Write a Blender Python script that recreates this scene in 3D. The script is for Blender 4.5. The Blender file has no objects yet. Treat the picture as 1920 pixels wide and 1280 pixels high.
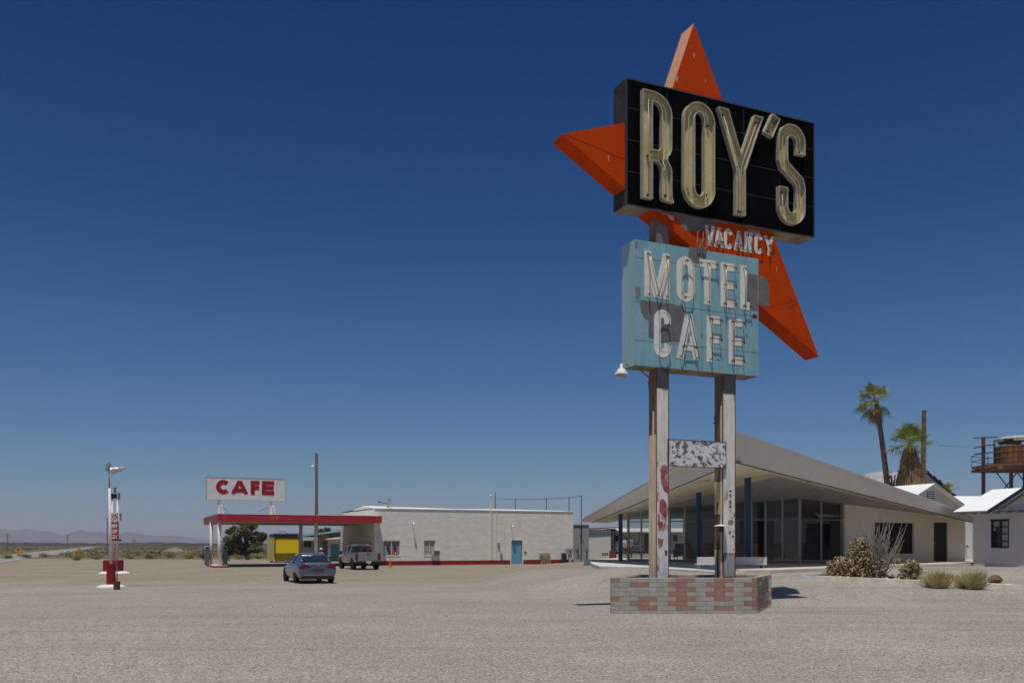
import bpy, bmesh, math, random
from mathutils import Vector, Matrix
from mathutils.geometry import tessellate_polygon
random.seed(7)
R = math.radians
sc = bpy.context.scene
# ------------------------------------------------------------------ camera, sky, sun
F, CX, HY, H = 1700.0, 960.0, 1021.0, 1.65        # focal length in photo pixels, centre, horizon row, eye height
cam = bpy.data.cameras.new('camera'); camo = bpy.data.objects.new('camera', cam)
sc.collection.objects.link(camo); sc.camera = camo
camo.location = (0, 0, H); camo.rotation_euler = (R(90), 0, 0)
cam.sensor_width = 36; cam.lens = 36 * F / 1920; cam.shift_y = (HY - 640) / 1920
cam.clip_start = 0.1; cam.clip_end = 40000
SUN = Vector((-.06, -.31, 1)).normalized()
w = bpy.data.worlds.new("World"); sc.world = w; w.use_nodes = True
nt = w.node_tree; bg = nt.nodes['Background']
sky = nt.nodes.new('ShaderNodeTexSky'); sky.sky_type = 'NISHITA'; sky.sun_disc = False
sky.sun_elevation = math.asin(SUN.z); sky.sun_rotation = math.atan2(SUN.x, SUN.y)
sky.altitude = 200; sky.air_density = 1.0; sky.dust_density = 0.3; sky.ozone_density = 3.0
gam = nt.nodes.new('ShaderNodeGamma'); gam.inputs[1].default_value = 1.0
hs = nt.nodes.new('ShaderNodeHueSaturation'); hs.inputs['Saturation'].default_value = 1.0; hs.inputs['Hue'].default_value = 0.5
nt.links.new(sky.outputs[0], gam.inputs[0]); nt.links.new(gam.outputs[0], hs.inputs['Color']); 
tcw = nt.nodes.new('ShaderNodeTexCoord'); sxw = nt.nodes.new('ShaderNodeSeparateXYZ'); nt.links.new(tcw.outputs['Generated'], sxw.inputs[0])
rw = nt.nodes.new('ShaderNodeValToRGB'); nt.links.new(sxw.outputs[2], rw.inputs[0]); ew = rw.color_ramp.elements
for _ in range(5): ew.new(.5)
for k_, (p_, c_) in enumerate(((0., (.50, .54, .72)), (.07, (.43, .57, .77)), (.185, (.27, .50, .74)), (.34, (.10, .35, .61)), (.52, (.03, .24, .56)), (.75, (.6, .7, .9)), (.95, (1, 1, 1)))): ew[k_].position = p_; ew[k_].color = (*c_, 1)
mw = nt.nodes.new('ShaderNodeMix'); mw.data_type = 'RGBA'; mw.blend_type = 'MULTIPLY'; mw.inputs[0].default_value = 1
nt.links.new(hs.outputs[0], mw.inputs[6]); nt.links.new(rw.outputs[0], mw.inputs[7]); nt.links.new(mw.outputs[2], bg.inputs[0])
bg.inputs[1].default_value = 0.07
sl = bpy.data.lights.new('sun', 'SUN'); sl.energy = 3.2; sl.angle = R(.5); sl.color = (1, .955, .89)
so = bpy.data.objects.new('sun', sl); sc.collection.objects.link(so)
so.rotation_euler = (-SUN).to_track_quat('-Z', 'Y').to_euler(); so.location = (0, -20, 40)
sc.view_settings.view_transform = 'Standard'; sc.view_settings.look = 'None'
sc.view_settings.gamma = 1; sc.view_settings.exposure = 0.1
sc.cycles.max_bounces = 8; sc.cycles.diffuse_bounces = 6; sc.cycles.transparent_max_bounces = 24; sc.cycles.volume_bounces = 0
sc.cycles.use_denoising = True

# ------------------------------------------------------------------ materials
MC = {}
def mat(name, col, rough=.8, col2=None, scale=3, amt=.5, bump=0, bscale=None, metal=0, col3=None, thr=.55, soft=.04,
        s3=1.5, stretch=(1, 1, 1), spec=.3, detail=6):
    """Procedural paint / stone / metal: base colour, a second mottling colour, patches of a third colour, bump."""
    if name in MC: return MC[name]
    m = bpy.data.materials.new(name); m.use_nodes = True; n = m.node_tree; b = n.nodes['Principled BSDF']
    b.inputs['Roughness'].default_value = rough; b.inputs['Metallic'].default_value = metal
    b.inputs['Specular IOR Level'].default_value = spec
    tc = n.nodes.new('ShaderNodeTexCoord'); mp = n.nodes.new('ShaderNodeMapping'); mp.inputs['Scale'].default_value = stretch
    n.links.new(tc.outputs['Object'], mp.inputs[0])
    col = (*col, 1); out = None
    if col2 is None: col2 = tuple(c * .82 for c in col[:3])
    nz = n.nodes.new('ShaderNodeTexNoise'); nz.inputs['Scale'].default_value = scale; nz.inputs['Detail'].default_value = detail
    nz.inputs['Roughness'].default_value = .65
    n.links.new(mp.outputs[0], nz.inputs['Vector'])
    rp = n.nodes.new('ShaderNodeValToRGB'); rp.color_ramp.elements[0].position = .5 - .3 * (1.2 - amt); rp.color_ramp.elements[1].position = .5 + .3 * (1.2 - amt)
    rp.color_ramp.elements[0].color = (*col2, 1); rp.color_ramp.elements[1].color = col
    n.links.new(nz.outputs[0], rp.inputs[0]); out = rp.outputs[0]
    if col3 is not None:
        n3 = n.nodes.new('ShaderNodeTexNoise'); n3.inputs['Scale'].default_value = s3; n3.inputs['Detail'].default_value = 10; n3.inputs['Roughness'].default_value = .7
        mp3 = n.nodes.new('ShaderNodeMapping'); mp3.inputs['Location'].default_value = (3.1, 7.7, 1.3); n.links.new(mp.outputs[0], mp3.inputs[0]); n.links.new(mp3.outputs[0], n3.inputs['Vector'])
        r3 = n.nodes.new('ShaderNodeValToRGB'); r3.color_ramp.elements[0].position = thr - soft; r3.color_ramp.elements[1].position = thr + soft
        n.links.new(n3.outputs[0], r3.inputs[0])
        mx = n.nodes.new('ShaderNodeMix'); mx.data_type = 'RGBA'
        n.links.new(r3.outputs[0], mx.inputs[0]); n.links.new(out, mx.inputs[6]); mx.inputs[7].default_value = (*col3, 1); out = mx.outputs[2]
    n.links.new(out, b.inputs['Base Color'])
    if bump:
        nb = n.nodes.new('ShaderNodeTexNoise'); nb.inputs['Scale'].default_value = bscale or scale * 8; nb.inputs['Detail'].default_value = 5
        n.links.new(mp.outputs[0], nb.inputs['Vector'])
        bp = n.nodes.new('ShaderNodeBump'); bp.inputs['Strength'].default_value = bump; bp.inputs['Distance'].default_value = .03
        n.links.new(nb.outputs[0], bp.inputs['Height']); n.links.new(bp.outputs[0], b.inputs['Normal'])
    MC[name] = m; return m
def leafmat(name, col, col2):
    if name in MC: return MC[name]
    m = mat(name, col, .6, col2, 1.6, .9, spec=.2); n = m.node_tree; b = n.nodes['Principled BSDF']
    tr = n.nodes.new('ShaderNodeBsdfTranslucent'); ms = n.nodes.new('ShaderNodeMixShader'); ms.inputs[0].default_value = .25
    src = b.inputs['Base Color'].links[0].from_socket; n.links.new(src, tr.inputs[0])
    o = n.nodes['Material Output']; n.links.new(b.outputs[0], ms.inputs[1]); n.links.new(tr.outputs[0], ms.inputs[2]); n.links.new(ms.outputs[0], o.inputs[0])
    return m
def glassmat(name, tint=(.75, .8, .8), refl=.10):
    m = bpy.data.materials.new(name); m.use_nodes = True; n = m.node_tree; n.nodes.clear()
    o = n.nodes.new('ShaderNodeOutputMaterial'); t = n.nodes.new('ShaderNodeBsdfTransparent'); t.inputs[0].default_value = (*tint, 1)
    g = n.nodes.new('ShaderNodeBsdfGlossy'); g.inputs['Roughness'].default_value = .02
    fr = n.nodes.new('ShaderNodeLayerWeight'); fr.inputs[0].default_value = .35
    ad = n.nodes.new('ShaderNodeMath'); ad.operation = 'MULTIPLY_ADD'; ad.inputs[1].default_value = .4; ad.inputs[2].default_value = refl
    n.links.new(fr.outputs['Fresnel'], ad.inputs[0])
    x = n.nodes.new('ShaderNodeMixShader'); n.links.new(ad.outputs[0], x.inputs[0]); n.links.new(t.outputs[0], x.inputs[1]); n.links.new(g.outputs[0], x.inputs[2]); n.links.new(x.outputs[0], o.inputs[0])
    MC[name] = m; return m

# ------------------------------------------------------------------ object helpers
COL = sc.collection
def tag(o, label=None, cat=None, group=None, kind=None):
    if label: o['label'] = label
    if cat: o['category'] = cat
    if group: o['group'] = group
    if kind: o['kind'] = kind
    return o
def thing(name, label, cat, loc=(0, 0, 0), rz=0, group=None):
    o = bpy.data.objects.new(name, None); COL.objects.link(o); o.empty_display_size = .2
    o.location = loc; o.rotation_euler = (0, 0, rz); return tag(o, label, cat, group)
class MB:
    def __init__(s): s.v = []; s.f = []; s.m = []
    def add(s, vs, fs, mi=0, xf=None):
        k = len(s.v)
        for p in vs:
            p = Vector(p)
            if xf is not None: p = xf @ p
            s.v.append(tuple(p))
        for f in fs: s.f.append(tuple(i + k for i in f)); s.m.append(mi)
        return s
    def box(s, x0, y0, z0, x1, y1, z1, mi=0, xf=None):
        x0, x1 = min(x0, x1), max(x0, x1); y0, y1 = min(y0, y1), max(y0, y1); z0, z1 = min(z0, z1), max(z0, z1)
        vs = [(x0, y0, z0), (x1, y0, z0), (x1, y1, z0), (x0, y1, z0), (x0, y0, z1), (x1, y0, z1), (x1, y1, z1), (x0, y1, z1)]
        return s.add(vs, [(0, 3, 2, 1), (4, 5, 6, 7), (0, 1, 5, 4), (1, 2, 6, 5), (2, 3, 7, 6), (3, 0, 4, 7)], mi, xf)
    def bevbox(s, x0, y0, z0, x1, y1, z1, b=.03, mi=0, xf=None):
        """box with chamfered vertical and top edges"""
        x0, x1 = min(x0, x1), max(x0, x1); y0, y1 = min(y0, y1), max(y0, y1)
        def ring(i, z): return [(x0 + i + b, y0 + i, z), (x1 - i - b, y0 + i, z), (x1 - i, y0 + i + b, z), (x1 - i, y1 - i - b, z), (x1 - i - b, y1 - i, z), (x0 + i + b, y1 - i, z), (x0 + i, y1 - i - b, z), (x0 + i, y0 + i + b, z)]
        vs = ring(0, z0) + ring(0, z1 - b) + ring(b, z1)
        fs = [tuple(range(7, -1, -1)), tuple(range(16, 24))]
        for k in (0, 8):
            for i in range(8): j = (i + 1) % 8; fs.append((k + i, k + j, k + 8 + j, k + 8 + i))
        return s.add(vs, fs, mi, xf)
    def prism(s, poly, a, b, axis='z', mi=0, xf=None):
        """extrude a CCW 2D polygon; axis z: (x,y)->z ; axis v: (u,z)->v"""
        n = len(poly); P = (lambda p, c: (p[0], p[1], c)) if axis == 'z' else ((lambda p, c: (p[0], c, p[1])) if axis == 'v' else (lambda p, c: (c, p[0], p[1])))
        vs = [P(p, a) for p in poly] + [P(p, b) for p in poly]
        tri = tessellate_polygon([[Vector((p[0], p[1], 0)) for p in poly]])
        fs = [t for t in tri] + [tuple(i + n for i in reversed(t)) for t in tri]
        for i in range(n): j = (i + 1) % n; fs.append((i, j, n + j, n + i))
        return s.add(vs, fs, mi, xf)
    def tube(s, pts, r, seg=6, mi=0, xf=None, r2=None, cap=True, closed=False):
        pts = [Vector(p) for p in pts]; n = len(pts); vs = []; fs = []
        up = Vector((0, 0, 1)); prev = None
        for i, p in enumerate(pts):
            if closed: d = pts[(i + 1) % n] - pts[i - 1]
            else: d = pts[min(i + 1, n - 1)] - pts[max(i - 1, 0)]
            if d.length < 1e-9: d = up
            d.normalize()
            if prev is None:
                a = d.cross(up)
                if a.length < .01: a = d.cross(Vector((1, 0, 0)))
            else: a = prev - d * prev.dot(d)
            a.normalize(); prev = a; b = d.cross(a)
            rr = r[i] if isinstance(r, (list, tuple)) else (r if r2 is None else r + (r2 - r) * i / max(1, n - 1))
            for k in range(seg):
                t = 2 * math.pi * k / seg; vs.append(p + (a * math.cos(t) + b * math.sin(t)) * rr)
        m = n if closed else n - 1
        for i in range(m):
            i2 = (i + 1) % n
            for k in range(seg): k2 = (k + 1) % seg; fs.append((i * seg + k, i * seg + k2, i2 * seg + k2, i2 * seg + k))
        if cap and not closed: fs.append(tuple(range(seg - 1, -1, -1))); fs.append(tuple((n - 1) * seg + k for k in range(seg)))
        return s.add(vs, fs, mi, xf)
    def lathe(s, prof, seg=24, mi=0, xf=None, c=(0, 0)):
        vs = []; fs = []; n = len(prof)
        for r, z in prof:
            for k in range(seg): t = 2 * math.pi * k / seg; vs.append((c[0] + r * math.cos(t), c[1] + r * math.sin(t), z))
        for i in range(n - 1):
            for k in range(seg): k2 = (k + 1) % seg; fs.append((i * seg + k, i * seg + k2, (i + 1) * seg + k2, (i + 1) * seg + k))
        fs.append(tuple(range(seg - 1, -1, -1))); fs.append(tuple((n - 1) * seg + k for k in range(seg)))
        return s.add(vs, fs, mi, xf)
    def blob(s, c, r, mi=0, xf=None, jit=.0, sub=1):
        bm = bmesh.new(); bmesh.ops.create_icosphere(bm, subdivisions=sub, radius=1)
        r = (r, r, r) if not isinstance(r, (tuple, list)) else r
        vs = [tuple(c[k] + q.co[k] * r[k] * (1 + random.uniform(-jit, jit)) for k in range(3)) for q in bm.verts]
        fs = [tuple(q.index for q in f.verts) for f in bm.faces]; bm.free()
        return s.add(vs, fs, mi, xf)
    def build(s, name, mats, parent=None, smooth=False, fix=True, bevel=0):
        me = bpy.data.meshes.new(name); me.from_pydata(s.v, [], s.f)
        for m in (mats if isinstance(mats, (list, tuple)) else [mats]): me.materials.append(m)
        me.polygons.foreach_set('material_index', s.m)
        if fix:
            bm = bmesh.new(); bm.from_mesh(me); bmesh.ops.recalc_face_normals(bm, faces=bm.faces); bm.to_mesh(me); bm.free()
        if smooth: me.polygons.foreach_set('use_smooth', [True] * len(me.polygons))
        me.update(); o = bpy.data.objects.new(name, me); COL.objects.link(o)
        if parent is not None: o.parent = parent
        if bevel:
            md = o.modifiers.new('bevel', 'BEVEL'); md.width = bevel; md.segments = 2; md.limit_method = 'ANGLE'
        return o
def copy_tree(o, parent=None):
    c = o.copy(); COL.objects.link(c); c.parent = parent
    for ch in [q for q in bpy.data.objects if q.parent == o]: copy_tree(ch, c)
    return c
def textpart(s, size, mt, parent, loc, name='lettering', ext=.004, sx=1, bold=0):
    """flat raised lettering facing -v"""
    cu = bpy.data.curves.new(name, 'FONT'); cu.body = s; cu.size = size; cu.extrude = ext; cu.align_x = 'CENTER'; cu.align_y = 'CENTER'; cu.offset = bold
    t = bpy.data.objects.new(name, cu); COL.objects.link(t); dg = bpy.context.evaluated_depsgraph_get()
    me = bpy.data.meshes.new_from_object(t.evaluated_get(dg)); COL.objects.unlink(t); bpy.data.objects.remove(t)
    me.materials.clear(); me.materials.append(mt)
    me.transform(Matrix.Diagonal((sx, 1, 1, 1))); me.transform(Matrix.Rotation(R(90), 4, 'X')); me.transform(Matrix.Translation(loc))
    o = bpy.data.objects.new(name, me); COL.objects.link(o); o.parent = parent; return o

def S(a, b, x):
    t = max(0., min(1., (x - a) / (b - a))); return t * t * (3 - 2 * t)
def lerp(t, y):
    for (a, b), (c, d) in zip(t, t[1:]):
        if y <= c: return b if y < a else b + (d - b) * (y - a) / (c - a)
    return t[-1][1]
def g(x, y):
    """ground height: level by the big sign, falling slightly to the left, rising to the motel"""
    z = 0.
    if y > 0:
        z -= .22 * S(0, 14, y - 26 + max(0, -x) * .45) * (1 - S(.07, .12, x / max(y, 1)))
        xb = lerp(((33, 7), (40, 3.2), (46, 1.6), (60, 2.4), (75, 7.5)), y) if y < 75 else .10 * y
        dx = max(0, xb - x) * (2. if y < 58 else 3.); dy = max(0, 33 - y, y - 160)
        z += .62 * S(0, 1, 1 - math.hypot(dx, dy) / 9.)
    return z
def gp(px, py, dz=0, D=None):
    """world point of the ground seen at photo pixel"""
    D = 30.
    for _ in range(60):
        z = g((px - CX) / F * D, D) + dz; D = D * .5 + .5 * (H - z) * F / (py - HY)
    x = (px - CX) / F * D; return Vector((x, D, g(x, D)))
def at(px, py, D): return Vector(((px - CX) / F * D, D, H + (HY - py) / F * D))
TH = math.atan2(.4048, .9144)
A = Vector((.9144, .4048, 0)); Bv = Vector((-.4048, .9144, 0))
# ------------------------------------------------------------------ common paints
WHITE = mat('white_paint', (.78, .77, .74), .6, (.62, .60, .56), 2.5, .5, bump=.1)
CREAM = mat('cream_paint', (.62, .57, .46), .7, (.5, .45, .36), 3)
DARK = mat('dark_metal', (.03, .03, .032), .5)
GREY = mat('grey_metal', (.25, .26, .27), .5, metal=.3)
RUST = mat('rust', (.16, .06, .03), .9, (.07, .035, .025), 6)
BLACK = mat('black_rubber', (.012, .012, .013), .7)
REDP = mat('maroon_paint', (.26, .008, .016), .5, (.18, .008, .014), 4)
WOODP = mat('weathered_wood', (.25, .155, .09), .9, (.13, .08, .05), 4, stretch=(6, 6, .6), bump=.3)
CONC = mat('pale_concrete', (.62, .55, .45), .9, (.52, .46, .37), 1.2, bump=.15)
WCONC = mat('white_painted_concrete', (.68, .68, .66), .85, (.45, .44, .40), 2.5, col3=(.32, .28, .23), thr=.62, s3=2.5)

# ------------------------------------------------------------------ ground, road, hills, mountains, haze
def groundmat():
    m = bpy.data.materials.new('gravel_ground'); m.use_nodes = True; n = m.node_tree; b = n.nodes['Principled BSDF']; L = n.links.new
    b.inputs['Roughness'].default_value = .95; b.inputs['Specular IOR Level'].default_value = .15
    geo = n.nodes.new('ShaderNodeNewGeometry'); pos = geo.outputs['Position']
    def noise(sc_, det=4, ro=.6, vec=pos):
        q = n.nodes.new('ShaderNodeTexNoise'); q.inputs['Scale'].default_value = sc_; q.inputs['Detail'].default_value = det; q.inputs['Roughness'].default_value = ro; L(vec, q.inputs['Vector']); return q.outputs[0]
    def ramp(src, stops):
        r = n.nodes.new('ShaderNodeValToRGB'); e = r.color_ramp.elements
        while len(e) < len(stops): e.new(.5)
        for k, (p, c) in enumerate(stops): e[k].position = p; e[k].color = (*c, 1) if len(c) == 3 else c
        L(src, r.inputs[0]); return r.outputs[0]
    def mix(f, a, c, mode='MIX'):
        x = n.nodes.new('ShaderNodeMix'); x.data_type = 'RGBA'; x.blend_type = mode
        for s_, k in ((f, 0), (a, 6), (c, 7)):
            if hasattr(s_, 'is_output'): L(s_, x.inputs[k])
            else: x.inputs[k].default_value = s_ if k == 0 else (*s_, 1)
        return x.outputs[2]
    def math_(op, a, c=0, cl=False):
        x = n.nodes.new('ShaderNodeMath'); x.operation = op; x.use_clamp = cl
        for k, s_ in ((0, a), (1, c)):
            if hasattr(s_, 'is_output'): L(s_, x.inputs[k])
            else: x.inputs[k].default_value = s_
        return x.outputs[0]
    vor = n.nodes.new('ShaderNodeTexVoronoi'); vor.inputs['Scale'].default_value = 38; L(pos, vor.inputs['Vector'])
    sep = n.nodes.new('ShaderNodeSeparateColor'); L(vor.outputs['Color'], sep.inputs[0])
    stone = ramp(sep.outputs[0], [(0, (.13, .115, .098)), (.22, (.255, .23, .195)), (.65, (.385, .345, .29)), (.9, (.53, .48, .41)), (1, (.72, .67, .60))])
    crev = ramp(vor.outputs['Distance'], [(.0, (1, 1, 1)), (.45, (1, 1, 1)), (.85, (.55, .52, .5))])
    stone = mix(1., stone, crev, 'MULTIPLY')
    fine = ramp(noise(9, 8, .75), [(.3, (.25, .225, .19)), (.7, (.42, .38, .325))])
    near = mix(.36, stone, fine)
    patch = ramp(noise(.22, 7, .62), [(.3, (.86, .86, .86)), (.5, (1, 1, .99)), (.7, (1.12, 1.11, 1.09))])
    near = mix(1., near, patch, 'MULTIPLY')
    # tyre swept streaks
    mp = n.nodes.new('ShaderNodeMapping'); mp.inputs['Rotation'].default_value = (0, 0, R(-14)); mp.inputs['Scale'].default_value = (.08, .9, 1); L(pos, mp.inputs[0])
    streak = ramp(noise(1., 6, .6, mp.outputs[0]), [(.35, (.955, .955, .955)), (.6, (1.03, 1.03, 1.02))])
    near = mix(1., near, streak, 'MULTIPLY')
    mp3 = n.nodes.new('ShaderNodeMapping'); mp3.inputs['Rotation'].default_value = (0, 0, R(9)); mp3.inputs['Scale'].default_value = (.03, .55, 1); L(pos, mp3.inputs[0])
    track = ramp(noise(1., 3, .5, mp3.outputs[0]), [(.53, (1, 1, 1)), (.55, (.90, .90, .89)), (.57, (.94, .94, .93)), (.60, (1.02, 1.02, 1.02))])
    near = mix(1., near, track, 'MULTIPLY')
    sx0 = n.nodes.new('ShaderNodeSeparateXYZ'); L(pos, sx0.inputs[0])
    bm_ = n.nodes.new('ShaderNodeMapRange'); bm_.inputs[1].default_value = 44; bm_.inputs[2].default_value = 56; L(math_('ADD', sx0.outputs[1], math_('MULTIPLY', noise(.12, 4), 12)), bm_.inputs[0])
    near = mix(bm_.outputs[0], near, mix(1., near, (.86, .81, .72), 'MULTIPLY'))
    # far desert floor
    mp2 = n.nodes.new('ShaderNodeMapping'); mp2.inputs['Scale'].default_value = (.02, .006, 1); L(pos, mp2.inputs[0])
    far = ramp(noise(1., 7, .7, mp2.outputs[0]), [(.3, (.05, .055, .022)), (.46, (.10, .09, .045)), (.58, (.19, .14, .085)), (.75, (.28, .21, .15))])
    sx = n.nodes.new('ShaderNodeSeparateXYZ'); L(pos, sx.inputs[0])
    edge = math_('ADD', sx.outputs[1], math_('MULTIPLY', noise(.05, 4), 40))
    edge = math_('ADD', edge, math_('MULTIPLY', sx.outputs[0], .25))
    fmask = n.nodes.new('ShaderNodeMapRange'); fmask.inputs[1].default_value = 122; fmask.inputs[2].default_value = 134; L(edge, fmask.inputs[0])
    col = mix(fmask.outputs[0], near, far)
    L(col, b.inputs['Base Color'])
    bp = n.nodes.new('ShaderNodeBump'); bp.inputs['Strength'].default_value = .55; bp.inputs['Distance'].default_value = .02
    hgt = math_('ADD', math_('MULTIPLY', vor.outputs['Distance'], -1.), math_('MULTIPLY', noise(7, 6, .7), 1.6))
    L(hgt, bp.inputs['Height']); L(bp.outputs[0], b.inputs['Normal'])
    return m
def axis(lo, hi, step, far, k=1.18):
    a = []; v = lo; s = step
    while v > -far: a.append(v); s *= k; v -= s
    a = [-far] + a[::-1]; v = lo + step
    while v < hi: a.append(v); v += step
    s = step
    while v < far: a.append(v); s *= k; v += s
    a.append(far); return a
xs = axis(-70, 60, 1.0, 9000); ys = axis(-20, 90, 1.0, 9000)
def fz(x, y):
    z = g(x, y)
    d = math.hypot(x, y)
    return z + .02 * math.sin(x * .31 + 1) * math.cos(y * .27) * S(20, 60, d) * (1 - S(55, 60, d))
vs = [(x, y, fz(x, y)) for y in ys for x in xs]; nx = len(xs)
fs = [(j * nx + i, j * nx + i + 1, (j + 1) * nx + i + 1, (j + 1) * nx + i) for j in range(len(ys) - 1) for i in range(nx - 1)]
m_ = MB(); m_.v = vs; m_.f = fs; m_.m = [0] * len(fs)
tag(m_.build('ground', groundmat(), smooth=True, fix=False), 'gravel lot running into desert floor', kind='structure')
ASPH = mat('sunbleached_asphalt', (.30, .27, .235), .9, (.24, .22, .19), .8, bump=.1)
rd = MB(); p0 = Vector((-41.5, 68, 0))
def strip(mb, o, w0, w1, s0, s1, dz, mi=0):
    n = 30; vs = []
    for i in range(n + 1):
        s = s0 + (s1 - s0) * (i / n) ** 1.7
        for wv in (w0, w1):
            q = o + Bv * s - A * wv; vs.append((q.x, q.y, g(q.x, q.y) + dz))
    mb.add(vs, [(2 * i, 2 * i + 1, 2 * i + 3, 2 * i + 2) for i in range(n)], mi)
strip(rd, p0, 0, 7.4, -110, 900, .03, 0); strip(rd, p0, .35, .5, -110, 900, .034, 1); strip(rd, p0, 6.9, 7.05, -110, 900, .034, 1); strip(rd, p0, 3.62, 3.74, -110, 900, .034, 2)
tag(rd.build('road', [ASPH, mat('road_line_white', (.6, .6, .58)), mat('road_line_yellow', (.5, .33, .05))], fix=False), 'straight desert highway', kind='structure')

def ridge(name, D, depth, prof, matl, seed, amp, x0, x1, n, label, rows=10, base=-1.5):
    rnd = random.Random(seed); m = MB()
    def pr(x):
        if x <= prof[0][0]: return prof[0][1]
        for (a, ya), (b_, yb) in zip(prof, prof[1:]):
            if x <= b_: return ya + (yb - ya) * (x - a) / (b_ - a)
        return prof[-1][1]
    ph = [(rnd.uniform(.02, .5), rnd.uniform(0, 6.28), rnd.uniform(.3, 1)) for _ in range(14)]
    for j in range(rows + 1):
        t = j / rows
        for i in range(n + 1):
            px = x0 + (x1 - x0) * i / n; Dj = D + depth * (t - .5)
            wv = sum(a * math.sin(f_ * px + p + 2.2 * j * f_) for f_, p, a in ph) / 6
            top = (HY - (pr(px) - amp * wv)) / F * D + H
            bell = math.sin(math.pi * min(1, max(0, t))) ** .8
            m.v.append(((px - CX) / F * Dj, Dj, base + (max(top, .5) - base) * bell * (1 + .10 * math.sin(px * .13 + j * 1.7))))
    for j in range(rows):
        for i in range(n): k = j * (n + 1) + i; m.f.append((k, k + 1, k + n + 2, k + n + 1)); m.m.append(0)
    return tag(m.build(name, matl, smooth=False, fix=False), label, kind='structure')
ridge('hills', 1500, 700, [(-400, 1019.5), (0, 1016.5), (200, 1018), (280, 1016.3), (420, 1018.5), (900, 1017.5), (2300, 1018)], mat('lava_ridge', (.055, .04, .036), .95, (.025, .02, .022), .02, .9, col3=(.16, .095, .08), thr=.60, s3=.012, stretch=(1, .5, 3)), 3, .8, -500, 2400, 500, 'low dark lava ridge')
ridge('mountains', 7800, 1100, [(-500, 990), (0, 992.5), (60, 994), (100, 999), (122, 1002.5), (150, 994.5), (200, 1000), (225, 1000.5), (236, 998), (265, 1000), (291, 1005), (313, 1003), (346, 1007), (379, 1010), (411, 1012.5), (520, 1010), (800, 1013), (1000, 1006), (1300, 1000), (2400, 1004)], mat('desert_mountain', (.16, .11, .10), .95, (.10, .075, .08), .004, .9), 9, 1.2, -700, 2600, 400, 'distant mountain range')
def flat_patch(name, pts, dz, m, label):
    q = MB(); q.add([(p[0], p[1], g(p[0], p[1]) + dz) for p in pts], [tuple(range(len(pts)))]); return tag(q.build(name, m, fix=False), label, kind='structure')

# ================================================================== THE BIG SIGN
KD = 21.9 / 22.9; X0 = 2.8827 * KD
def K(t): return t * KD
def KZ(z): return H + (z - H) * KD
def inv(px, py, v=0.):
    """photo pixel -> (t,z) on the sign plane at local depth v"""
    r = (px - CX) / F; x0 = X0 - .4048 * v; d0 = 21.9 + .9144 * v
    t = (r * d0 - x0) / (.9144 - .4048 * r); return (t, H + (HY - py) / F * (d0 + .4048 * t))
sign = thing('roadside_sign', 'tall neon motel sign, black box over orange star and pale blue box on peeling posts', 'sign', (X0, 21.9, 0), TH)
ORG = mat('orange_paint', (.54, .056, .002), .75, (.44, .042, .002), 1.6, .4, col3=(.60, .12, .05), thr=.68, s3=2.2, stretch=(2, 2, .5), spec=.06)
ORGF = mat('faded_orange_paint', (.62, .26, .12), .8, (.6, .33, .2), 2.5, .8, col3=(.58, .55, .48), thr=.74, s3=1.6)
BLK = mat('black_enamel', (.0006, .0006, .0010), .6, (.005, .0052, .0058), 1.4, .5, bump=.12, bscale=5, stretch=(2, 2, .4), spec=.02)
BLU = mat('pale_turquoise_paint', (.235, .43, .475), .85, (.18, .355, .40), 1.6, .8, col3=(.33, .33, .29), thr=.66, s3=3, stretch=(2.2, 2.2, .5), bump=.08)
SPALE = mat('pale_side_paint', (.36, .52, .53), .6, (.30, .44, .45), 1.2, .6, stretch=(2, 2, .5), col3=(.22, .25, .26), thr=.68, s3=1.2)
PRIM = mat('grey_primer', (.17, .17, .175), .85, (.12, .12, .125), 3, .7)
UNDER = mat('dusty_underside', (.30, .25, .19), .9, (.16, .12, .09), 2, .8)
SEAM = mat('panel_seam', (.05, .06, .065), .7)
SEAMB = mat('black_panel_seam', (.05, .055, .06), .7)
GOLD = mat('faded_gold_enamel', (.62, .52, .25), .7, (.50, .40, .17), 2, .6, spec=.15, col3=(.66, .60, .40), thr=.58, s3=3, stretch=(2, 2, .6))
RIM = mat('channel_rim', (.50, .46, .36), .6, (.34, .30, .23), 6)
TUBE = mat('neon_glass_clear', (.50, .44, .34), .35, spec=.3)
YTUBE = mat('neon_glass_yellow', (.62, .42, .04), .25, spec=.6)
BRN = mat('tube_support_brown', (.15, .085, .05), .7)
LETW = mat('letter_white', (.80, .80, .77), .6, (.64, .63, .58), 4, .6, col3=(.30, .36, .36), thr=.70, s3=7)

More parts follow.
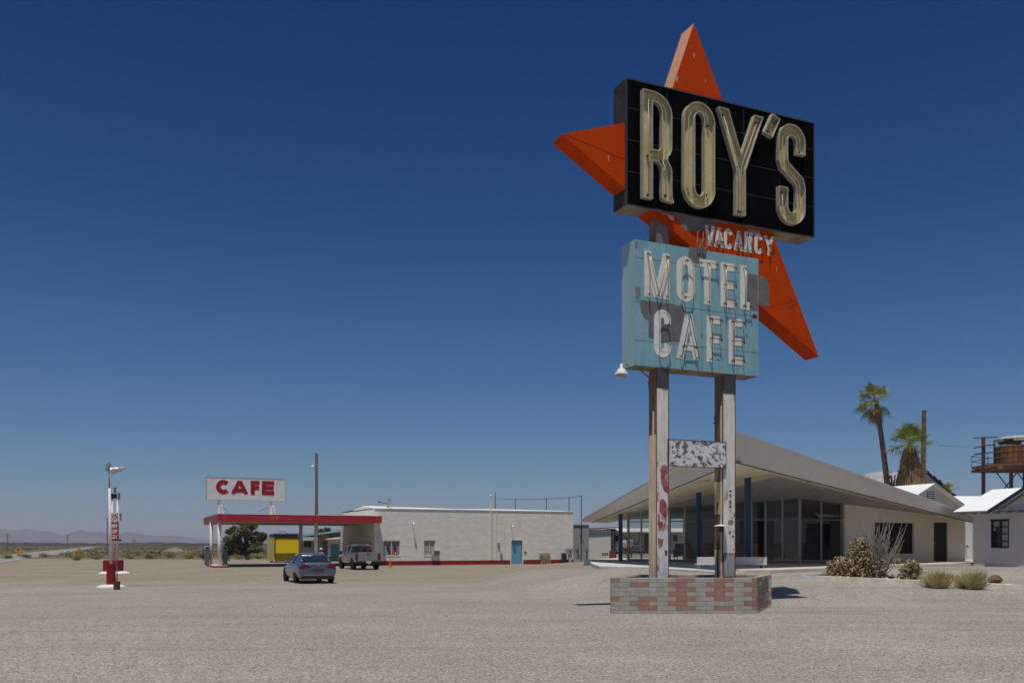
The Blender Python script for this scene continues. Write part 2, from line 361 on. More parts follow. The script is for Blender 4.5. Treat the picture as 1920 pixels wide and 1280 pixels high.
def offs(poly, d):
    n = len(poly); out = []
    for i in range(n):
        a, b, c = Vector(poly[i - 1]), Vector(poly[i]), Vector(poly[(i + 1) % n])
        e1 = (b - a).normalized(); e2 = (c - b).normalized(); n1 = Vector((-e1.y, e1.x)); n2 = Vector((-e2.y, e2.x))
        mm = n1 + n2
        if mm.length < .1: mm = n1
        mm.normalize(); k = d / max(.5, mm.dot(n1)); out.append(tuple(b + mm * k))
    return out
def area(p): return sum(p[i - 1][0] * p[i][1] - p[i][0] * p[i - 1][1] for i in range(len(p))) / 2
def arc(cx, cz, rx, rz, a0, a1, n=10): return [(cx + rx * math.cos(R(a0 + (a1 - a0) * i / n)), cz + rz * math.sin(R(a0 + (a1 - a0) * i / n))) for i in range(n + 1)]
def ribbon(path, w):
    L_, R_ = [], []; n = len(path)
    for i in range(n):
        p = Vector(path[i]); e1 = (Vector(path[i]) - Vector(path[i - 1])).normalized() if i > 0 else None
        e2 = (Vector(path[i + 1]) - Vector(path[i])).normalized() if i < n - 1 else None
        e1 = e1 or e2; e2 = e2 or e1; n1 = Vector((-e1.y, e1.x)); n2 = Vector((-e2.y, e2.x)); mm = (n1 + n2).normalized(); k = w / 2 / max(.4, mm.dot(n1))
        L_.append(tuple(p + mm * k)); R_.append(tuple(p - mm * k))
    return L_ + R_[::-1]
def channel(name, outer, holes, tubes, parent, dep=.13, th=.02):
    m = MB(); cs = [outer if area(outer) > 0 else outer[::-1]] + [h if area(h) < 0 else h[::-1] for h in holes]
    for c in cs:
        q = offs(c, th); n = len(c)
        vs = [(p[0], 0, p[1]) for p in c] + [(p[0], -dep, p[1]) for p in c] + [(p[0], -dep, p[1]) for p in q] + [(p[0], -.012, p[1]) for p in q]
        fs = []
        for i in range(n):
            j = (i + 1) % n
            for k in range(3): fs.append((k * n + i, k * n + j, (k + 1) * n + j, (k + 1) * n + i))
        m.add(vs, [f for f in fs], 1)
    pts = [p for c in cs for p in c]; tri = tessellate_polygon([[Vector((p[0], p[1], 0)) for p in c] for c in cs])
    m.add([(p[0], -.012, p[1]) for p in pts], tri, 0)
    o = m.build(name, [GOLD, RIM], parent, fix=False)
    if tubes:
        t = MB()
        for pth in tubes:
            t.tube([(a, -.075, b) for a, b in pth], .013, 5)
            for a, b in (pth[0], pth[-1]): t.tube([(a, -.012, b), (a, -.08, b)], .03, 6, 1)
            mid = pth[len(pth) // 2]; t.tube([(mid[0], -.012, mid[1]), (mid[0], -.07, mid[1])], .014, 5, 1)
        t.build('neon_tube', [TUBE, BRN], o, fix=False, smooth=True)
    return o
# star first (behind both boxes)
st = [(K(2.087), KZ(15.324)), (K(1.146), KZ(12.727)), (K(-1.783), KZ(11.709)), (K(6.312), KZ(6.936))]
m = MB(); n4 = 4; v0, v1 = .05, .58
m.add([(p[0], v0, p[1]) for p in st], [(0, 1, 3), (1, 2, 3)], 0); m.add([(p[0], v1, p[1]) for p in st], [(0, 3, 1), (1, 3, 2)], 0)
for i in range(4):
    j = (i + 1) % 4; m.add([(st[i][0], v0, st[i][1]), (st[j][0], v0, st[j][1]), (st[j][0], v1, st[j][1]), (st[i][0], v1, st[i][1])], [(0, 1, 2, 3)], 1 if i == 0 else 0)
star = m.build('star', [ORG, ORGF], sign, fix=False)
sm = MB()
for a, b in (((.25, .0), (.33, .0)),): pass
for (x1, y1), (x2, y2) in (((1060, 252), (1174, 300)), ((1440, 575), (1500, 560)), ((1452, 600), (1512, 640))):
    a = inv(x1, y1, .05); b = inv(x2, y2, .05); sm = MB(); sm.tube([(a[0], .049, a[1]), (b[0], .049, b[1])], .005, 4); sm.build('seam', mat('orange_seam', (.30, .035, .004)), star, fix=False)
def patch(name, px, v, mt, parent, th=.004, rough=3):
    """patch of other paint with a ragged outline, 4 mm proud"""
    pts = []
    for i in range(len(px)):
        a = px[i]; b = px[(i + 1) % len(px)]; k = max(1, int(math.hypot(b[0] - a[0], b[1] - a[1]) / 5))
        for j in range(k): t = j / k; pts.append((a[0] + (b[0] - a[0]) * t + (random.uniform(-1, 1) * rough * .35), a[1] + (b[1] - a[1]) * t + random.uniform(-1, 1) * rough * .35))
    q = [inv(x, y, v) for x, y in pts]
    if area(q) < 0: q = q[::-1]
    m = MB(); m.prism(q, v, v - th, 'v'); return m.build(name, mt, parent)
# black name box
def sbox(name, t0, z0, t1, z1, mats, parent=sign):
    """box with front/back, sides, top and bottom in their own materials"""
    m = MB(); v0, v1 = 0, .60
    q = [(t0, v0, z0), (t1, v0, z0), (t1, v1, z0), (t0, v1, z0), (t0, v0, z1), (t1, v0, z1), (t1, v1, z1), (t0, v1, z1)]
    for f, mi in (((0, 1, 5, 4), 0), ((2, 3, 7, 6), 0), ((3, 0, 4, 7), 1), ((1, 2, 6, 5), 1), ((4, 5, 6, 7), 1), ((3, 2, 1, 0), 2)): m.add(q, [f], mi)
    return m.build(name, mats, parent, fix=False)
t0, t1, z0, z1 = 0, K(6.10), KZ(10.228), KZ(13.444)
nb = sbox('name_box', t0, z0, t1, z1, [BLK, mat('worn_black_side', (.02, .022, .024), .7, (.05, .05, .05), 2, .8), UNDER])
sm = MB()
for k in range(1, 4):
    zz = z0 + (z1 - z0) * k / 4 + .05; sm.box(t0 + .02, -.004, zz - .006, t1 - .02, -.0005, zz + .006)
for k in range(1, 5):
    tt = t0 + (t1 - t0) * k / 5; sm.box(tt - .005, -.003, z0 + .02, tt + .005, -.0004, z1 - .02)
for a, b, c, d in ((t0, z0, t0 + .03, z1), (t1 - .03, z0, t1, z1), (t0 + .03, z1 - .03, t1 - .03, z1), (t0 + .03, z0, t1 - .03, z0 + .03)): sm.box(a, -.012, b, c, .0, d)
sm.build('trim', SEAMB, nb)
# channel letters
zt, zb = KZ(13.19), KZ(10.44); ctr = lambda t: K(t)
# R
Ra, Rb, Rc, Rd = K(.413), K(.711), K(.985), K(1.294)
zx1, zx0 = KZ(11.71), KZ(11.42); zm = (zx0 + zx1) / 2
bw = (Rd - Ra)
outer = [(Ra, zb), (Rb, zb), (Rb, zx0), (Rb + .10, zx0)] + arc(Rb + .10, zx0 - .22, Rc - Rb - .10, .22, 90, 0, 5)[1:] + [(Rc, zb + .22)] + arc(Rc + .14, zb + .12, .14, .12, 180, 235, 3)[1:] + [(Rd + .06, zb + .0)] + [(Rd, zb + .16), (Rd, zm - .38)] + arc(Rd - .20, zm - .34, .20, .26, 0, 62, 4)[1:] + [(Rd - .12, zm - .02)] + arc(Rd - .20, zm + .28, .20, .28, -62, 0, 4) + [(Rd, zt - .52)] + arc(Rd - .55, zt - .52, .55, .52, 0, 90, 9)[1:] + [(Ra, zt)]
hole = [(Rb, zx1), (Rb, KZ(12.93)), (Rb + .06, KZ(12.93))] + arc(Rc - .2, KZ(12.93) - .22, .2, .22, 90, 0, 6) + [(Rc, zx1 + .1), (Rc - .08, zx1)]
cl = (Ra + Rb) / 2 + .05; cr = (Rc + Rd) / 2
channel('letter', outer, [hole], [[(cl, zb + .12), (cl, zt - .17), (cl + .22, zt - .17)] + arc(cr - .34, zt - .5, .34, .33, 80, 0, 6) + [(cr, zm + .25), (cr - .14, zm), (cl, zm)], [(cr - .1, zm - .08), (cr, zm - .3), (cr, zb + .18)]], nb)
# O
oc, ow = K(2.146), K(.485); rz_ = ow
outer = arc(oc, zt - rz_, ow, rz_, 0, 180, 16) + arc(oc, zb + rz_, ow, rz_, 180, 360, 16)
ih = K(.145); ho = arc(oc, KZ(12.93) - ih - .05, ih, ih + .05, 0, 180, 10) + arc(oc, KZ(10.75) + ih + .05, ih, ih + .05, 180, 360, 10)
rm = (ow + ih) / 2
channel('letter', outer, [ho], [arc(oc, zt - rz_ - .02, rm, rm, -3, 180, 14) + arc(oc, zb + rz_, rm, rm, 180, 345, 14)], nb)
# Y
Y = [(K(3.314), zb), (K(3.63), zb), (K(3.63), KZ(11.66)), (K(4.217), zt), (K(3.913), zt), (K(3.489), KZ(12.06)), (K(3.071), zt), (K(2.735), zt), (K(3.314), KZ(11.63))]
ym = K(3.472)
channel('letter', Y, [], [[(K(2.93), zt - .15), (ym - .04, KZ(11.75)), (ym - .04, zb + .12)], [(K(4.04), zt - .15), (ym + .05, KZ(11.78)), (ym + .05, zb + .12)]], nb)
# apostrophe
ap = [(K(4.524), KZ(13.352)), (K(4.235), KZ(12.80)), (K(4.54), KZ(12.70)), (K(4.79), KZ(13.242))]
channel('letter', ap[::1], [], [[(K(4.42), KZ(12.86)), (K(4.6), KZ(13.22)), (K(4.66), KZ(13.16))]], nb)
# S
sl_, sr_ = K(4.745), K(5.665); w_ = K(.315); scn = (sl_ + sr_) / 2; rr = (sr_ - sl_ - w_) / 2
cp = [(sr_ - w_ / 2, KZ(12.40))] + arc(scn, zt - w_ / 2 - rr, rr, rr, 0, 180, 14) + [(sl_ + w_ / 2, KZ(12.17)), (sl_ + w_ / 2 + .05, KZ(12.02)), (sr_ - w_ / 2 - .05, KZ(11.66)), (sr_ - w_ / 2, KZ(11.5))] + arc(scn, zb + w_ / 2 + rr, rr, rr, 0, -180, 14) + [(sl_ + w_ / 2, KZ(11.43))]
channel('letter', ribbon(cp, w_), [], [[(a, b) for a, b in [(sr_ - w_ / 2, KZ(12.5))] + cp[2:-2] + [(sl_ + w_ / 2, KZ(11.3))]]], nb)
# pale blue motel box
t0, t1, z0, z1 = K(.251), K(4.155), KZ(6.21), KZ(9.395)
mb_ = sbox('motel_box', t0, z0, t1, z1, [BLU, SPALE, UNDER])
sm = MB()
for zz in (KZ(7.83), KZ(8.95), KZ(6.85)): sm.box(t0 + .01, -.003, zz - .004, t1 - .01, -.0004, zz + .004)
for tt in (K(1.2), K(2.3), K(3.45)): sm.box(tt - .004, -.0025, z0 + .01, tt + .004, -.0003, z1 - .01)
sm.build('seam', mat('blue_seam', (.12, .2, .21)), mb_)
patch('primer_patch', [(1201, 563), (1232, 566), (1279, 573), (1284, 584), (1283, 612), (1276, 641), (1240, 640), (1217, 632), (1217, 600), (1206, 592), (1200, 578)], 0, PRIM, mb_)
patch('primer_patch', [(1291, 462), (1323, 466), (1323, 490), (1318, 496), (1301, 492), (1291, 482)], 0, PRIM, mb_)
patch('primer_patch', [(1402, 514), (1421, 516), (1421, 583), (1404, 581), (1399, 560), (1401, 540)], 0, PRIM, mb_, rough=2)
patch('primer_patch', [(1192, 536), (1200, 538), (1201, 556), (1196, 562), (1191, 556)], 0, mat('stain', (.2, .24, .23)), mb_)
patch('primer_patch', [(1191, 451), (1196, 452), (1195, 466), (1191, 464)], 0, mat('stain', (.2, .24, .23)), mb_)
patch('primer_patch', [(1412, 588), (1419, 590), (1419, 597), (1410, 596)], 0, mat('dark_red_spot', (.08, .015, .012)), mb_, rough=1)
patch('rust_streak', [(1395, 540), (1399, 541), (1398, 566), (1396, 580), (1394, 566)], 0, mat('rust_streak', (.30, .22, .10)), mb_, rough=1)
STN = [mat('stain', ()), mat('dark_red_spot', ()), PRIM, mat('chalky_bloom', (.38, .48, .48), .9), mat('rust_streak', ())]
rs_ = random.Random(21)
for k in range(26):
    x, y = rs_.uniform(1194, 1417), rs_.uniform(466, 695); w_, h_ = rs_.uniform(1.2, 4), rs_.uniform(2, 9)
    patch('paint_chip', [(x, y), (x + w_, y + rs_.uniform(-1, 1)), (x + w_ * rs_.uniform(.6, 1.1), y + h_), (x + rs_.uniform(-1, 1), y + h_ * .8)], 0, STN[rs_.choice((0, 0, 2, 3, 3, 4))], mb_, .003, 1.5)
for k in range(9):
    x = rs_.uniform(1196, 1415); y = rs_.choice((478, 566, 640)); patch('rust_streak', [(x, y), (x + 1.2, y), (x + .8, y + rs_.uniform(8, 22)), (x + .2, y + 6)], 0, mat('pale_rust_run', (.30, .33, .27)), mb_, .0025, .6)
for x, y in ((1100, 268), (1140, 292), (1300, 100), (1322, 150), (1455, 500), (1470, 600), (1500, 640), (1438, 470), (1285, 150)):
    patch('paint_chip', [(x, y), (x + rs_.uniform(1, 3), y), (x + rs_.uniform(.5, 2), y + rs_.uniform(3, 12)), (x - .4, y + 3)], .05, mat('orange_wear', (.36, .05, .006), .8) if rs_.random() < .6 else mat('peeled_paint', (.45, .4, .36)), star, .003, 1)
# shapes for flat letters and their tubes, in a unit cell
def glyph(ch, s=.2, asp=2.):
    """strokes of a block letter in 0..1 x 0..1 (x already real width fraction)"""
    h = s / 2; q = lambda n=8: n
    if ch == 'O': return [('c', arc(.5, 1 - .5 / asp + 0, .5 - h, .5 / asp - h / asp, 0, 180, 10) + arc(.5, .5 / asp, .5 - h, .5 / asp - h / asp, 180, 360, 10))]
    if ch == 'C': return [('o', [(1 - h, .70)] + arc(.5, 1 - .5 / asp, .5 - h, .5 / asp - h / asp, 0, 180, 10) + arc(.5, .5 / asp, .5 - h, .5 / asp - h / asp, 180, 360, 10) + [(1 - h, .30)])]
    if ch == 'M': return [('o', [(h, 0), (h, 1)]), ('o', [(1 - h, 0), (1 - h, 1)]), ('o', [(h * .8, 1), (.5, .02)]), ('o', [(1 - h * .8, 1), (.5, .02)])]
    if ch == 'T': return [('o', [(.5, 0), (.5, 1 - h / asp)]), ('o', [(0, 1 - h / asp), (1, 1 - h / asp)])]
    if ch == 'E': return [('o', [(h, 0), (h, 1)]), ('o', [(h, 1 - h / asp), (1, 1 - h / asp)]), ('o', [(h, .5), (.95, .5)]), ('o', [(h, h / asp), (1, h / asp)])]
    if ch == 'F': return [('o', [(h, 0), (h, 1)]), ('o', [(h, 1 - h / asp), (1, 1 - h / asp)]), ('o', [(h, .5), (.95, .5)])]
    if ch == 'L': return [('o', [(h, 0), (h, 1)]), ('o', [(h, h / asp), (1, h / asp)])]
    if ch == 'A': return [('o', [(h * .8, 0), (.5, .97)]), ('o', [(1 - h * .8, 0), (.5, .97)]), ('o', [(.25, .28), (.75, .28)])]
    if ch == 'V': return [('o', [(h * .8, 1), (.5, .03)]), ('o', [(1 - h * .8, 1), (.5, .03)])]
    if ch == 'N': return [('o', [(h, 0), (h, 1)]), ('o', [(1 - h, 0), (1 - h, 1)]), ('o', [(h, 1), (1 - h, 0)])]
    if ch == 'Y': return [('o', [(h * .8, 1), (.5, .48)]), ('o', [(1 - h * .8, 1), (.5, .48)]), ('o', [(.5, .52), (.5, 0)])]
def flat_letter(ch, x0, x1, za, zc, sw, v, mt, parent, tube=None, tubev=.10, tr_=.012, name='letter', base=.004, trim=0):
    W, Hh = x1 - x0, zc - za; gl = glyph(ch, sw / W, Hh / W); m = MB(); k = 0
    for kind, p in gl:
        P = [(x0 + a * W, za + b * Hh) for a, b in p]; k += 1; th = base + .0012 * k
        if kind == 'c':
            o = offs(P, sw / 2); i = offs(P, -sw / 2); n = len(P); tri = []
            m.add([(a, v - th, b) for a, b in o] + [(a, v - th, b) for a, b in i], [(q, (q + 1) % n, n + (q + 1) % n, n + q) for q in range(n)])
            m.add([(a, v, b) for a, b in i] + [(a, v - th, b) for a, b in i], [(q, (q + 1) % n, n + (q + 1) % n, n + q) for q in range(n)])
        else:
            rb = ribbon(P, sw)
            if ch in 'AVMY':   # keep slanted strokes within the cap height
                rb = [(a, min(max(b, za), zc)) for a, b in rb]
            rb = rb if area(rb) > 0 else rb[::-1]
            m.prism(rb, v, v - th, 'v')
    o = m.build(name, mt, parent)
    if tube is not None:
        t = MB()
        for kind, p in gl:
            P = [(x0 + .5 * W + (a - .5) * W, za + b * Hh) for a, b in p]
            c = [(a, v - tubev, min(max(b, za + .07), zc - .07)) for a, b in P]
            t.tube(c, tr_, 5, closed=(kind == 'c'))
            for e in ([c[0], c[-1]] if kind == 'o' else [c[5], c[15]]):
                t.tube([(e[0], v - .006, e[2]), (e[0], v - tubev, e[2])], .012, 4, 1)
                t.tube([(e[0], v - tubev + .02, e[2]), (e[0] + random.uniform(-.01, .01), v - tubev - .01, e[2] - .06)], .018, 5, 1)
        t.build('neon_tube', [tube, BRN], o, fix=False, smooth=True)
    return o
zz0, zz1 = KZ(7.975), KZ(9.155)
for ch, a, b in (('M', .535, 1.293), ('O', 1.51, 2.07), ('T', 2.221, 2.748), ('E', 2.903, 3.345), ('L', 3.548, 3.86)):
    flat_letter(ch, K(a), K(b), zz0, zz1, .20, 0, LETW, mb_, YTUBE)
zz0, zz1 = KZ(6.475), KZ(7.70)
for ch, a, b in (('C', .823, 1.342), ('A', 1.53, 2.23), ('F', 2.458, 2.88), ('E', 3.163, 3.62)):
    flat_letter(ch, K(a), K(b), zz0, zz1, .20, 0, LETW, mb_, BRN if ch != 'C' else TUBE)
# vacancy on the star
xs_ = [(2.44, 2.75), (2.735, 3.06), (3.05, 3.36 - .02), (3.39, 3.69), (3.72, 3.99), (4.06, 4.34), (4.38, 4.73)]
for ch, (a, b) in zip('VACANCY', xs_):
    flat_letter(ch, K(a), K(b), KZ(9.545), KZ(10.09), .105, .05, LETW, star, BRN, tubev=.07, tr_=.007)
# leftover glass loops of the small word before it
t = MB()
for a, b in ((2.12, 2.22), (2.29, 2.41)):
    c = K((a + b) / 2); rr_ = K((b - a) / 2)
    t.tube([(c - rr_ * .3, -.03, KZ(9.86)), (c - rr_, -.05, KZ(9.55))] + [(x, -.05, z) for x, z in arc(c, KZ(9.5), rr_, rr_ * 1.5, 180, 360, 6)] + [(c + rr_, -.05, KZ(9.62))], .012, 5)
    t.tube([(c, .05, KZ(9.8)), (c, -.05, KZ(9.8))], .012, 4, 1)
t.build('neon_tube', [mat('broken_glass_grey', (.3, .27, .24), .4), BRN], star, fix=False)
patch('primer_patch', [(1262, 404), (1300, 407), (1341, 414), (1341, 424), (1327, 427), (1312, 433), (1300, 432), (1284, 433), (1278, 424), (1276, 412)], .05, PRIM, star)
patch('primer_patch', [(1236, 398), (1262, 404), (1264, 414), (1256, 412), (1252, 404), (1244, 402)], .05, mat('peeled_paint', (.45, .4, .36)), star)
patch('primer_patch', [(1424, 516), (1436, 519), (1441, 532), (1443, 556), (1441, 575), (1432, 574), (1424, 568)], .05, PRIM, star)
patch('primer_patch', [(1402, 430), (1424, 434), (1424, 441), (1404, 440)], .05, mat('peeled_paint2', (.2, .3, .3)), star, rough=2)
patch('paint_chip', [(1266, 148), (1272, 141), (1270, 156)], .05, mat('peeled_paint', (.45, .4, .36)), star, rough=1)
# bullet holes
for x, y in ((1484, 562), (1489, 566), (1486, 572), (1492, 570), (1481, 576), (1472, 534), (1455, 502)):
    a = inv(x, y, .05); bh = MB(); bh.tube([(a[0], .046, a[1]), (a[0], .05, a[1])], .022, 7); bh.build('bullet_hole', BLACK, star)
# posts
PW = mat('post_white_peeling', (.82, .79, .72), .8, (.60, .55, .47), 3, .7, col3=(.30, .16, .09), thr=.66, s3=1.6, stretch=(2, 2, .5), bump=.15)
PR = mat('post_red_peeling', (.78, .77, .75), .85, (.64, .58, .56), 3.5, .7, col3=(.25, .035, .03), thr=.535, soft=.045, s3=1.3, stretch=(1.8, 1.8, .75), bump=.15)
PC = mat('post_cream', (.78, .68, .48), .8, (.55, .40, .24), 5, .6, stretch=(2, 2, .3))
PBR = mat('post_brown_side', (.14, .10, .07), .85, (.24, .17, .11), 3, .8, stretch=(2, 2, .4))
def postfaces(m, u0, u1, va, vb, bands_front, bands_side):
    for k in range(len(bands_front) - 1):
        za, mi = bands_front[k]; zc = bands_front[k + 1][0]
        m.add([(u0, va, za), (u1, va, za), (u1, va, zc), (u0, va, zc)], [(0, 1, 2, 3)], mi)
        m.add([(u0, vb, za), (u1, vb, za), (u1, vb, zc), (u0, vb, zc)], [(3, 2, 1, 0)], mi)
    for k in range(len(bands_side) - 1):
        za, mi = bands_side[k]; zc = bands_side[k + 1][0]
        m.add([(u0, va, za), (u0, vb, za), (u0, vb, zc), (u0, va, zc)], [(3, 2, 1, 0)], mi)
        m.add([(u1, va, za), (u1, vb, za), (u1, vb, zc), (u1, va, zc)], [(0, 1, 2, 3)], mi)
va, vb = .12, .47
def zat(py, u=1.0): return H + (HY - py) / F * (21.9 + .9144 * va + .4048 * u)
u0, u1 = inv(1231, 900, va)[0], inv(1253, 900, va)[0]
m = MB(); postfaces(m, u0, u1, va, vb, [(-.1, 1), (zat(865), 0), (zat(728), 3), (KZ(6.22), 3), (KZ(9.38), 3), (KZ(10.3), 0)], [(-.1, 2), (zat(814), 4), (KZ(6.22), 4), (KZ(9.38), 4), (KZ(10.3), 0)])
# flange strips of the boxed beam
lp = m.build('post', [PW, PR, PC, PRIM, PBR], sign, fix=False)
e = MB()
for uu in (u0 - .004, u1 + .004):
    e.tube([(uu, va - .006, -.05), (uu, va - .006, KZ(6.2))], .010, 5)
e.tube([(u0 - .012, va + .12, -.05), (u0 - .012, va + .12, zat(770))], .022, 6, 1)
e.build('conduit', [RUST, PC], lp)
pt = lambda px, mt, nm='paint_patch', vv=va, rg=3: patch(nm, px, vv, mt, lp, .003, rg)
REDW = mat('worn_red_paint', (.28, .045, .04), .85, (.38, .16, .14), 5, .8, col3=(.55, .5, .47), thr=.6, s3=5)
pt([(1238, 876), (1245, 870), (1252, 874), (1252, 925), (1246, 922), (1240, 905)], REDW)
pt([(1237, 938), (1243, 935), (1249, 942), (1250, 960), (1244, 967), (1236, 958)], REDW)
pt([(1233, 964), (1237, 963), (1237, 978), (1233, 984)], REDW, rg=2)
pt([(1234, 978), (1243, 976), (1243, 992), (1235, 995)], REDW, rg=2)
pt([(1233, 1008), (1244, 1010), (1242, 1024), (1236, 1028)], REDW, rg=2)
pt([(1246, 1031), (1251, 1031), (1251, 1040), (1247, 1041)], REDW, rg=2)
pt([(1236, 700), (1246, 698), (1249, 706), (1240, 712)], mat('faint_pink_stain', (.24, .17, .19)), rg=2)
u0, u1 = inv(1355.5, 900, va)[0], inv(1378, 900, va)[0]
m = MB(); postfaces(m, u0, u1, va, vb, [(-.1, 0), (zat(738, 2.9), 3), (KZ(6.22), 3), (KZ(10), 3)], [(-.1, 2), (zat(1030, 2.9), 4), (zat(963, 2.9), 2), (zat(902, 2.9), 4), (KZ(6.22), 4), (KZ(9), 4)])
rp_ = m.build('post', [PW, PR, PC, PRIM, PBR], sign, fix=False)
e = MB()
for uu in (u0 - .004, u1 + .004): e.tube([(uu, va - .006, -.05), (uu, va - .006, KZ(6.2))], .010, 5)
e.tube([(u0 - .03, va + .03, -.05), (u0 - .03, va + .03, zat(760, 2.9))], .022, 6, 1)
e.tube([(u0 - .02, va + .20, -.05), (u0 - .02, va + .20, zat(940, 2.9))], .015, 6, 0)
e.build('conduit', [RUST, PC], rp_)
# access hatch and stickers on the right post
hm = MB(); hz0, hz1 = zat(1080, 3.1), zat(1038, 3.1); hm.box(u0 + .03, va - .012, hz0, u1 - .02, va, hz1); hm.box(u0 + .015, va - .009, hz0 - .02, u1 - .005, va - .0005, hz1 + .02, 1)
hm.build('hatch', [mat('hatch_paint', (.42, .42, .40), .8, (.3, .29, .28), 6, .8, stretch=(2, 2, .5)), RUST], rp_)
STK = mat('sticker_black', (.02, .02, .022), .5); STR = mat('sticker_red', (.4, .03, .04), .5); STB = mat('sticker_blue', (.12, .14, .3), .5); STWH = mat('sticker_white', (.7, .7, .7), .5)
def sticker(px, py, wpx, hpx, mt, ov=False):
    a = inv(px, py, va); s = 23.2 / F; w2, h2 = wpx * s / 2, hpx * s / 2; m = MB()
    poly = arc(a[0], a[1], w2, h2, 0, 342, 19) if ov else [(a[0] - w2, a[1] - h2), (a[0] + w2, a[1] - h2), (a[0] + w2, a[1] + h2), (a[0] - w2, a[1] + h2)]
    m.prism(poly, va, va - .003, 'v'); o = m.build('sticker', mt, rp_)
    return o, a
sticker(1369.5, 920, 6, 2.6, STK)
o, a = sticker(1369.5, 928, 5.5, 7, STWH, True); ring = MB(); ring.tube([(x, va - .004, z) for x, z in arc(a[0], a[1], .034, .042, 0, 340, 18)], .006, 4, closed=True); ring.box(a[0] - .015, va - .006, a[1] - .025, a[0] - .004, va - .003, a[1] + .03); ring.box(a[0] + .004, va - .006, a[1] - .02, a[0] + .016, va - .003, a[1] + .02); ring.build('print', STK, o)
o, a = sticker(1369, 941.5, 6, 8, STR)
for kx, kz in ((-.02, .02), (.02, .02), (0, -.012), (.02, -.03), (-.022, -.025)): pm = MB(); pm.box(a[0] + kx - .009, va - .006, a[1] + kz - .006, a[0] + kx + .009, va - .003, a[1] + kz + .006); pm.build('print', STWH, o)
sticker(1369, 949.5, 6, 3, STK)
sticker(1369, 957, 2.5, 5, mat('sticker_grey', (.35, .35, .35)))
o, a = sticker(1370, 978.5, 12, 9, STK, True)
ring = MB(); ring.tube([(x, va - .004, z) for x, z in arc(a[0], a[1], .064, .045, 0, 350, 24)], .004, 4, closed=True); ring.build('print', STWH, o)
textpart('66', .07, STWH, o, (a[0], va - .004, a[1]), 'print', .001, 1.1)
sticker(1368.5, 998, 3.4, 6, STK)
sticker(1374, 1005, 5, 6, STB, True)
sticker(1375, 996, 4, 1.5, STB)
for x, y in ((1377, 966), (1374, 969), (1376, 963), (1378, 1018), (1375, 1030)): sticker(x, y, 2, 3, STK, True)
# flaking board between the posts
m = MB(); a = inv(1253, 822, .1); b = inv(1359, 876, .1); bz0, bz1 = KZ(3.705), KZ(4.385)
m.box(a[0] + .0, .06, bz0, b[0], .11, bz1, 0); bo = m.build('blank_board', mat('flaking_white_board', (.74, .74, .73), .7, (.64, .64, .63), 6, .5, col3=(.13, .13, .135), thr=.525, soft=.012, s3=7.5, stretch=(1, 1, 1.1)), sign)
e = MB(); e.box(a[0] - .012, .052, bz0 - .012, b[0] + .012, .112, bz0); e.box(a[0] - .012, .052, bz1, b[0] + .012, .112, bz1 + .012); e.box(a[0] - .012, .052, bz0, a[0] - .0005, .112, bz1); e.box(b[0] + .0005, .052, bz0, b[0] + .012, .112, bz1)
e.build('trim', RUST, bo)
# gooseneck lamp on left post
def shade(m, x, y, z, s, mi=0, mi2=1):
    m.lathe([(.02 * s, .28 * s), (.035 * s, .27 * s), (.04 * s, .17 * s), (.09 * s, .14 * s), (.12 * s, .08 * s), (.2 * s, .0), (.195 * s, -.012 * s), (.11 * s, .05 * s)], 20, mi, Matrix.Translation((x, y, z)))
    m.lathe([(.02 * s, .05 * s), (.10 * s, .0), (.12 * s, -.05 * s), (.09 * s, -.09 * s), (.02 * s, -.1 * s)], 16, mi2, Matrix.Translation((x, y, z)))
ls = inv(1165, 702, .3)
m = MB(); shade(m, ls[0], .3, ls[1], .95); m.tube([(ls[0], .3, ls[1] + .22), (ls[0] + .10, .3, ls[1] + .27), (ls[0] + .45, .3, ls[1] + .2), (ls[0] + .8, .3, ls[1] - .02), (K(.86), .3, ls[1] - .15), (K(.88), .3, ls[1] - .3)], .02, 6, 2)
m.build('lamp', [WHITE, mat('frosted_glass', (.5, .48, .42), .3), GREY], sign, smooth=True)
# torn bracket stubs and box lamp on right post
e = MB(); q = inv(1343, 786, .3)
for k in range(5):
    x0_ = q[0]; z_ = q[1] + random.uniform(-.14, .12); e.tube([(x0_, .3, z_), (x0_ - random.uniform(.06, .14), .25 + random.uniform(-.1, .1), z_ + random.uniform(-.04, .05)), (x0_ - random.uniform(.08, .18), .25, z_ + random.uniform(-.08, .03))], .012, 4)
e.build('broken_bracket', RUST, sign)
q = inv(1350, 985, .1); e = MB(); e.lathe([(.03, .03), (.17, .0), (.175, -.015), (.05, -.02)], 18, 0, Matrix.Translation((q[0] - .02, .05, q[1]))); e.box(q[0] - .03, .04, q[1] - .16, q[0] + .07, .12, q[1] - .02, 1)
e.build('lamp', [WHITE, DARK], sign)
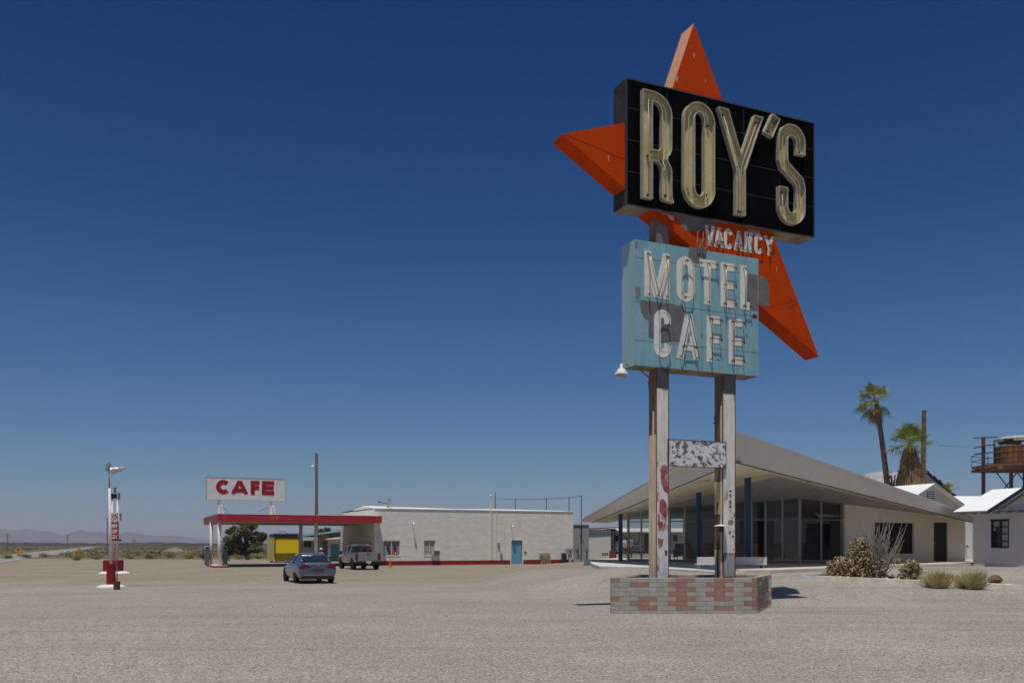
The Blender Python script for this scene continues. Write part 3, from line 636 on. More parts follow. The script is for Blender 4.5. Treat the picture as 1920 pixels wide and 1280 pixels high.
# ------------------------------------------------------------------ brick planter
pl = thing('brick_planter', 'low pink and grey brick planter round the feet of the big sign', 'planter', (0, 0, 0))
BP = [mat('brick_pink', (.38, .225, .175), .9, (.32, .185, .145), 6, .7, bump=.3), mat('brick_green_grey', (.42, .385, .31), .9, (.35, .32, .255), 6, .7, bump=.3), mat('brick_grey', (.45, .41, .35), .9, (.36, .33, .285), 6, .7, bump=.3), mat('mortar', (.20, .18, .155), .95), mat('brick_rose', (.38, .20, .17), .9, (.3, .12, .1), 6, .7), mat('brick_dark', (.30, .225, .18), .9, (.18, .135, .11), 9, .9)]
cor = [Vector((2.37, 21.7, 0)), Vector((5.86, 21.7, 0)), Vector((6.86, 24.15, 0)), Vector((3.37, 24.15, 0))]
m = MB(); ch_ = .112; TW = .2
for s in range(4):
    a, b = cor[s], cor[(s + 1) % 4]; d = (b - a); Ls = d.length; d.normalize(); nn = Vector((-d.y, d.x, 0))
    xf = Matrix(((d.x, nn.x, 0, a.x), (d.y, nn.y, 0, a.y), (0, 0, 1, 0), (0, 0, 0, 1)))
    e0, e1 = (0, Ls) if s % 2 == 0 else (TW, Ls - TW)
    m.box(e0 + .006, .006, -.15, e1 - .006, TW - .006, .855, 3, xf)
    for r_ in range(-1, 8):
        zc0 = .86 - (r_ + 1) * ch_ + .0; bl = .455
        if zc0 < -.12: continue
        top = (r_ == -1)
        if top: continue
        off = 0 if r_ % 2 else -.5 * bl - 0.03; x = off; k = r_ % 2
        while x < Ls:
            xa, xb = max(x, e0), min(x + bl, e1)
            if xb - xa > .03:
                c = (0 if (k % 2 == 0) else random.choice((1, 1, 2)))
                if c == 0 and random.random() < .2: c = 4
                if s % 2 == 1 and random.random() < .7: c = 5
                if random.random() < .06: c = 2
                if zc0 < .03: c = 2
                m.bevbox(xa + .004, 0, zc0 + .009, xb - .004, TW, zc0 + ch_, .004, c, xf)
            x += bl; k += 1
m.build('wall', BP, pl)
m = MB(); ins = [cor[0] + Vector((.25, .2, 0)), cor[1] + Vector((-.2, .2, 0)), cor[2] + Vector((-.25, -.2, 0)), cor[3] + Vector((.2, -.2, 0))]
m.add([(p.x, p.y, .42) for p in ins], [(0, 1, 2, 3)]); m.build('soil', mat('dark_soil', (.10, .075, .055), .95, (.05, .04, .03), 8, bump=.6), pl)
# ================================================================== CAFE AND GAS STATION
KC = 1.133; ZG = -.22
def inv2(o, px, py, v=0., th=TH):
    """photo pixel -> (u, world z) on a vertical plane through root o (x,y) turned by th, at local depth v"""
    a = (math.cos(th), math.sin(th)); r = (px - CX) / F; x0 = o[0] - a[1] * v; y0 = o[1] + a[0] * v
    t = (r * y0 - x0) / (a[0] - a[1] * r); return (t, H + (HY - py) / F * (y0 + a[1] * t))
CW = mat('rough_white_block_wall', (.78, .73, .64), .9, (.64, .60, .53), 1.1, .7, bump=.4, bscale=9, stretch=(1., 1., 2.4), col3=(.52, .49, .45), thr=.66, soft=.08, s3=.8)
REDB = mat('red_base_band', (.30, .012, .02), .7, (.22, .012, .018), 2, .7)
TEAL = mat('teal_door_paint', (.13, .36, .50), .5, (.11, .31, .44), 2)
ROOFW = mat('white_roof_coating', (.80, .80, .77), .8, (.70, .69, .66), 1.2, .5)
CGD = mat('dark_pane', (.015, .015, .015), .2)
co = (-10.9 * KC, 71.7 * KC); LU = 20.1; LV = 13.; HB = 5.1
cafe = thing('cafe_building', 'long white block cafe with red base band and blue door beside the gas canopy', 'building', (co[0], co[1], ZG), TH)
def u_(px, v=0): return inv2(co, px, 1000, v)[0]
def z_(py, px=850, v=0): return inv2(co, px, py, v)[1] - ZG
wins = [(u_(718.5), u_(750.5), z_(1040), z_(1013), 'shop'), (u_(795), u_(816.5), z_(1040), z_(1012.5), 'plain')]
du0, du1, dz1 = u_(958.5), u_(979), z_(1012.5, 968)
def wall_with_holes(m, u0, u1, za, zb, holes, v0, v1, mi=0, xf=None):
    """wall slab cut around rectangular openings (u0,u1,z0,z1)"""
    us = sorted(set([u0, u1] + [h[0] for h in holes] + [h[1] for h in holes])); zs = sorted(set([za, zb] + [h[2] for h in holes] + [h[3] for h in holes]))
    for i in range(len(us) - 1):
        for j in range(len(zs) - 1):
            cu, cz = (us[i] + us[i + 1]) / 2, (zs[j] + zs[j + 1]) / 2
            if any(h[0] < cu < h[1] and h[2] < cz < h[3] for h in holes): continue
            for vv, flip in ((v0, 0), (v1, 1)): m.add([(us[i], vv, zs[j]), (us[i + 1], vv, zs[j]), (us[i + 1], vv, zs[j + 1]), (us[i], vv, zs[j + 1])], [(0, 1, 2, 3) if not flip else (3, 2, 1, 0)], mi, xf)
    for h in holes:
        m.add([(h[0], v0, h[2]), (h[0], v1, h[2]), (h[0], v1, h[3]), (h[0], v0, h[3])], [(0, 1, 2, 3)], mi, xf); m.add([(h[1], v0, h[2]), (h[1], v1, h[2]), (h[1], v1, h[3]), (h[1], v0, h[3])], [(3, 2, 1, 0)], mi, xf)
        m.add([(h[0], v0, h[3]), (h[0], v1, h[3]), (h[1], v1, h[3]), (h[1], v0, h[3])], [(0, 1, 2, 3)], mi, xf); m.add([(h[0], v0, h[2]), (h[0], v1, h[2]), (h[1], v1, h[2]), (h[1], v0, h[2])], [(3, 2, 1, 0)], mi, xf)
m = MB(); holes = [w_i[:4] for w_i in wins] + [(du0, du1, .02, dz1)]
wall_with_holes(m, 0, LU, 0, HB, holes, 0, .3)
# side, back, far end
m.add([(0, 0, 0), (0, LV, 0), (0, LV, HB), (0, 0, HB)], [(3, 2, 1, 0)]); m.add([(LU, 0, 0), (LU, LV, 0), (LU, LV, HB), (LU, 0, HB)], [(0, 1, 2, 3)]); m.add([(0, LV, 0), (LU, LV, 0), (LU, LV, HB), (0, LV, HB)], [(3, 2, 1, 0)])
m.build('wall', CW, cafe, fix=False)
m = MB(); m.box(.0, -.035, 0, du0 - .12, -.002, .42); m.box(du1 + .12, -.035, 0, LU + .03, -.002, .44); m.box(LU + .002, 0, 0, LU + .03, LV, .44); m.box(-.035, 0, 0, -.002, LV, .42)
m.build('base_band', REDB, cafe)
m = MB(); m.box(-.05, -.10, -.2, LU * .62, -.04, .05); m.build('curb', mat('stained_curb', (.25, .17, .13), .9), cafe)
m = MB(); m.box(-.03, -.06, HB, LU + .03, .3, HB + .07)
nn_ = 16
for i in range(nn_):
    a, b = LU * i / nn_, LU * (i + 1) / nn_; h0, h1 = [HB + .08 + .10 * abs(math.sin(q * 1.9 / LU * 3 + .6)) * (1 - .6 * q / LU) for q in (a, b)]
    m.add([(a, .25, HB + .07), (b, .25, HB + .07), (b, 2.2, h1 + .12), (a, 2.2, h0 + .12), (b, LV, HB + .1), (a, LV, HB + .1)], [(0, 1, 2, 3), (3, 2, 4, 5)])
m.add([(-.02, .4, HB + .07), (-.02, 4, HB + .42), (-.02, 8, HB + .07), (2.2, .4, HB + .07), (2.2, 4, HB + .42), (2.2, 8, HB + .07)], [(0, 1, 2), (0, 3, 4, 1), (1, 4, 5, 2), (3, 5, 4)])
m.build('roof', ROOFW, cafe, fix=False)
for k in range(4):
    m = MB(); m.box(-.03, 1.2 + k * 2.2, 1.45, -.002, 2.5 + k * 2.2, 2.15); o_ = m.build('window', CGD, cafe); m = MB(); m.box(-.05, 1.15 + k * 2.2, 1.38, -.031, 2.55 + k * 2.2, 1.45); m.build('sill', WHITE, o_)
for a, b, c, d, kd in wins:
    fr = MB(); fr.box(a - .02, -.03, c - .10, b + .02, .02, c + .0); fr.box(a, .05, c, a + .05, .12, d); fr.box(b - .05, .05, c, b, .12, d); fr.box(a + .05, .05, d - .05, b - .05, .12, d); fr.box((a + b) / 2 - .02, .05, c, (a + b) / 2 + .02, .11, d - .05)
    fo = fr.build('window', WHITE, cafe)
    pn = MB(); pn.box(a + .05, .13, c, b - .05, .14, d - .05); pn.build('pane', mat('curtain_pink', (.32, .25, .24), .8, (.25, .19, .19), 4, stretch=(5, 1, 1)) if kd == 'shop' else mat('curtain_cream', (.36, .34, .29), .8, (.28, .26, .22), 4, stretch=(6, 1, 1)), fo)
    if kd == 'shop':
        ds = MB(); wq = (b - a) / 8
        ds.box(a + .2, .10, c + .05, a + .2 + wq, .125, c + .62, 0); ds.box(a + 2.6 * wq, .10, c + .02, a + 4.6 * wq, .125, c + .45, 1); ds.box(a + 5.2 * wq, .10, c + .05, a + 6.6 * wq, .125, c + .4, 1); ds.box(a + 5.6 * wq, .09, c + .12, a + 6.2 * wq, .10, c + .3, 2)
        for q in (2.2, 5.3): ds.lathe([(.09, c + .5), (.13, c + .65), (.06, c + .95), (.02, c + 1.02)], 8, 3, Matrix.Translation((a + (q + .3) * wq, .11, 0)))
        ds.build('display', [mat('teal_poster', (.12, .35, .38)), mat('red_poster', (.38, .02, .03)), STWH, STK], fo)
dr = MB(); dr.box(du0 + .04, .08, .03, du1 - .04, .13, dz1 - .04); dr.box(du0 + .04, .065, .03, du1 - .04, .078, dz1 * .56, 0)
d_o = dr.build('door', TEAL, cafe); fr = MB(); fr.box(du0 - .1, -.05, .02, du0, .1, dz1 + .1); fr.box(du1, -.05, .02, du1 + .1, .1, dz1 + .1); fr.box(du0, -.05, dz1, du1, .1, dz1 + .1); fr.build('frame', WHITE, d_o)
hd = MB(); hd.tube([(du1 - .15, .02, 1.0), (du1 - .15, .07, 1.0)], .03, 8); hd.build('handle', GREY, d_o)
for px, py in ((773, 981), (958.5, 986)):
    q = u_(px); zz = z_(py, px); m = MB(); m.tube([(q, 0, zz + .1), (q, -.25, zz + .12), (q, -.42, zz + .02)], .03, 6, 0); m.tube([(q, -.40, zz + .06), (q, -.5, zz - .12)], .07, 10, 0, r2=.12); m.build('wall_lamp', WHITE, cafe)
# air conditioner in the second window, conduit mast, meters
q0, q1 = u_(808.5), u_(822); m = MB(); m.bevbox(q0, -.45, z_(1040), q1, .1, z_(1031), .02, 0)
for k in range(7): zz = z_(1040) + .06 + k * .055; m.box(q0 + .12, -.462, zz, q1 - .05, -.451, zz + .022, 1)
m.build('air_conditioner', [mat('ac_paint', (.5, .48, .43), .6), DARK], cafe)
m = MB(); m.box(q0 - .02, -.3, z_(1042.5), q1 + .05, -.04, z_(1041)); m.build('shelf', WHITE, cafe)
for px, r_, ztop, nm in ((919.5, .05, z_(930, 920), 'conduit'), (922.3, .035, z_(958, 920), 'conduit'), (930, .03, z_(958, 930), 'conduit'), (944.6, .025, z_(989, 945), 'conduit')):
    q = u_(px); m = MB(); m.tube([(q, -.07, .45), (q, -.07, ztop)], r_, 8); 
    if px == 919.5:
        m.lathe([(.09, ztop), (.11, ztop + .05), (.04, ztop + .14)], 10, 0, Matrix.Translation((q, -.07, 0))); m.box(q - .22, -.09, ztop - .36, q + .2, -.05, ztop - .30); m.box(q - .1, -.12, ztop - .25, q - .04, -.02, ztop - .05); m.tube([(q, -.07, ztop - .3), (q - .15, -.12, ztop - .1), (q + .05, -.12, ztop)], .015, 5)
    m.build(nm, mat('conduit_paint', (.78, .73, .65), .6), cafe)
m = MB(); q = u_(934.5); m.box(q - .12, -.13, z_(1024, 934), q + .12, 0, z_(1017, 934)); m.build('meter_box', mat('meter_grey', (.3, .28, .25)), cafe)
m = MB(); q = u_(939); m.box(q - .13, -.14, z_(1040, 939), q + .13, 0, z_(1034, 939)); m.tube([(q, -.14, z_(1037, 939)), (q, -.19, z_(1037, 939))], .09, 12); m.build('meter_box', mat('meter_pale', (.5, .48, .44)), cafe)
m = MB(); m.tube([(u_(821), -.02, z_(990, 830)), (u_(821), -.02, z_(960, 830))], .02, 5); m.build('wall_bracket', mat('conduit_paint', (.55, .52, .46)), cafe)
# small sign boards and wall vent
m = MB(); m.box(u_(985) - .08, -.05, z_(1037, 985), u_(985) + .08, 0, z_(1033, 985)); m.build('switch_box', DARK, cafe)
# roof gear
def wpt(o, u, v, z): return Vector((o[0], o[1], 0)) + A * u + Bv * v + Vector((0, 0, z))
p = wpt(co, u_(735), 1.2, 0); dish = thing('satellite_dish', 'small satellite dish on the white cafe roof', 'dish', (p.x, p.y, ZG + HB + .10), TH)
m = MB(); m.lathe([(.02, 0), (.2, .02), (.38, .07), (.45, .12), (.44, .13), (.36, .085), (.02, .02)], 20, 0, Matrix.Translation((.15, 0, .52)) @ Matrix.Rotation(R(-78), 4, 'Y') @ Matrix.Rotation(R(20), 4, 'X')); m.build('reflector', mat('dish_grey', (.33, .36, .36), .6), dish, smooth=True)
m = MB(); m.tube([(.1, 0, .4), (-.8, 0, .58)], .03, 6); m.box(-.9, -.04, .52, -.78, .04, .64); m.build('arm', DARK, dish)
m = MB(); m.tube([(0, 0, 0), (.08, 0, .45)], .04, 6); m.build('stand', GREY, dish)
# tall pipe frame behind the roof
fx = [(928.5, 923), (966, 934), (1024.5, 933), (1067, 931), (1090, 928)]
fr_ = thing('pipe_frame', 'tall thin pipe frame with top wire rising behind the cafe roof', 'fence', wpt(co, 17, 7, ZG))
tops = []
for i, (px, py) in enumerate(fx):
    D = 97 - i * .8; t_ = at(px, py, D); m = MB(); b_ = Vector((t_.x, t_.y, ZG)); rel = fr_.location; m.tube([b_ - rel, t_ - rel], .055 if i else .08, 6, r2=.04); m.build('post', DARK, fr_); tops.append(t_ - rel - Vector((0, 0, .1)))
tops[0] = at(928.5, 934, 97) - fr_.location
m = MB(); m.tube(tops, .025, 4); m.build('rail', DARK, fr_)
# ---- canopy
fo_ = (-21.4 * KC, 66 * KC); CL = 13.9; CD = 12.6
can = thing('gas_canopy', 'flat gas station canopy with red fascia on white columns', 'canopy', (fo_[0], fo_[1], ZG), TH)
ct = lambda py, px=409: inv2(fo_, px, py)[1] - ZG
zt_, zb_ = ct(963), ct(977.)
RF = mat('red_fascia', (.42, .018, .032), .45, (.33, .02, .03), .8, .7, col3=(.30, .10, .10), thr=.66, s3=1.2, spec=.4)
m = MB()
for a, b, c, d in ((0, 0, CL, .05), (0, CD - .05, CL, CD), (0, .05, .05, CD - .05), (CL - .05, .05, CL, CD - .05)): m.box(a, b, zb_, c, d, zt_)
fa = m.build('fascia', RF, can)
m = MB(); m.box(.05, .05, zb_ + .05, CL - .05, CD - .05, zb_ + .14); 
for k in range(1, 6): m.box(.05, CD * k / 6 - .05, zb_ - .02, CL - .05, CD * k / 6 + .05, zb_ + .048)
m.build('soffit', mat('soffit_cream', (.5, .44, .32), .8), can)
m = MB(); m.box(.05, .05, zt_ - .1, CL - .05, CD - .05, zt_ - .04); m.box(-.02, -.02, zt_ + .002, CL + .02, .1, zt_ + .03); m.box(-.02, .1, zt_ + .002, .1, CD, zt_ + .03); m.build('deck', ROOFW, can)
textpart("12' 8\"", .34, mat('faded_gold_letter', (.5, .3, .16)), can, (inv2(fo_, 515, 970)[0], -.004, (zt_ + zb_) / 2 + .02), 'lettering', .003)
CR = mat('column_white', (.80, .75, .68), .7, (.66, .61, .55), 2.5, .6, stretch=(1, 1, .4))
cols = [(inv2(fo_, 411.5, 1000, .5)[0], .5), (inv2(fo_, 396.5, 1000, 6.3)[0], 6.3), (inv2(fo_, 592.5, 1000, .7)[0], .7), (inv2(fo_, 564, 1000, 6.5)[0], 6.5)]
for u, v in cols:
    m = MB(); m.tube([(u, v, 0), (u, v, zb_ + .05)], .15, 14); m.lathe([(.19, 0), (.19, .1), (.155, .13)], 14, 0, Matrix.Translation((u, v, 0))); m.build('column', CR, can, smooth=True)
m = MB(); q = inv2(fo_, 511, 980, 3)[0]; m.box(q - .8, 3, zb_ - .14, q + .8, 3.4, zb_ - .02); m.build('light_box', mat('lamp_box', (.25, .24, .2)), can)
# pump island and pumps
isl = MB()
pts = []
u0_, u1_ = cols[0][0] - .55, cols[0][0] + .75
for a_ in range(0, 181, 20): pts.append(((u0_ + u1_) / 2 + (u1_ - u0_) / 2 * math.cos(R(180 + a_)), .2 + .5 * math.sin(R(180 + a_))))
pts += [(u1_ - .1, 7.2), (u0_ + .1, 7.2)]
isl.prism(pts, 0, .14, 'z', 0); i2 = [((p[0] - (u0_ + u1_) / 2) * .88 + (u0_ + u1_) / 2, (p[1] - 3.4) * .97 + 3.4) for p in pts]; isl.prism(i2, .14, .15, 'z', 1)
io = isl.build('pump_island', [mat('red_curb', (.33, .03, .04), .7, (.25, .05, .05), 3), CONC]); io.location = can.location; io.rotation_euler = can.rotation_euler
tag(io, 'red edged concrete island under the left canopy columns', 'island')
def gas_pump(label, u, v):
    p = wpt(fo_, u, v, ZG + .15); t = thing('gas_pump', label, 'gas pump', p, TH, 'gas pumps on the island')
    m = MB(); m.bevbox(-.19, -.22, 0, .19, .22, 1.3, .04); m.build('cabinet', mat('pump_grey', (.16, .16, .16), .5, (.09, .09, .10), 4), t)
    m = MB(); m.bevbox(-.20, -.24, 1.3, .20, .24, 1.62, .06); m.box(-.13, -.246, 1.36, .13, -.241, 1.55, 1); m.build('head', [mat('pump_head', (.35, .36, .35)), STK], t)
    for sgn in (1, -1):
        m = MB(); m.tube([(.2 * sgn, 0, 1.35), (.28 * sgn, -.04, 1.3), (.36 * sgn, -.05, .8), (.34 * sgn, -.03, .35), (.26 * sgn, 0, .4), (.22 * sgn, 0, .9)], .028, 6); m.build('hose', BLACK, t, smooth=True)
    return t
gas_pump('grey gas pump with black hoses right of the front left canopy column', cols[0][0] + .52, 1.15); gas_pump('dark gas pump beside the rear left canopy column', cols[1][0] - .45, 5.6)
# ---- CAFE roof sign
csg = thing('cafe_sign', 'white board with red capital letters standing on the red canopy', 'sign', wpt(fo_, 0, .6, ZG + zt_ + .03), TH)
so_ = wpt(fo_, 0, .6, 0); cs = lambda px, py: (inv2((so_.x, so_.y), px, py)[0], inv2((so_.x, so_.y), px, py)[1] - csg.location.z)
(a0, b1), (a1, _) = cs(385.5, 893), cs(535, 893); b0 = cs(385.5, 936.5)[1]
m = MB(); m.box(a0, 0, b0, a1, .28, b1); bd = m.build('board', mat('cafe_board_white', (.72, .72, .71), .6, (.60, .60, .59), 1.5, .6, col3=(.42, .36, .33), thr=.7, s3=1.8), csg)
m = MB()
for k in range(1, 6): q = a0 + (a1 - a0) * k / 6; m.box(q - .006, -.002, b0, q + .006, -.0005, b1)
m.box(a0, -.02, b1 - .05, a1, -.0, b1 + .01); m.box(a0, -.02, b0 - .01, a1, 0, b0 + .05); m.box(a0 - .01, -.02, b0, a0 + .09, -.0, b1); m.box(a1 - .05, -.02, b0, a1 + .01, 0, b1)
m.build('trim', mat('board_trim', (.5, .45, .38), .7), bd)
RL = mat('cafe_letter_red', (.36, .008, .022), .5)
_g = glyph
def glyph(ch, s=.2, asp=2., _g=_g):
    if ch == 'c': h = s / 2; return [('o', [(.5 + (.5 - h) * math.cos(R(a)), .5 + (.5 - h / asp) * math.sin(R(a))) for a in range(42, 320, 12)])]
    return _g(ch, s, asp)
lt, lb = cs(450, 900)[1], cs(450, 926.5)[1]
for ch, xa, xb_ in (('c', 405, 432.5), ('A', 433.5, 465), ('F', 470, 486.5), ('E', 491, 514)):
    flat_letter(ch, cs(xa, 900)[0], cs(xb_, 900)[0], lb, lt, .34 if ch != 'c' else .36, 0, RL, csg, name='letter', base=.02)
for px in (411, 508.5):
    q = cs(px, 950)[0]; m = MB(); m.box(q - .1, .08, -.04, q + .1, .2, b0); m.build('post', mat('column_white', ()), csg)
    m = MB(); m.tube([(q + .1, .1, .75), (q + .22, -.1, .6), (q + .28, -.3, 0)], .07, 6); m.build('brace', CREAM, csg)
for xa, ya, xb_, yb_ in ((416, 949, 431, 956), (504, 951, 489, 957)):
    a, b = cs(xa, ya), cs(xb_, yb_); m = MB(); m.tube([(a[0], .15, a[1]), (b[0], 1.6, max(.0, b[1]))], .02, 5); m.build('brace', DARK, csg)
# ---- things along the cafe wall
p = wpt(co, u_(1020.5), -.35, ZG); pal = thing('wooden_pallet', 'weathered wooden pallet leaning on the cafe wall right of the blue door', 'pallet', p, TH)
xf = Matrix.Rotation(R(-12), 4, 'X'); q = 1.05
for k in range(7): m = MB(); m.box(-.55 + k * .165, -.02, .0, -.55 + k * .165 + .10, .0, q, 0, xf); m.build('slat', mat('pallet_wood', (.40, .29, .13), .9, (.12, .08, .04), 5, .9), pal)
for zz in (.02, .5, .96): m = MB(); m.box(-.56, .0, zz, .56, .09, zz + .09, 0, xf); m.build('beam', WOODP, pal)
p = wpt(co, u_(1053.5), -.45, ZG); bn = thing('trash_can', 'slim black trash can against the red base of the cafe wall', 'bin', p, TH)
m = MB(); m.bevbox(-.22, -.2, 0, .22, .2, .95, .04); m.build('body', DARK, bn); m = MB(); m.bevbox(-.24, -.22, .96, .24, .22, 1.12, .05); m.build('lid', mat('bin_lid', (.12, .12, .12)), bn)
p = wpt(co, u_(1064.5), -.5, ZG); eb = thing('utility_box', 'beige utility box on a white post at the right end of the cafe wall', 'box', p, TH)
m = MB(); m.bevbox(-.42, -.18, .98, .42, .18, 1.55, .03); m.box(-.2, -.19, 1.1, .0, -.181, 1.35, 1); m.build('cabinet', [mat('box_beige', (.36, .33, .28), .6), DARK], eb)
m = MB(); m.box(-.16, -.1, 0, .16, .1, .98); m.build('post', mat('post_stained', (.5, .46, .42), .8, (.35, .25, .2), 4, .8), eb)
def cone(px, D, label):
    x = (px - CX) / F * D; t = thing('traffic_cone', label, 'cone', (x, D, g(x, D)))
    m = MB(); m.lathe([(.15, .03), (.13, .1), (.10, .28), (.07, .46), (.035, .7), (.03, .71)], 14); m.build('body', mat('cone_orange', (.5, .15, .06), .6), t); m = MB(); m.bevbox(-.2, -.2, 0, .2, .2, .03, .01); m.build('base', mat('cone_orange', ()), t)
cone(732, 75.5, 'faded orange traffic cone in front of the cafe window')
# ---- grey shed right of the cafe
sD = 96.; sx0, sx1 = (1066 - CX) / F * sD, (1104 - CX) / F * sD
sh = thing('grey_shed', 'plain grey green shed between the cafe and the motel office', 'shed', (sx0, sD, g(sx1, sD) - .1))
GSH = mat('grey_green_panel', (.27, .29, .26), .7, (.235, .25, .23), 2, stretch=(6, 1, 1)); hh = H + (HY - 984) / F * sD - sh.location.z
m = MB(); m.box(0, 0, 0, sx1 - sx0, 4, hh); m.build('wall', GSH, sh); m = MB(); m.box(-.05, -.1, hh, sx1 - sx0 + .05, 4.1, hh + .05); m.build('roof', mat('shed_roof', (.3, .31, .3)), sh)
for px in (1083.5, 1100.2): q = (px - CX) / F * sD - sx0; m = MB(); m.box(q - .05, -.08, .12, q + .05, -.0, 1.25); m.build('door_edge', DARK, sh)
q = (1091.5 - CX) / F * sD - sx0; zz = H + (HY - 1013) / F * sD - sh.location.z; m = MB(); m.tube([(q + .16 * math.cos(R(a)), -.01, zz + .2 * math.sin(R(a))) for a in range(0, 360, 20)], .022, 5, closed=True); m.box(q - .03, -.03, zz - .14, q + .0, -.005, zz + .14); m.box(q + .05, -.03, zz - .14, q + .08, -.005, zz + .14); m.build('emblem', mat('emblem_red', (.5, .08, .1)), sh)
q = (1090.5 - CX) / F * sD - sx0; zz = H + (HY - 990) / F * sD - sh.location.z; m = MB(); m.tube([(q, 0, zz + .1), (q - .02, -.2, zz), (q - .16, -.25, zz - .14)], .06, 8, r2=.08); m.build('wall_lamp', mat('lamp_dark', (.08, .04, .03)), sh)
# ================================================================== PRICE SIGN, LAMP POLE
PADW = mat('pad_white', (.80, .79, .75), .8, (.68, .66, .62), 3)
def drum(m, r, h, mi=0):
    m.lathe([(r, 0), (r, h * .32), (r * 1.02, h * .335), (r, h * .35), (r, h * .65), (r * 1.02, h * .665), (r, h * .68), (r, h - .02), (r * 1.03, h - .01), (r * 1.03, h), (r * .5, h - .01)], 28, mi)
Dp = 40.; xp = (208.3 - CX) / F * Dp
lpz = g(xp, Dp); lt_ = thing('lamp_pole', 'white lamp pole set in a maroon drum on a white round pad', 'lamp pole', (xp, Dp, lpz)); s_ = Dp / F
m = MB(); m.lathe([(.60, -.02), (.58, .05), (.40, .11), (.2, .13)], 32); m.build('pad', PADW, lt_)
m = MB(); drum(m, .19, (1101 - 1058.5) * s_); m.build('drum', REDP, lt_, smooth=False)
m = MB(); ztop = H + (HY - 915) * s_ - lpz; m.tube([(0, 0, .8), (-.07, 0, ztop)], .062, 12, r2=.05); m.tube([(-.07, 0, ztop), (-.09, 0, H + (HY - 884) * s_ - lpz)], .03, 8, 1); m.build('pole', [CR, GREY], lt_, smooth=True)
m = MB(); zc = H + (HY - 882) * s_ - lpz; m.lathe([(.04, -.02), (.10, .05), (.11, .10), (.11, .32), (.09, .34), (.09, .36), (.03, .37)], 14, 0, Matrix.Translation((-.14, 0, zc))); m.build('lamp_head', mat('lamp_glass', (.32, .36, .34), .3, metal=.2), lt_)
xf = Matrix.Translation((-.02, 0, zc - .02)) @ Matrix.Rotation(R(78), 4, 'Y'); m = MB(); m.lathe([(.17, .06), (.16, .10), (.13, .3), (.10, .36), (.09, .52), (.04, .6), (.03, .7)], 16, 0, xf); m.lathe([(.15, .055), (.11, .05), (.05, .08)], 16, 1, xf); m.tube([(-.12, 0, zc + .08), (.15, 0, zc + .1), (.35, 0, zc + .02)], .016, 5, 2); m.build('lamp_head', [mat('lamp_alu', (.55, .56, .57), .35, metal=.6), RUST, DARK], lt_)
# rusty bucket with thin pipe
Db = 38.; xb = (219 - CX) / F * Db; zb = g(xb, Db); bt = thing('rusty_bucket', 'rusty bucket holding a thin upright pipe beside the maroon drum', 'bucket', (xb, Db, zb)); m = MB(); m.lathe([(.12, 0), (.135, .16), (.135, .32), (.14, .34), (.11, .33)], 20); m.build('body', RUST, bt)
m = MB(); m.tube([(.0, 0, .3), (.01, 0, .62), (0, 0, 1.35)], .03, 8, 0, r2=.02); m.build('pipe', mat('pipe_brown', (.2, .15, .12)), bt)
# price sign
Dq = 1.87 * F / (1074.5 - HY); xq = (214.5 - CX) / F * Dq; zq = g(xq, Dq); s_ = Dq / F
ps = thing('price_sign', 'gas price sign on two white pipes set in a wide maroon drum', 'sign', (xq, Dq, zq)); zl = lambda py: H + (HY - py) * s_ - zq; xl = lambda px: (px - 214.5) * s_
m = MB(); m.lathe([(.98, -.02), (.94, .05), (.7, .14), (.3, .17)], 36); m.build('pad', PADW, ps)
m = MB(); m.bevbox(xl(198), -.45, 0.03, xl(227), .45, zl(1049), .06); m.build('drum', REDP, ps)
for a, b in ((212.5, 209.8), (218.8, 221)): m = MB(); m.tube([(xl(a), 0, zl(1050)), (xl(b), 0, zl(934))], .075, 10, r2=.07); m.build('pole', CR, ps, smooth=True)
m = MB(); m.box(xl(208), -.18, zl(935), xl(209.6), .18, zl(924)); m.box(xl(221.6), -.18, zl(935), xl(223.4), .18, zl(924)); m.box(xl(208), -.18, zl(925), xl(223.4), .18, zl(924), 0); m.box(xl(209.6), -.1, zl(934), xl(221.6), .15, zl(926), 1); m.lathe([(.05, 0), (.08, .1), (.06, .25), (.16, .33), (.04, .36)], 12, 2, Matrix.Translation((xl(215.5), 0, zl(924)))); m.build('lamp', [mat('lamp_frame', (.45, .45, .38)), DARK, GREY], ps)
m = MB(); m.box(xl(208), -.12, zl(976), xl(225), -.085, zl(961)); m.box(xl(225), -.12, zl(975), xl(227), .05, zl(962), 1); wb = m.build('board', [WHITE, mat('board_edge', (.3, .27, .24))], ps)
textpart('GAS', .29, RL, wb, (xl(216.5), -.124, zl(965.5)), 'lettering', .003, .8, .008); textpart('CAFE', .29, RL, wb, (xl(216.5), -.124, zl(972)), 'lettering', .003, .66, .008)
m = MB(); m.box(xl(208), -.12, zl(1013), xl(224), -.085, zl(979)); rb_ = m.build('board', mat('price_board_red', (.33, .015, .03), .5), ps)
for tx, py in (('499', 986), ('539', 996), ('521', 1006)):
    mp_ = MB(); mp_.box(xl(208.3), -.125, zl(py + 4), xl(223.7), -.121, zl(py - 3.5)); mp_.build('price_panel', mat('price_panel', (.36, .03, .045) if tx != '521' else (.34, .10, .12)), rb_)
    textpart(tx, .36, STWH, rb_, (xl(215.2), -.13, zl(py + .3)), 'price', .003, .78, .012); textpart('9', .17, STWH, rb_, (xl(222.6), -.13, zl(py - 1.5)), 'price', .003, .8, .005)
m = MB(); m.box(xl(205.5), -.05, zl(1013.5), xl(226), .05, zl(1011.5)); m.tube([(xl(225.5), -.1, zl(1012)), (xl(225.5), .1, zl(1012))], .06, 8); m.build('bracket', mat('bracket_blue', (.05, .06, .12)), ps)
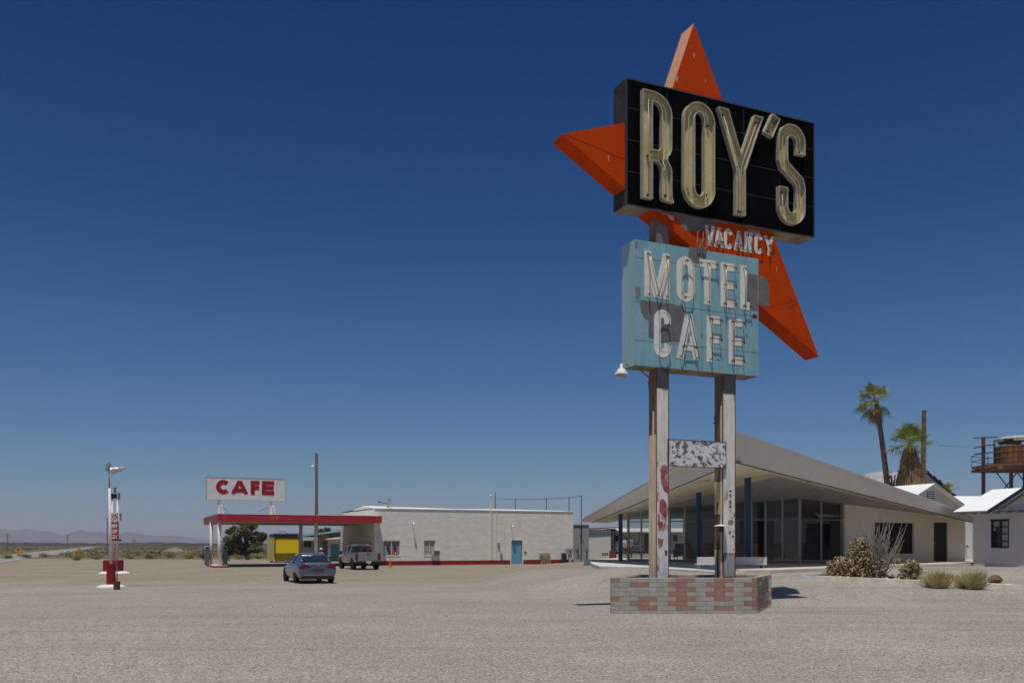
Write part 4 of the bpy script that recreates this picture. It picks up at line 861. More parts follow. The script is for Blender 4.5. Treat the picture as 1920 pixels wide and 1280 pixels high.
# ================================================================== VEHICLES
def loft(m, st, mi=0, xf=None, mirror=True):
    """st: list of (y, [(x,z)...]) half sections from bottom centre to top centre"""
    n = len(st[0][1]); full = 2 * n - 2; vs = []; fs = []
    for y, sec in st:
        ring = [(x, y, z) for x, z in sec] + [(-x, y, z) for x, z in sec[-2:0:-1]]; vs += ring
    for i in range(len(st) - 1):
        for k in range(full): k2 = (k + 1) % full; fs.append((i * full + k, i * full + k2, (i + 1) * full + k2, (i + 1) * full + k))
    fs.append(tuple(range(full - 1, -1, -1))); fs.append(tuple((len(st) - 1) * full + k for k in range(full)))
    return m.add(vs, fs, mi, xf)
def carpaint(name, col): 
    m = mat(name, col, .28, tuple(c * .93 for c in col), .7, spec=.6, metal=.55); m.node_tree.nodes['Principled BSDF'].inputs['Coat Weight'].default_value = .7; m.node_tree.nodes['Principled BSDF'].inputs['Coat Roughness'].default_value = .06; return m
CG = mat('car_glass', (.012, .018, .022), .05, (.012, .018, .022), spec=.8)
LR = mat('tail_light_red', (.17, .006, .010), .15, (.12, .005, .008), 8, spec=.7)
CHR = mat('bright_trim', (.6, .6, .62), .2, metal=.9)
def wheel(t, x, y, r, w_=.22, rimc=None):
    s = 1 if x > 0 else -1; m = MB(); xf = Matrix.Translation((x, y, r)) @ Matrix.Rotation(R(90) * s, 4, 'Y')
    m.lathe([(r * .62, -w_ * .5), (r * .93, -w_ * .5), (r, -w_ * .35), (r, w_ * .35), (r * .93, w_ * .5), (r * .64, w_ * .5), (r * .62, w_ * .42)], 28, 0, xf); o = m.build('wheel', BLACK, t, smooth=False)
    q = MB(); q.lathe([(r * .60, w_ * .30), (r * .64, w_ * .46), (r * .58, w_ * .44), (r * .55, w_ * .2), (r * .1, w_ * .18)], 24, 0, xf)
    for k in range(5):
        a = 2 * math.pi * k / 5; q.box(-.03, .04, w_ * .2, .03, r * .6, w_ * .38, 0, xf @ Matrix.Rotation(a, 4, 'Z'))
    q.lathe([(.07, w_ * .1), (.07, w_ * .42), (.03, w_ * .44)], 12, 0, xf); q.build('rim', CHR, o)
def sedan(loc, rz, paint, label, group=None, name='parked_car'):
    t = thing(name, label, 'car', loc, rz, group); L_ = 4.85
    def sec(zb, w, zm, wm, zs, ws, zt_, wt, zc): return [(0, zb), (w * .88, zb), (w * .97, zb + .07), (wm, zm), (wm * .995, (zm + zs) / 2), (ws, zs), (wt, zt_), (wt * .6, zc * .4 + zt_ * .6), (0, zc)]
    st = [(0.0, sec(.36, .70, .52, .74, .62, .74, .74, .66, .75)), (.06, sec(.27, .80, .52, .84, .74, .83, .96, .62, .99)), (.16, sec(.24, .84, .55, .885, .84, .86, 1.02, .64, 1.045)), (.45, sec(.2, .88, .58, .92, .90, .88, 1.03, .70, 1.06)), (1.0, sec(.18, .90, .58, .93, .93, .89, 1.0, .76, 1.03)), (2.2, sec(.18, .90, .56, .93, .92, .89, .97, .78, .99)), (3.3, sec(.18, .90, .55, .93, .90, .88, .97, .76, 1.0)), (4.0, sec(.18, .89, .55, .92, .84, .84, .92, .68, .95)), (4.5, sec(.2, .82, .5, .86, .72, .76, .80, .6, .83)), (4.78, sec(.26, .66, .45, .72, .6, .64, .66, .5, .68)), (4.85, sec(.3, .5, .44, .56, .54, .5, .58, .4, .6))]
    m = MB(); loft(m, [(y, [(x * 1.035, z) for x, z in sec_]) for y, sec_ in st]); b = m.build('body', paint, t, smooth=True)
    md = b.modifiers.new('s', 'SUBSURF'); md.levels = 1; md.render_levels = 2
    # greenhouse
    gs = [(.50, [(0, .98), (.60, .98), (.66, 1.0), (.62, 1.06), (0, 1.09)]), (.95, [(0, .9), (.76, .93), (.76, .98), (.60, 1.26), (0, 1.29)]), (1.5, [(0, .9), (.80, .92), (.79, .98), (.60, 1.39), (0, 1.44)]), (2.1, [(0, .9), (.81, .92), (.80, .98), (.61, 1.43), (0, 1.475)]), (2.8, [(0, .9), (.80, .92), (.79, .98), (.60, 1.39), (0, 1.43)]), (3.75, [(0, .92), (.74, .94), (.72, .96), (.62, .98), (0, .99)])]
    m = MB(); loft(m, gs); m.build('windows', CG, t, smooth=False)
    rs = [(1.18, [(0, 1.30), (.58, 1.29), (.62, 1.31), (.56, 1.345), (0, 1.375)]), (1.5, [(0, 1.36), (.60, 1.36), (.635, 1.38), (.57, 1.42), (0, 1.46)]), (2.1, [(0, 1.38), (.61, 1.38), (.64, 1.41), (.58, 1.455), (0, 1.49)]), (2.78, [(0, 1.35), (.60, 1.36), (.63, 1.38), (.57, 1.415), (0, 1.45)]), (2.95, [(0, 1.3), (.58, 1.31), (.61, 1.33), (.55, 1.35), (0, 1.38)])]
    m = MB(); loft(m, rs)
    for sg in (1, -1):
        m.add([(sg * .66, .50, 1.005), (sg * .80, 1.05, .98), (sg * .80, 1.35, .98), (sg * .635, 1.5, 1.37), (sg * .60, 1.2, 1.345)], [(0, 1, 2, 3, 4) if sg > 0 else (4, 3, 2, 1, 0)])
        m.tube([(sg * .63, 1.2, 1.34), (sg * .67, .55, 1.03)], .035, 6); m.tube([(sg * .62, 2.85, 1.37), (sg * .72, 3.7, .98)], .035, 6); m.tube([(sg * .81, 2.25, .97), (sg * .635, 2.2, 1.42)], .03, 6)
    m.build('roof', paint, t, smooth=True, fix=True)
    for sg in (1, -1):
        for y in (1.12, 3.92):
            wheel(t, sg * .845, y, .335, .21)
        for y in (1.12, 3.92): m = MB(); m.tube([(sg * .90, y, .35), (sg * .945, y, .35)], .375, 28); m.build('wheel_arch', BLACK, t)
        m = MB(); m.blob((sg * 1.0, 3.15, 1.02), (.10, .06, .075), sub=2); m.tube([(sg * .85, 3.15, .97), (sg * .98, 3.15, 1.0)], .025, 5); m.build('mirror', paint, t, smooth=True)
        m = MB(); P = [(.40, .86), (.50, .945), (.72, .955), (.86, .90), (.87, .80), (.66, .775), (.5, .80)]
        yof = lambda x: -.0 + .03 + .22 * max(0, (x - .45)) ** 1.6
        vs = [(sg * x, yof(x) - .045 + (.05 if z > .9 else 0), z) for x, z in P] + [(sg * (x - .02), yof(x) + .2, z) for x, z in P]; n = len(P); fs = [tuple(range(n)), tuple(range(2 * n - 1, n - 1, -1))] + [(i, (i + 1) % n, n + (i + 1) % n, n + i) for i in range(n)]
        m.add(vs, fs); m.build('tail_light', LR, t)
    m = MB(); m.box(-.72, .0, .215, .72, .25, .36); m.box(-.8, .05, .2, .8, .3, .3); m.build('bumper', mat('bumper_black', (.02, .02, .022), .6), t)
    m = MB(); m.box(-.70, -.012, .405, .70, .03, .425); m.box(-.6, -.008, .745, .6, .03, .752); m.build('trim', CHR, t)  # thin upper strip stands in for the highlight along the trunk crease
    m = MB(); m.box(-.27, -.012, .60, .27, .02, .735); m.build('licence_plate', mat('plate_shaded', (.05, .06, .08), .5), t)
    m = MB(); m.lathe([(.05, 0), (.05, .015), (.03, .02)], 14, 0, Matrix.Translation((0, .018, .90)) @ Matrix.Rotation(R(90), 4, 'X')); m.build('badge', CHR, t)
    return t
cp_ = carpaint('slate_blue_paint', (.13, .145, .18)); xc = (597 - CX) / F * 43.9
sedan((xc, 43.9, g(xc, 44.5)), TH, cp_, 'slate blue sedan seen from behind on the gravel left of the silver pickup')
def pickup(loc, rz, paint, label):
    t = thing('pickup_truck', label, 'pickup', loc, rz); W2 = .98
    m = MB(); 
    # bed: floor, sides, tailgate hollow
    for sg in (1, -1):
        pr_ = [(sg * .72, .62), (sg * .93, .55), (sg * 1.0, .75), (sg * .99, 1.12), (sg * .93, 1.30), (sg * .80, 1.30), (sg * .78, .7)]
        vs = [(x, .08, z) for x, z in pr_] + [(x, 2.02, z) for x, z in pr_]; n = len(pr_); m.add(vs, [tuple(range(n)), tuple(range(2 * n - 1, n - 1, -1))] + [(i, (i + 1) % n, n + (i + 1) % n, n + i) for i in range(n)])
    m.box(-.8, .1, .68, .8, 2.02, .74); m.box(-.9, 1.96, .6, .9, 2.02, 1.3)
    sc2 = lambda zb, w_, zs, zt2: [(0, zb), (w_ * .93, zb), (w_, zb + .15), (w_, zs - .2), (w_ * .95, zs), (w_ * .7, zt2), (0, zt2 + .01)]
    loft(m, [(2.05, sc2(.5, 1.0, 1.22, 1.26)), (2.6, sc2(.5, 1.0, 1.22, 1.26)), (4.1, sc2(.48, 1.0, 1.22, 1.26)), (4.5, sc2(.5, .99, 1.18, 1.27)), (5.3, sc2(.5, .97, 1.1, 1.22)), (5.6, sc2(.52, .93, 1.02, 1.12)), (5.72, sc2(.58, .85, .9, .98))])
    b = m.build('body', paint, t)
    m = MB(); loft(m, [(2.07, [(0, 1.2), (.84, 1.2), (.84, 1.27), (.70, 1.80), (0, 1.83)]), (2.3, [(0, 1.2), (.9, 1.2), (.88, 1.27), (.73, 1.86), (0, 1.90)]), (3.4, [(0, 1.2), (.9, 1.2), (.88, 1.27), (.72, 1.86), (0, 1.90)]), (4.35, [(0, 1.2), (.86, 1.2), (.84, 1.24), (.78, 1.26), (0, 1.27)])]); m.build('windows', CG, t)
    m = MB(); loft(m, [(2.05, [(0, 1.80), (.70, 1.78), (.74, 1.80), (.66, 1.86), (0, 1.89)]), (2.4, [(0, 1.85), (.73, 1.84), (.765, 1.86), (.68, 1.91), (0, 1.94)]), (3.3, [(0, 1.84), (.72, 1.83), (.755, 1.85), (.68, 1.90), (0, 1.93)]), (3.55, [(0, 1.78), (.70, 1.76), (.735, 1.78), (.66, 1.82), (0, 1.85)])])
    for sg in (1, -1):
        m.tube([(sg * .73, 2.08, 1.80), (sg * .87, 2.06, 1.24)], .05, 6); m.tube([(sg * .74, 3.5, 1.80), (sg * .86, 4.3, 1.24)], .045, 6); m.tube([(sg * .76, 2.95, 1.86), (sg * .90, 2.95, 1.24)], .04, 6)
        m.tube([(sg * .90, 2.5, 1.24), (sg * .90, 4.3, 1.24)], .025, 5)
    m.build('roof', paint, t)
    tg = MB(); tg.bevbox(-.76, 0, .68, .76, .08, 1.33, .03); tg.box(-.76, -.006, .80, .76, -.001, .83); tgo = tg.build('tailgate', paint, t)
    hb = MB(); hb.bevbox(-.1, -.02, 1.15, .1, .0, 1.24, .01); hb.build('handle', DARK, tgo)
    for sg in (1, -1):
        m = MB(); m.bevbox(sg * .775, .0, .78, sg * .97, .16, 1.22, .02); m.build('tail_light', LR, t)
        for y in (1.05, 4.75): wheel(t, sg * .86, y, .40, .27)
        for y in (1.05, 4.75): m = MB(); m.tube([(sg * .9, y, .46), (sg * 1.003, y, .46)], .47, 24); m.build('wheel_arch', BLACK, t)
        m = MB(); m.bevbox(sg * 1.05, 3.95, 1.15, sg * 1.28, 4.07, 1.42, .03); m.tube([(sg * .95, 4.0, 1.22), (sg * 1.1, 4.0, 1.22)], .03, 5); m.build('mirror', DARK, t)
    m = MB(); m.bevbox(-.95, -.16, .48, .95, .06, .68, .04); m.box(-.5, .1, .35, .5, .6, .5); m.build('bumper', mat('bumper_black', ()), t)
    m = MB(); m.box(-.18, -.168, .52, .18, -.161, .66); m.build('licence_plate', STWH, t); m = MB(); m.tube([(0, -.12, .42), (0, -.25, .42)], .05, 8); m.blob((0, -.26, .47), .045, sub=2); m.build('hitch', CHR, t)
    m = MB(); m.box(-.25, 2.0, 1.905, .35, 2.12, 1.96); m.build('roof_light', LR, t)
    m = MB(); m.bevbox(.25, 1.5, .75, .7, 1.9, 1.58, .05); m.build('cargo_box', mat('dark_red_plastic', (.12, .012, .02), .4), t)
    return t
xt = (690.5 - CX) / F * 67.8
pickup((xt, 67.8, g(xt, 68.5)), TH, carpaint('silver_paint', (.31, .31, .305)), 'silver pickup truck seen from behind in front of the red canopy')
# ---- yellow box trailer beyond the canopy
Dt = 97.; xt = (538 - CX) / F * Dt; zt2 = g(xt, Dt); tl = thing('box_trailer', 'yellow box trailer with black roof crate parked beyond the canopy', 'trailer', (xt, Dt, zt2), TH)
YEL = mat('yellow_paint', (.85, .62, .012), .5, (.78, .55, .02), 1.2, .5); YF = mat('faded_yellow_side', (.68, .55, .12), .7, (.38, .33, .16), 2, .7)
hw = 1.3; m = MB()
q = [(-hw, 0, .15), (hw, 0, .15), (hw, 5, .15), (-hw, 5, .15), (-hw, 0, 2.62), (hw, 0, 2.62), (hw, 5, 2.62), (-hw, 5, 2.62)]
for f, mi in (((0, 1, 5, 4), 0), ((2, 3, 7, 6), 0), ((3, 0, 4, 7), 1), ((1, 2, 6, 5), 1), ((4, 5, 6, 7), 1), ((3, 2, 1, 0), 1)): m.add(q, [f], mi)
m.build('body', [YEL, YF], tl, fix=False)
m = MB(); m.box(-hw - .01, -.04, .4, -hw + .09, -.002, 2.66); m.box(hw - .05, -.04, .4, hw + .01, -.002, 2.66); m.box(-hw + .09, -.04, 2.55, hw - .05, -.002, 2.66); m.build('trim', mat('trailer_trim', (.05, .035, .015)), tl)
m = MB(); m.box(-hw + .09, -.05, .14, hw - .05, -.004, .98); 
for k in range(18): x = -hw + .12 + k * .128; m.box(x, -.07, .18, x + .07, -.051, .93, 1)
m.build('grille', [mat('grille_dark', (.09, .06, .015)), mat('grille_yellow', (.34, .24, .03), .7, (.16, .11, .02), 5)], tl)
m = MB()
for k in range(5): m.box(-hw - .05, .0, 2.72 + k * .09, hw, .06, 2.76 + k * .09)
for x in (-hw - .05, 0, hw - .06): m.box(x, -.01, 2.66, x + .07, .07, 3.15)
m.box(-hw, .3, 2.66, hw - .1, 3.6, 3.05); m.tube([(-.7, .5, 3.05), (-.7, .5, 3.3), (.0, .5, 3.27), (.0, .5, 3.05)], .03, 5); m.build('roof_crate', DARK, tl)
for x in (-hw + .2, hw - .2): wheel(tl, x, 3.2, .36)
for x in (-hw + .2, hw - .25): m = MB(); m.box(x - .06, .3, 0, x + .06, .42, .45); m.build('leg', DARK, tl)
# ---- turquoise roofed house beyond the canopy
hD = 104.; HX = lambda px: (px - CX) / F * hD; HZ = lambda py, D=hD: H + (HY - py) / F * D
hs_ = thing('turquoise_house', 'low tan and white house with turquoise roof edge seen under the canopy', 'building', (HX(600), hD, ZG)); O_ = hs_.location
TAN = mat('tan_wall', (.42, .30, .19), .9, (.34, .24, .15), 2); WHW = mat('white_wall', (.62, .60, .56), .85, (.52, .50, .47), 1.5)
TRQ = mat('turquoise_trim', (.30, .52, .56), .6)
def hb_(nm, x0, y0, x1, y1, D0_, D1_, mt, par=hs_):
    m = MB(); m.box(HX(x0) - O_.x, D0_ - hD, HZ(y1) - O_.z, HX(x1) - O_.x, D1_ - hD, HZ(y0) - O_.z); return m.build(nm, mt, par)
hb_('wall', 597, 998, 617, 1058, 0 + hD, hD + 6, TAN); hb_('wall', 616.8, 1010, 652, 1058, hD - .6, hD + 6, WHW); hb_('wall', 560, 1012, 597.2, 1058, hD + 1, hD + 6, mat('lilac_wall', (.5, .48, .5), .85)); hb_('wall', 617, 997, 652, 1009.8, hD + .3, hD + 6, TAN)
hb_('window', 566, 1015, 573, 1025, hD + .9, hD + .99, CG); hb_('window', 574, 1015, 580, 1025, hD + .9, hD + .99, CG); hb_('door', 605, 1014, 613, 1056, hD - .08, hD - .01, mat('slate_door', (.10, .17, .20))); hb_('door', 623, 1020, 636.5, 1056, hD - .7, hD - .62, mat('teal_door2', (.10, .26, .33)))
m = MB()
def rp(x, y, D): return (HX(x) - O_.x, D - hD, HZ(y) - O_.z)
m.add([rp(562, 1004, hD - 1), rp(662, 990.5, hD - 1), rp(662, 993.5, hD - 1), rp(562, 1007, hD - 1), rp(562, 1004, hD + 7), rp(662, 990.5, hD + 7), rp(662, 993.5, hD + 7), rp(562, 1007, hD + 7)], [(0, 3, 2, 1), (0, 1, 5, 4), (2, 3, 7, 6), (4, 5, 6, 7), (0, 4, 7, 3), (1, 2, 6, 5)]); m.build('roof', TRQ, hs_)
m = MB(); m.add([rp(562, 1003.6, hD - 1), rp(662, 990.1, hD - 1), rp(662, 990.1, hD + 7), rp(562, 1003.6, hD + 7)], [(0, 1, 2, 3)]); m.build('roof', ROOFW, hs_)
m = MB(); m.add([rp(615.5, 1010, hD - 1.6), rp(655, 1007, hD - 1.6), rp(655, 1004.5, hD + .3), rp(615.5, 1008.5, hD + .3), rp(615.5, 1011.2, hD - 1.6), rp(655, 1009, hD - 1.6)], [(0, 1, 2, 3), (0, 4, 5, 1)]); m.build('roof', ROOFW, hs_, fix=False)
hb_('roof', 560, 1006.5, 597, 1012.5, hD - 1, hD + 1, WHW)
# ---- wooden utility pole with small lamp
def upole(px, top, D, w_, label, arms=True, lamp=False, lean=0, grp='utility poles along the highway'):
    x = (px - CX) / F * D; z = g(x, D) - .1; h_ = H + (HY - top) / F * D - z; t = thing('utility_pole', label, 'utility pole', (x, D, z), 0, grp)
    m = MB(); m.tube([(0, 0, 0), (lean, 0, h_)], w_, 8, r2=w_ * .75); m.build('pole', WOODP, t)
    if arms:
        for k, dz in enumerate((.5, 1.4)):
            m = MB(); m.box(-1.3 + lean, -.06, h_ - dz - .1, 1.3 + lean, .06, h_ - dz); m.build('crossarm', WOODP, t)
            for a in (-1.15, -.5, .5, 1.15): m = MB(); m.tube([(a + lean, 0, h_ - dz), (a + lean, 0, h_ - dz + .22)], .06, 6); m.build('insulator', mat('insulator', (.2, .25, .26), .3), t)
    if lamp:
        zl_ = H + (HY - 874) / F * D - z; m = MB(); m.tube([(0, 0, zl_ + .15), (-.4, 0, zl_ + .2)], .025, 5); m.lathe([(.05, .12), (.16, .0), (.04, -.1)], 12, 0, Matrix.Translation((-.42, 0, zl_))); m.build('lamp', WHITE, t)
    return t
upole(593.3, 850, 96, .19, 'tall bare wooden pole with a small lamp rising behind the canopy', False, True, grp=None)
upole(14.5, 999, 330, .17, 'leftmost distant utility pole beside the highway'); upole(126.5, 1002.5, 420, .17, 'distant pole with two crossarms right of the highway bend'); upole(251, 1010, 520, .17, 'short distant utility pole just right of the price sign'); upole(201, 970, 170, .11, 'thin pole standing directly behind the price sign', False, grp=None)
# ================================================================== MOTEL OFFICE
SZ = .75
of = thing('motel_office', 'white motel office with glass front under a huge slanted prow roof', 'building', (14.3, 45.1, SZ)); OF = of.location
FAS = mat('fascia_white', (.70, .66, .60), .85, (.64, .60, .55), .9, .5); SOF = mat('bounce_tinted_soffit', (.86, .76, .56), .85, (.56, .5, .41), 1.2, .5)  # soffit colour has the yellow light bounced off the ground mixed in
WALLP = mat('office_white_wall', (.86, .81, .73), .9, (.80, .75, .68), .8, .5, bump=.15, bscale=14)
rdir = Vector((14.3 - 8.16, 45.1 - 33., 0)).normalized()
P = at(1380, 810, 32.2); Lt = at(1089, 975.5, 54.); Rt = at(1827, 966.5, 48.4)
P2 = at(1380.5, 866, 33.); L2 = at(1110, 978.5, 53.4); R2 = at(1829, 980, 48.8)
C2 = at(1500, 908, 45.1)
def planez(a, b, c):
    n_ = (b - a).cross(c - a); return lambda x, y: a.z - (n_.x * (x - a.x) + n_.y * (y - a.y)) / n_.z
C2z = P2 + (Vector((14.3, 45.1, 0)) - Vector((P2.x, P2.y, 0))); C2z.z = 4.66
sl_z = planez(P2, L2, C2z); sr_z = planez(P2, R2, C2z)
Ct = P + rdir * 12; Ct.z = P.z + .05
tl_z = planez(P, Lt, Ct); tr_z = planez(P, Rt, Ct)
def mk(base, d, zf): q = base + rdir * d; q.z = zf(q.x, q.y); return q
Qt = mk(P, 21, tl_z); Lb = mk(Lt, 2, tl_z); Rb_ = mk(Rt, 1.6, tr_z); Qt.z = tl_z(Qt.x, Qt.y)
Q2 = mk(P2, 20.2, sl_z); Lb2 = mk(L2, 2.4, sl_z); Rb2 = mk(R2, 1.4, sr_z)
def facemesh(nm, faces, mt, par=of, off=OF, smooth=False):
    m = MB()
    for f in faces: m.add([tuple(Vector(p) - off) for p in f], [tuple(range(len(f)))])
    return m.build(nm, mt, par, fix=False)
up = Vector((0, 0, .05))
facemesh('roof', [(P, Lt, Lb, Qt), (P, Qt, Rb_, Rt)], ROOFW)
e1 = .06
facemesh('roof_edge', [(P + up, Lt + up, Lt - up, P - up), (P + up, P - up, Rt - up, Rt + up), (P + up, Rt + up, Rb_ + up, Qt + up, Lb + up, Lt + up), (Lt + up, Lb + up, Lb - up, Lt - up), (Rt + up, Rt - up, Rb_ - up, Rb_ + up)], mat('roof_edge_grey', (.5, .49, .49), .7, (.40, .36, .36), 3))
facemesh('fascia', [(P, Lt, L2, P2), (P, P2, R2, Rt), (Lt, Lb, Lb2, L2), (Rt, R2, Rb2, Rb_), (Lb, Qt, Q2, Lb2), (Qt, Rb_, Rb2, Q2)], FAS)
so_f = facemesh('soffit', [(P2, L2, Lb2, Q2), (P2, Q2, Rb2, R2)], SOF)
m = MB(); dz = Vector((0, 0, -.02))
m.tube([L2 - OF + dz, P2 - OF + dz, R2 - OF + dz], .022, 5); m.build('trim', mat('drip_brown', (.14, .10, .07)), of)
for px, py, D in ((1386, 876, 33), (1326, 901, 38), (1516, 906, 38)):
    q = at(px, py, D); zf = sl_z if px < 1400 else sr_z; q.z = zf(q.x, q.y); m = MB(); m.lathe([(.02, -.03), (.10, -.03), (.11, 0)], 14, 0, Matrix.Translation(q - OF)); m.build('downlight', GREY, of)
# slab
spx = [(1095, 1049), (1217, 1053), (1300, 1058.5), (1345, 1063), (1385, 1067.5), (1445, 1068), (1560, 1064), (1660, 1058.5), (1834, 1055.5)]
sp = []
for px, py in spx: D = (H - SZ) * F / (py - HY); sp.append(((px - CX) / F * D, D))
sp2 = sp + [(30, 56), (20, 62), (7, 62)]
m = MB(); m.prism([(a - OF.x, b - OF.y) for a, b in sp2], -.75, 0, 'z'); m.build('slab', CONC, of)
m = MB()
for (a, b), (c, d) in zip(sp[:4], sp[1:5]):
    dd = Vector((c - a, d - b, 0)); nn = Vector((-dd.y, dd.x, 0)).normalized() * -.02
    if nn.y > 0: nn = -nn
    nn = Vector((0, -.02, 0)); m.add([(a - OF.x, b - OF.y - .02, -.7), (c - OF.x, d - OF.y - .02, -.7), (c - OF.x, d - OF.y - .02, .004), (a - OF.x, b - OF.y - .02, .004)], [(0, 1, 2, 3)]); m.add([(a - OF.x, b - OF.y - .02, .004), (c - OF.x, d - OF.y - .02, .004), (c - OF.x, d - OF.y + .1, .004), (a - OF.x, b - OF.y + .1, .004)], [(0, 1, 2, 3)])
m.build('slab_edge', WCONC, of, fix=False)
wk = []
for px, py in ((1112, 1057), (1124, 1061), (1160, 1062), (1217, 1063), (1300, 1068.5), (1345, 1072), (1400, 1072)): D = (H - .67) * F / (py - HY); wk.append(((px - CX) / F * D, D))
wk += [(9.2, 35), (8.2, 42), (6.5, 50), (4.6, 54)]
m = MB(); m.prism(wk, .3, .67, 'z'); tag(m.build('walkway', WCONC), 'white painted walkway in front of the motel office', kind='structure')
# columns
CB = mat('column_blue', (.022, .075, .17), .5, (.018, .06, .14), 2)
for px, D, r_ in ((1402, 39., .115), (1310, 43., .115), (1163.5, 50., .105)):
    x = (px - CX) / F * D; zf = sl_z; m = MB(); m.box(x - r_ - OF.x, D - r_ - OF.y, 0, x + r_ - OF.x, D + r_ - OF.y, zf(x, D) - SZ + .02); m.build('column', CB, of, bevel=.01)
# glass walls
ALU = mat('mullion_alu', (.42, .44, .45), .45, (.36, .38, .39), 6, metal=.3); GL = glassmat('window_glass', (.66, .72, .70), .03)
def planepoint(px, O, d):
    r = (px - CX) / F; t = (r * O.y - O.x) / (d.x - d.y * r); return O + d * t
dA = Vector((.9144, .4048, 0)); dL = Vector((-7.9, 5.1, 0)).normalized(); Cc = Vector((14.3, 45.1, 0))
def glazing(pxs, d, zfun, railz=2.92):
    pts = [planepoint(px, Cc, d) for px in pxs]
    for i in range(len(pts) - 1):
        a, b = pts[i], pts[i + 1]; zl = lambda p: zfun(p.x, p.y)
        fr = MB(); nn = Vector((-d.y, d.x, 0)) * .04
        if i < 0: pass
        q = MB()
        q.add([tuple(v - OF) for v in (Vector((a.x, a.y, SZ + .1)), Vector((b.x, b.y, SZ + .1)), Vector((b.x, b.y, zl(b))), Vector((a.x, a.y, zl(a))))], [(0, 1, 2, 3)])
        fr.tube([Vector((a.x, a.y, railz)) - OF, Vector((b.x, b.y, railz)) - OF], .03, 4)
        o = q.build('window', GL, of, fix=False); fr.build('rail', ALU, o)
        fr = MB(); fr.tube([Vector((a.x, a.y, SZ + .08)) - OF, Vector((b.x, b.y, SZ + .08)) - OF], .06, 4); fr.build('sill', ALU, o)
        fr = MB(); fr.tube([Vector((a.x, a.y, zl(a) - .03)) - OF, Vector((b.x, b.y, zl(b) - .03)) - OF], .04, 4); fr.build('frame', ALU, o)
    for i, p in enumerate(pts):
        m = MB(); w_ = .055 if 0 < i < len(pts) - 1 else .075; m.tube([Vector((p.x, p.y, SZ)) - OF, Vector((p.x, p.y, zfun(p.x, p.y))) - OF], w_, 4); m.build('mullion', ALU, of)
    return pts
szf = lambda x, y: min(sl_z(x, y), sr_z(x, y))
gl1 = glazing([1500, 1467.6, 1436, 1410, 1377, 1345, 1314, 1284.6, 1256, 1229, 1202.5, 1178], dL, szf)
gl2 = glazing([1500, 1539.5, 1581], dA, szf)
# right wing wall with window and door
X2 = gl2[-1]; wr = Matrix(((dA.x, -dA.y, 0, X2.x - OF.x), (dA.y, dA.x, 0, X2.y - OF.y), (0, 0, 1, 0), (0, 0, 0, 1)))
tof = lambda px: (planepoint(px, Cc, dA) - X2).dot(dA)
zof = lambda px, py: H + (HY - py) / F * planepoint(px, Cc, dA).y - SZ
Tend = tof(1810); wn = (tof(1640), tof(1713.5), zof(1676, 1037.5), zof(1676, 979.5)); drr = (tof(1751), tof(1776.5), .02, zof(1763, 979))
def topz(t): p = X2 + dA * t; return sr_z(p.x, p.y) - SZ + .06
m = MB(); lim = 2.12
wall_with_holes(m, 0.02, Tend, -.1, lim, [wn, drr] if wn[3] < lim and drr[3] < lim else [(wn[0], wn[1], wn[2], min(wn[3], lim - .02)), (drr[0], drr[1], drr[2], min(drr[3], lim - .01))], 0, .22, 0, wr)
m.add([(0.02, 0, lim), (Tend, 0, lim), (Tend, 0, topz(Tend)), (0.02, 0, topz(0))], [(0, 1, 2, 3)], 0, wr); m.add([(0.02, .22, lim), (Tend, .22, lim), (Tend, .22, topz(Tend)), (0.02, .22, topz(0))], [(3, 2, 1, 0)], 0, wr)
m.add([(Tend, 0, -.1), (Tend, 5, -.1), (Tend, 5, topz(Tend)), (Tend, 0, topz(Tend))], [(0, 1, 2, 3)], 0, wr); m.add([(.02, 0, -.1), (.02, .22, -.1), (.02, .22, topz(0)), (.02, 0, topz(0))], [(3, 2, 1, 0)], 0, wr)
m.build('wall', WALLP, of, fix=False)
DKB = mat('dark_brown_window', (.018, .010, .008), .35, (.03, .015, .012), 8, .8, stretch=(9, 1, 1))
m = MB(); m.box(wn[0], .12, wn[2], wn[1], .14, min(wn[3], lim - .02), 0, wr); wo = m.build('window', DKB, of)
m = MB(); m.box(wn[0] - .05, -.05, wn[2] - .08, wn[1] + .12, .02, wn[2], 0, wr); m.build('sill', WALLP, wo)
m = MB(); m.box(drr[0], .06, .02, drr[1], .12, min(drr[3], lim - .01), 0, wr); do = m.build('door', mat('dark_brown_door', (.022, .011, .007), .5, (.03, .016, .01), 5, .8, stretch=(4, 4, .5)), of)
m = MB(); m.tube([(drr[0] + .1, .06, 1.0), (drr[0] + .1, .0, 1.0)], .03, 8, 0, wr); m.build('handle', CHR, do)
# lobby interior
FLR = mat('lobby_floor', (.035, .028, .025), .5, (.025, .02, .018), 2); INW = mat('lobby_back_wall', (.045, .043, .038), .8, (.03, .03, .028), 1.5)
fl = [Cc, gl1[-1], gl1[-1] + Vector((3.2, 5, 0)), Vector((20.5, 55.2, 0)), X2]
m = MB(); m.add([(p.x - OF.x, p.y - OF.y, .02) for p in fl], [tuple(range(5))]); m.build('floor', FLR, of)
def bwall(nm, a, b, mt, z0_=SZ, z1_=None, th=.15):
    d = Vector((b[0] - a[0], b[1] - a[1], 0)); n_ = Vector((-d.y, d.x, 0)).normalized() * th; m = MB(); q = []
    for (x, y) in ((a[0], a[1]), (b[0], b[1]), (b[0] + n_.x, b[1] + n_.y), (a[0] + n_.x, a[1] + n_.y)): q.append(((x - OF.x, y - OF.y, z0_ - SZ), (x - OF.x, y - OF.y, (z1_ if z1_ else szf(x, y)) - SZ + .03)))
    vs = [p[0] for p in q] + [p[1] for p in q]; m.add(vs, [(0, 3, 2, 1), (4, 5, 6, 7), (0, 1, 5, 4), (1, 2, 6, 5), (2, 3, 7, 6), (3, 0, 4, 7)]); return m.build(nm, mt, of)
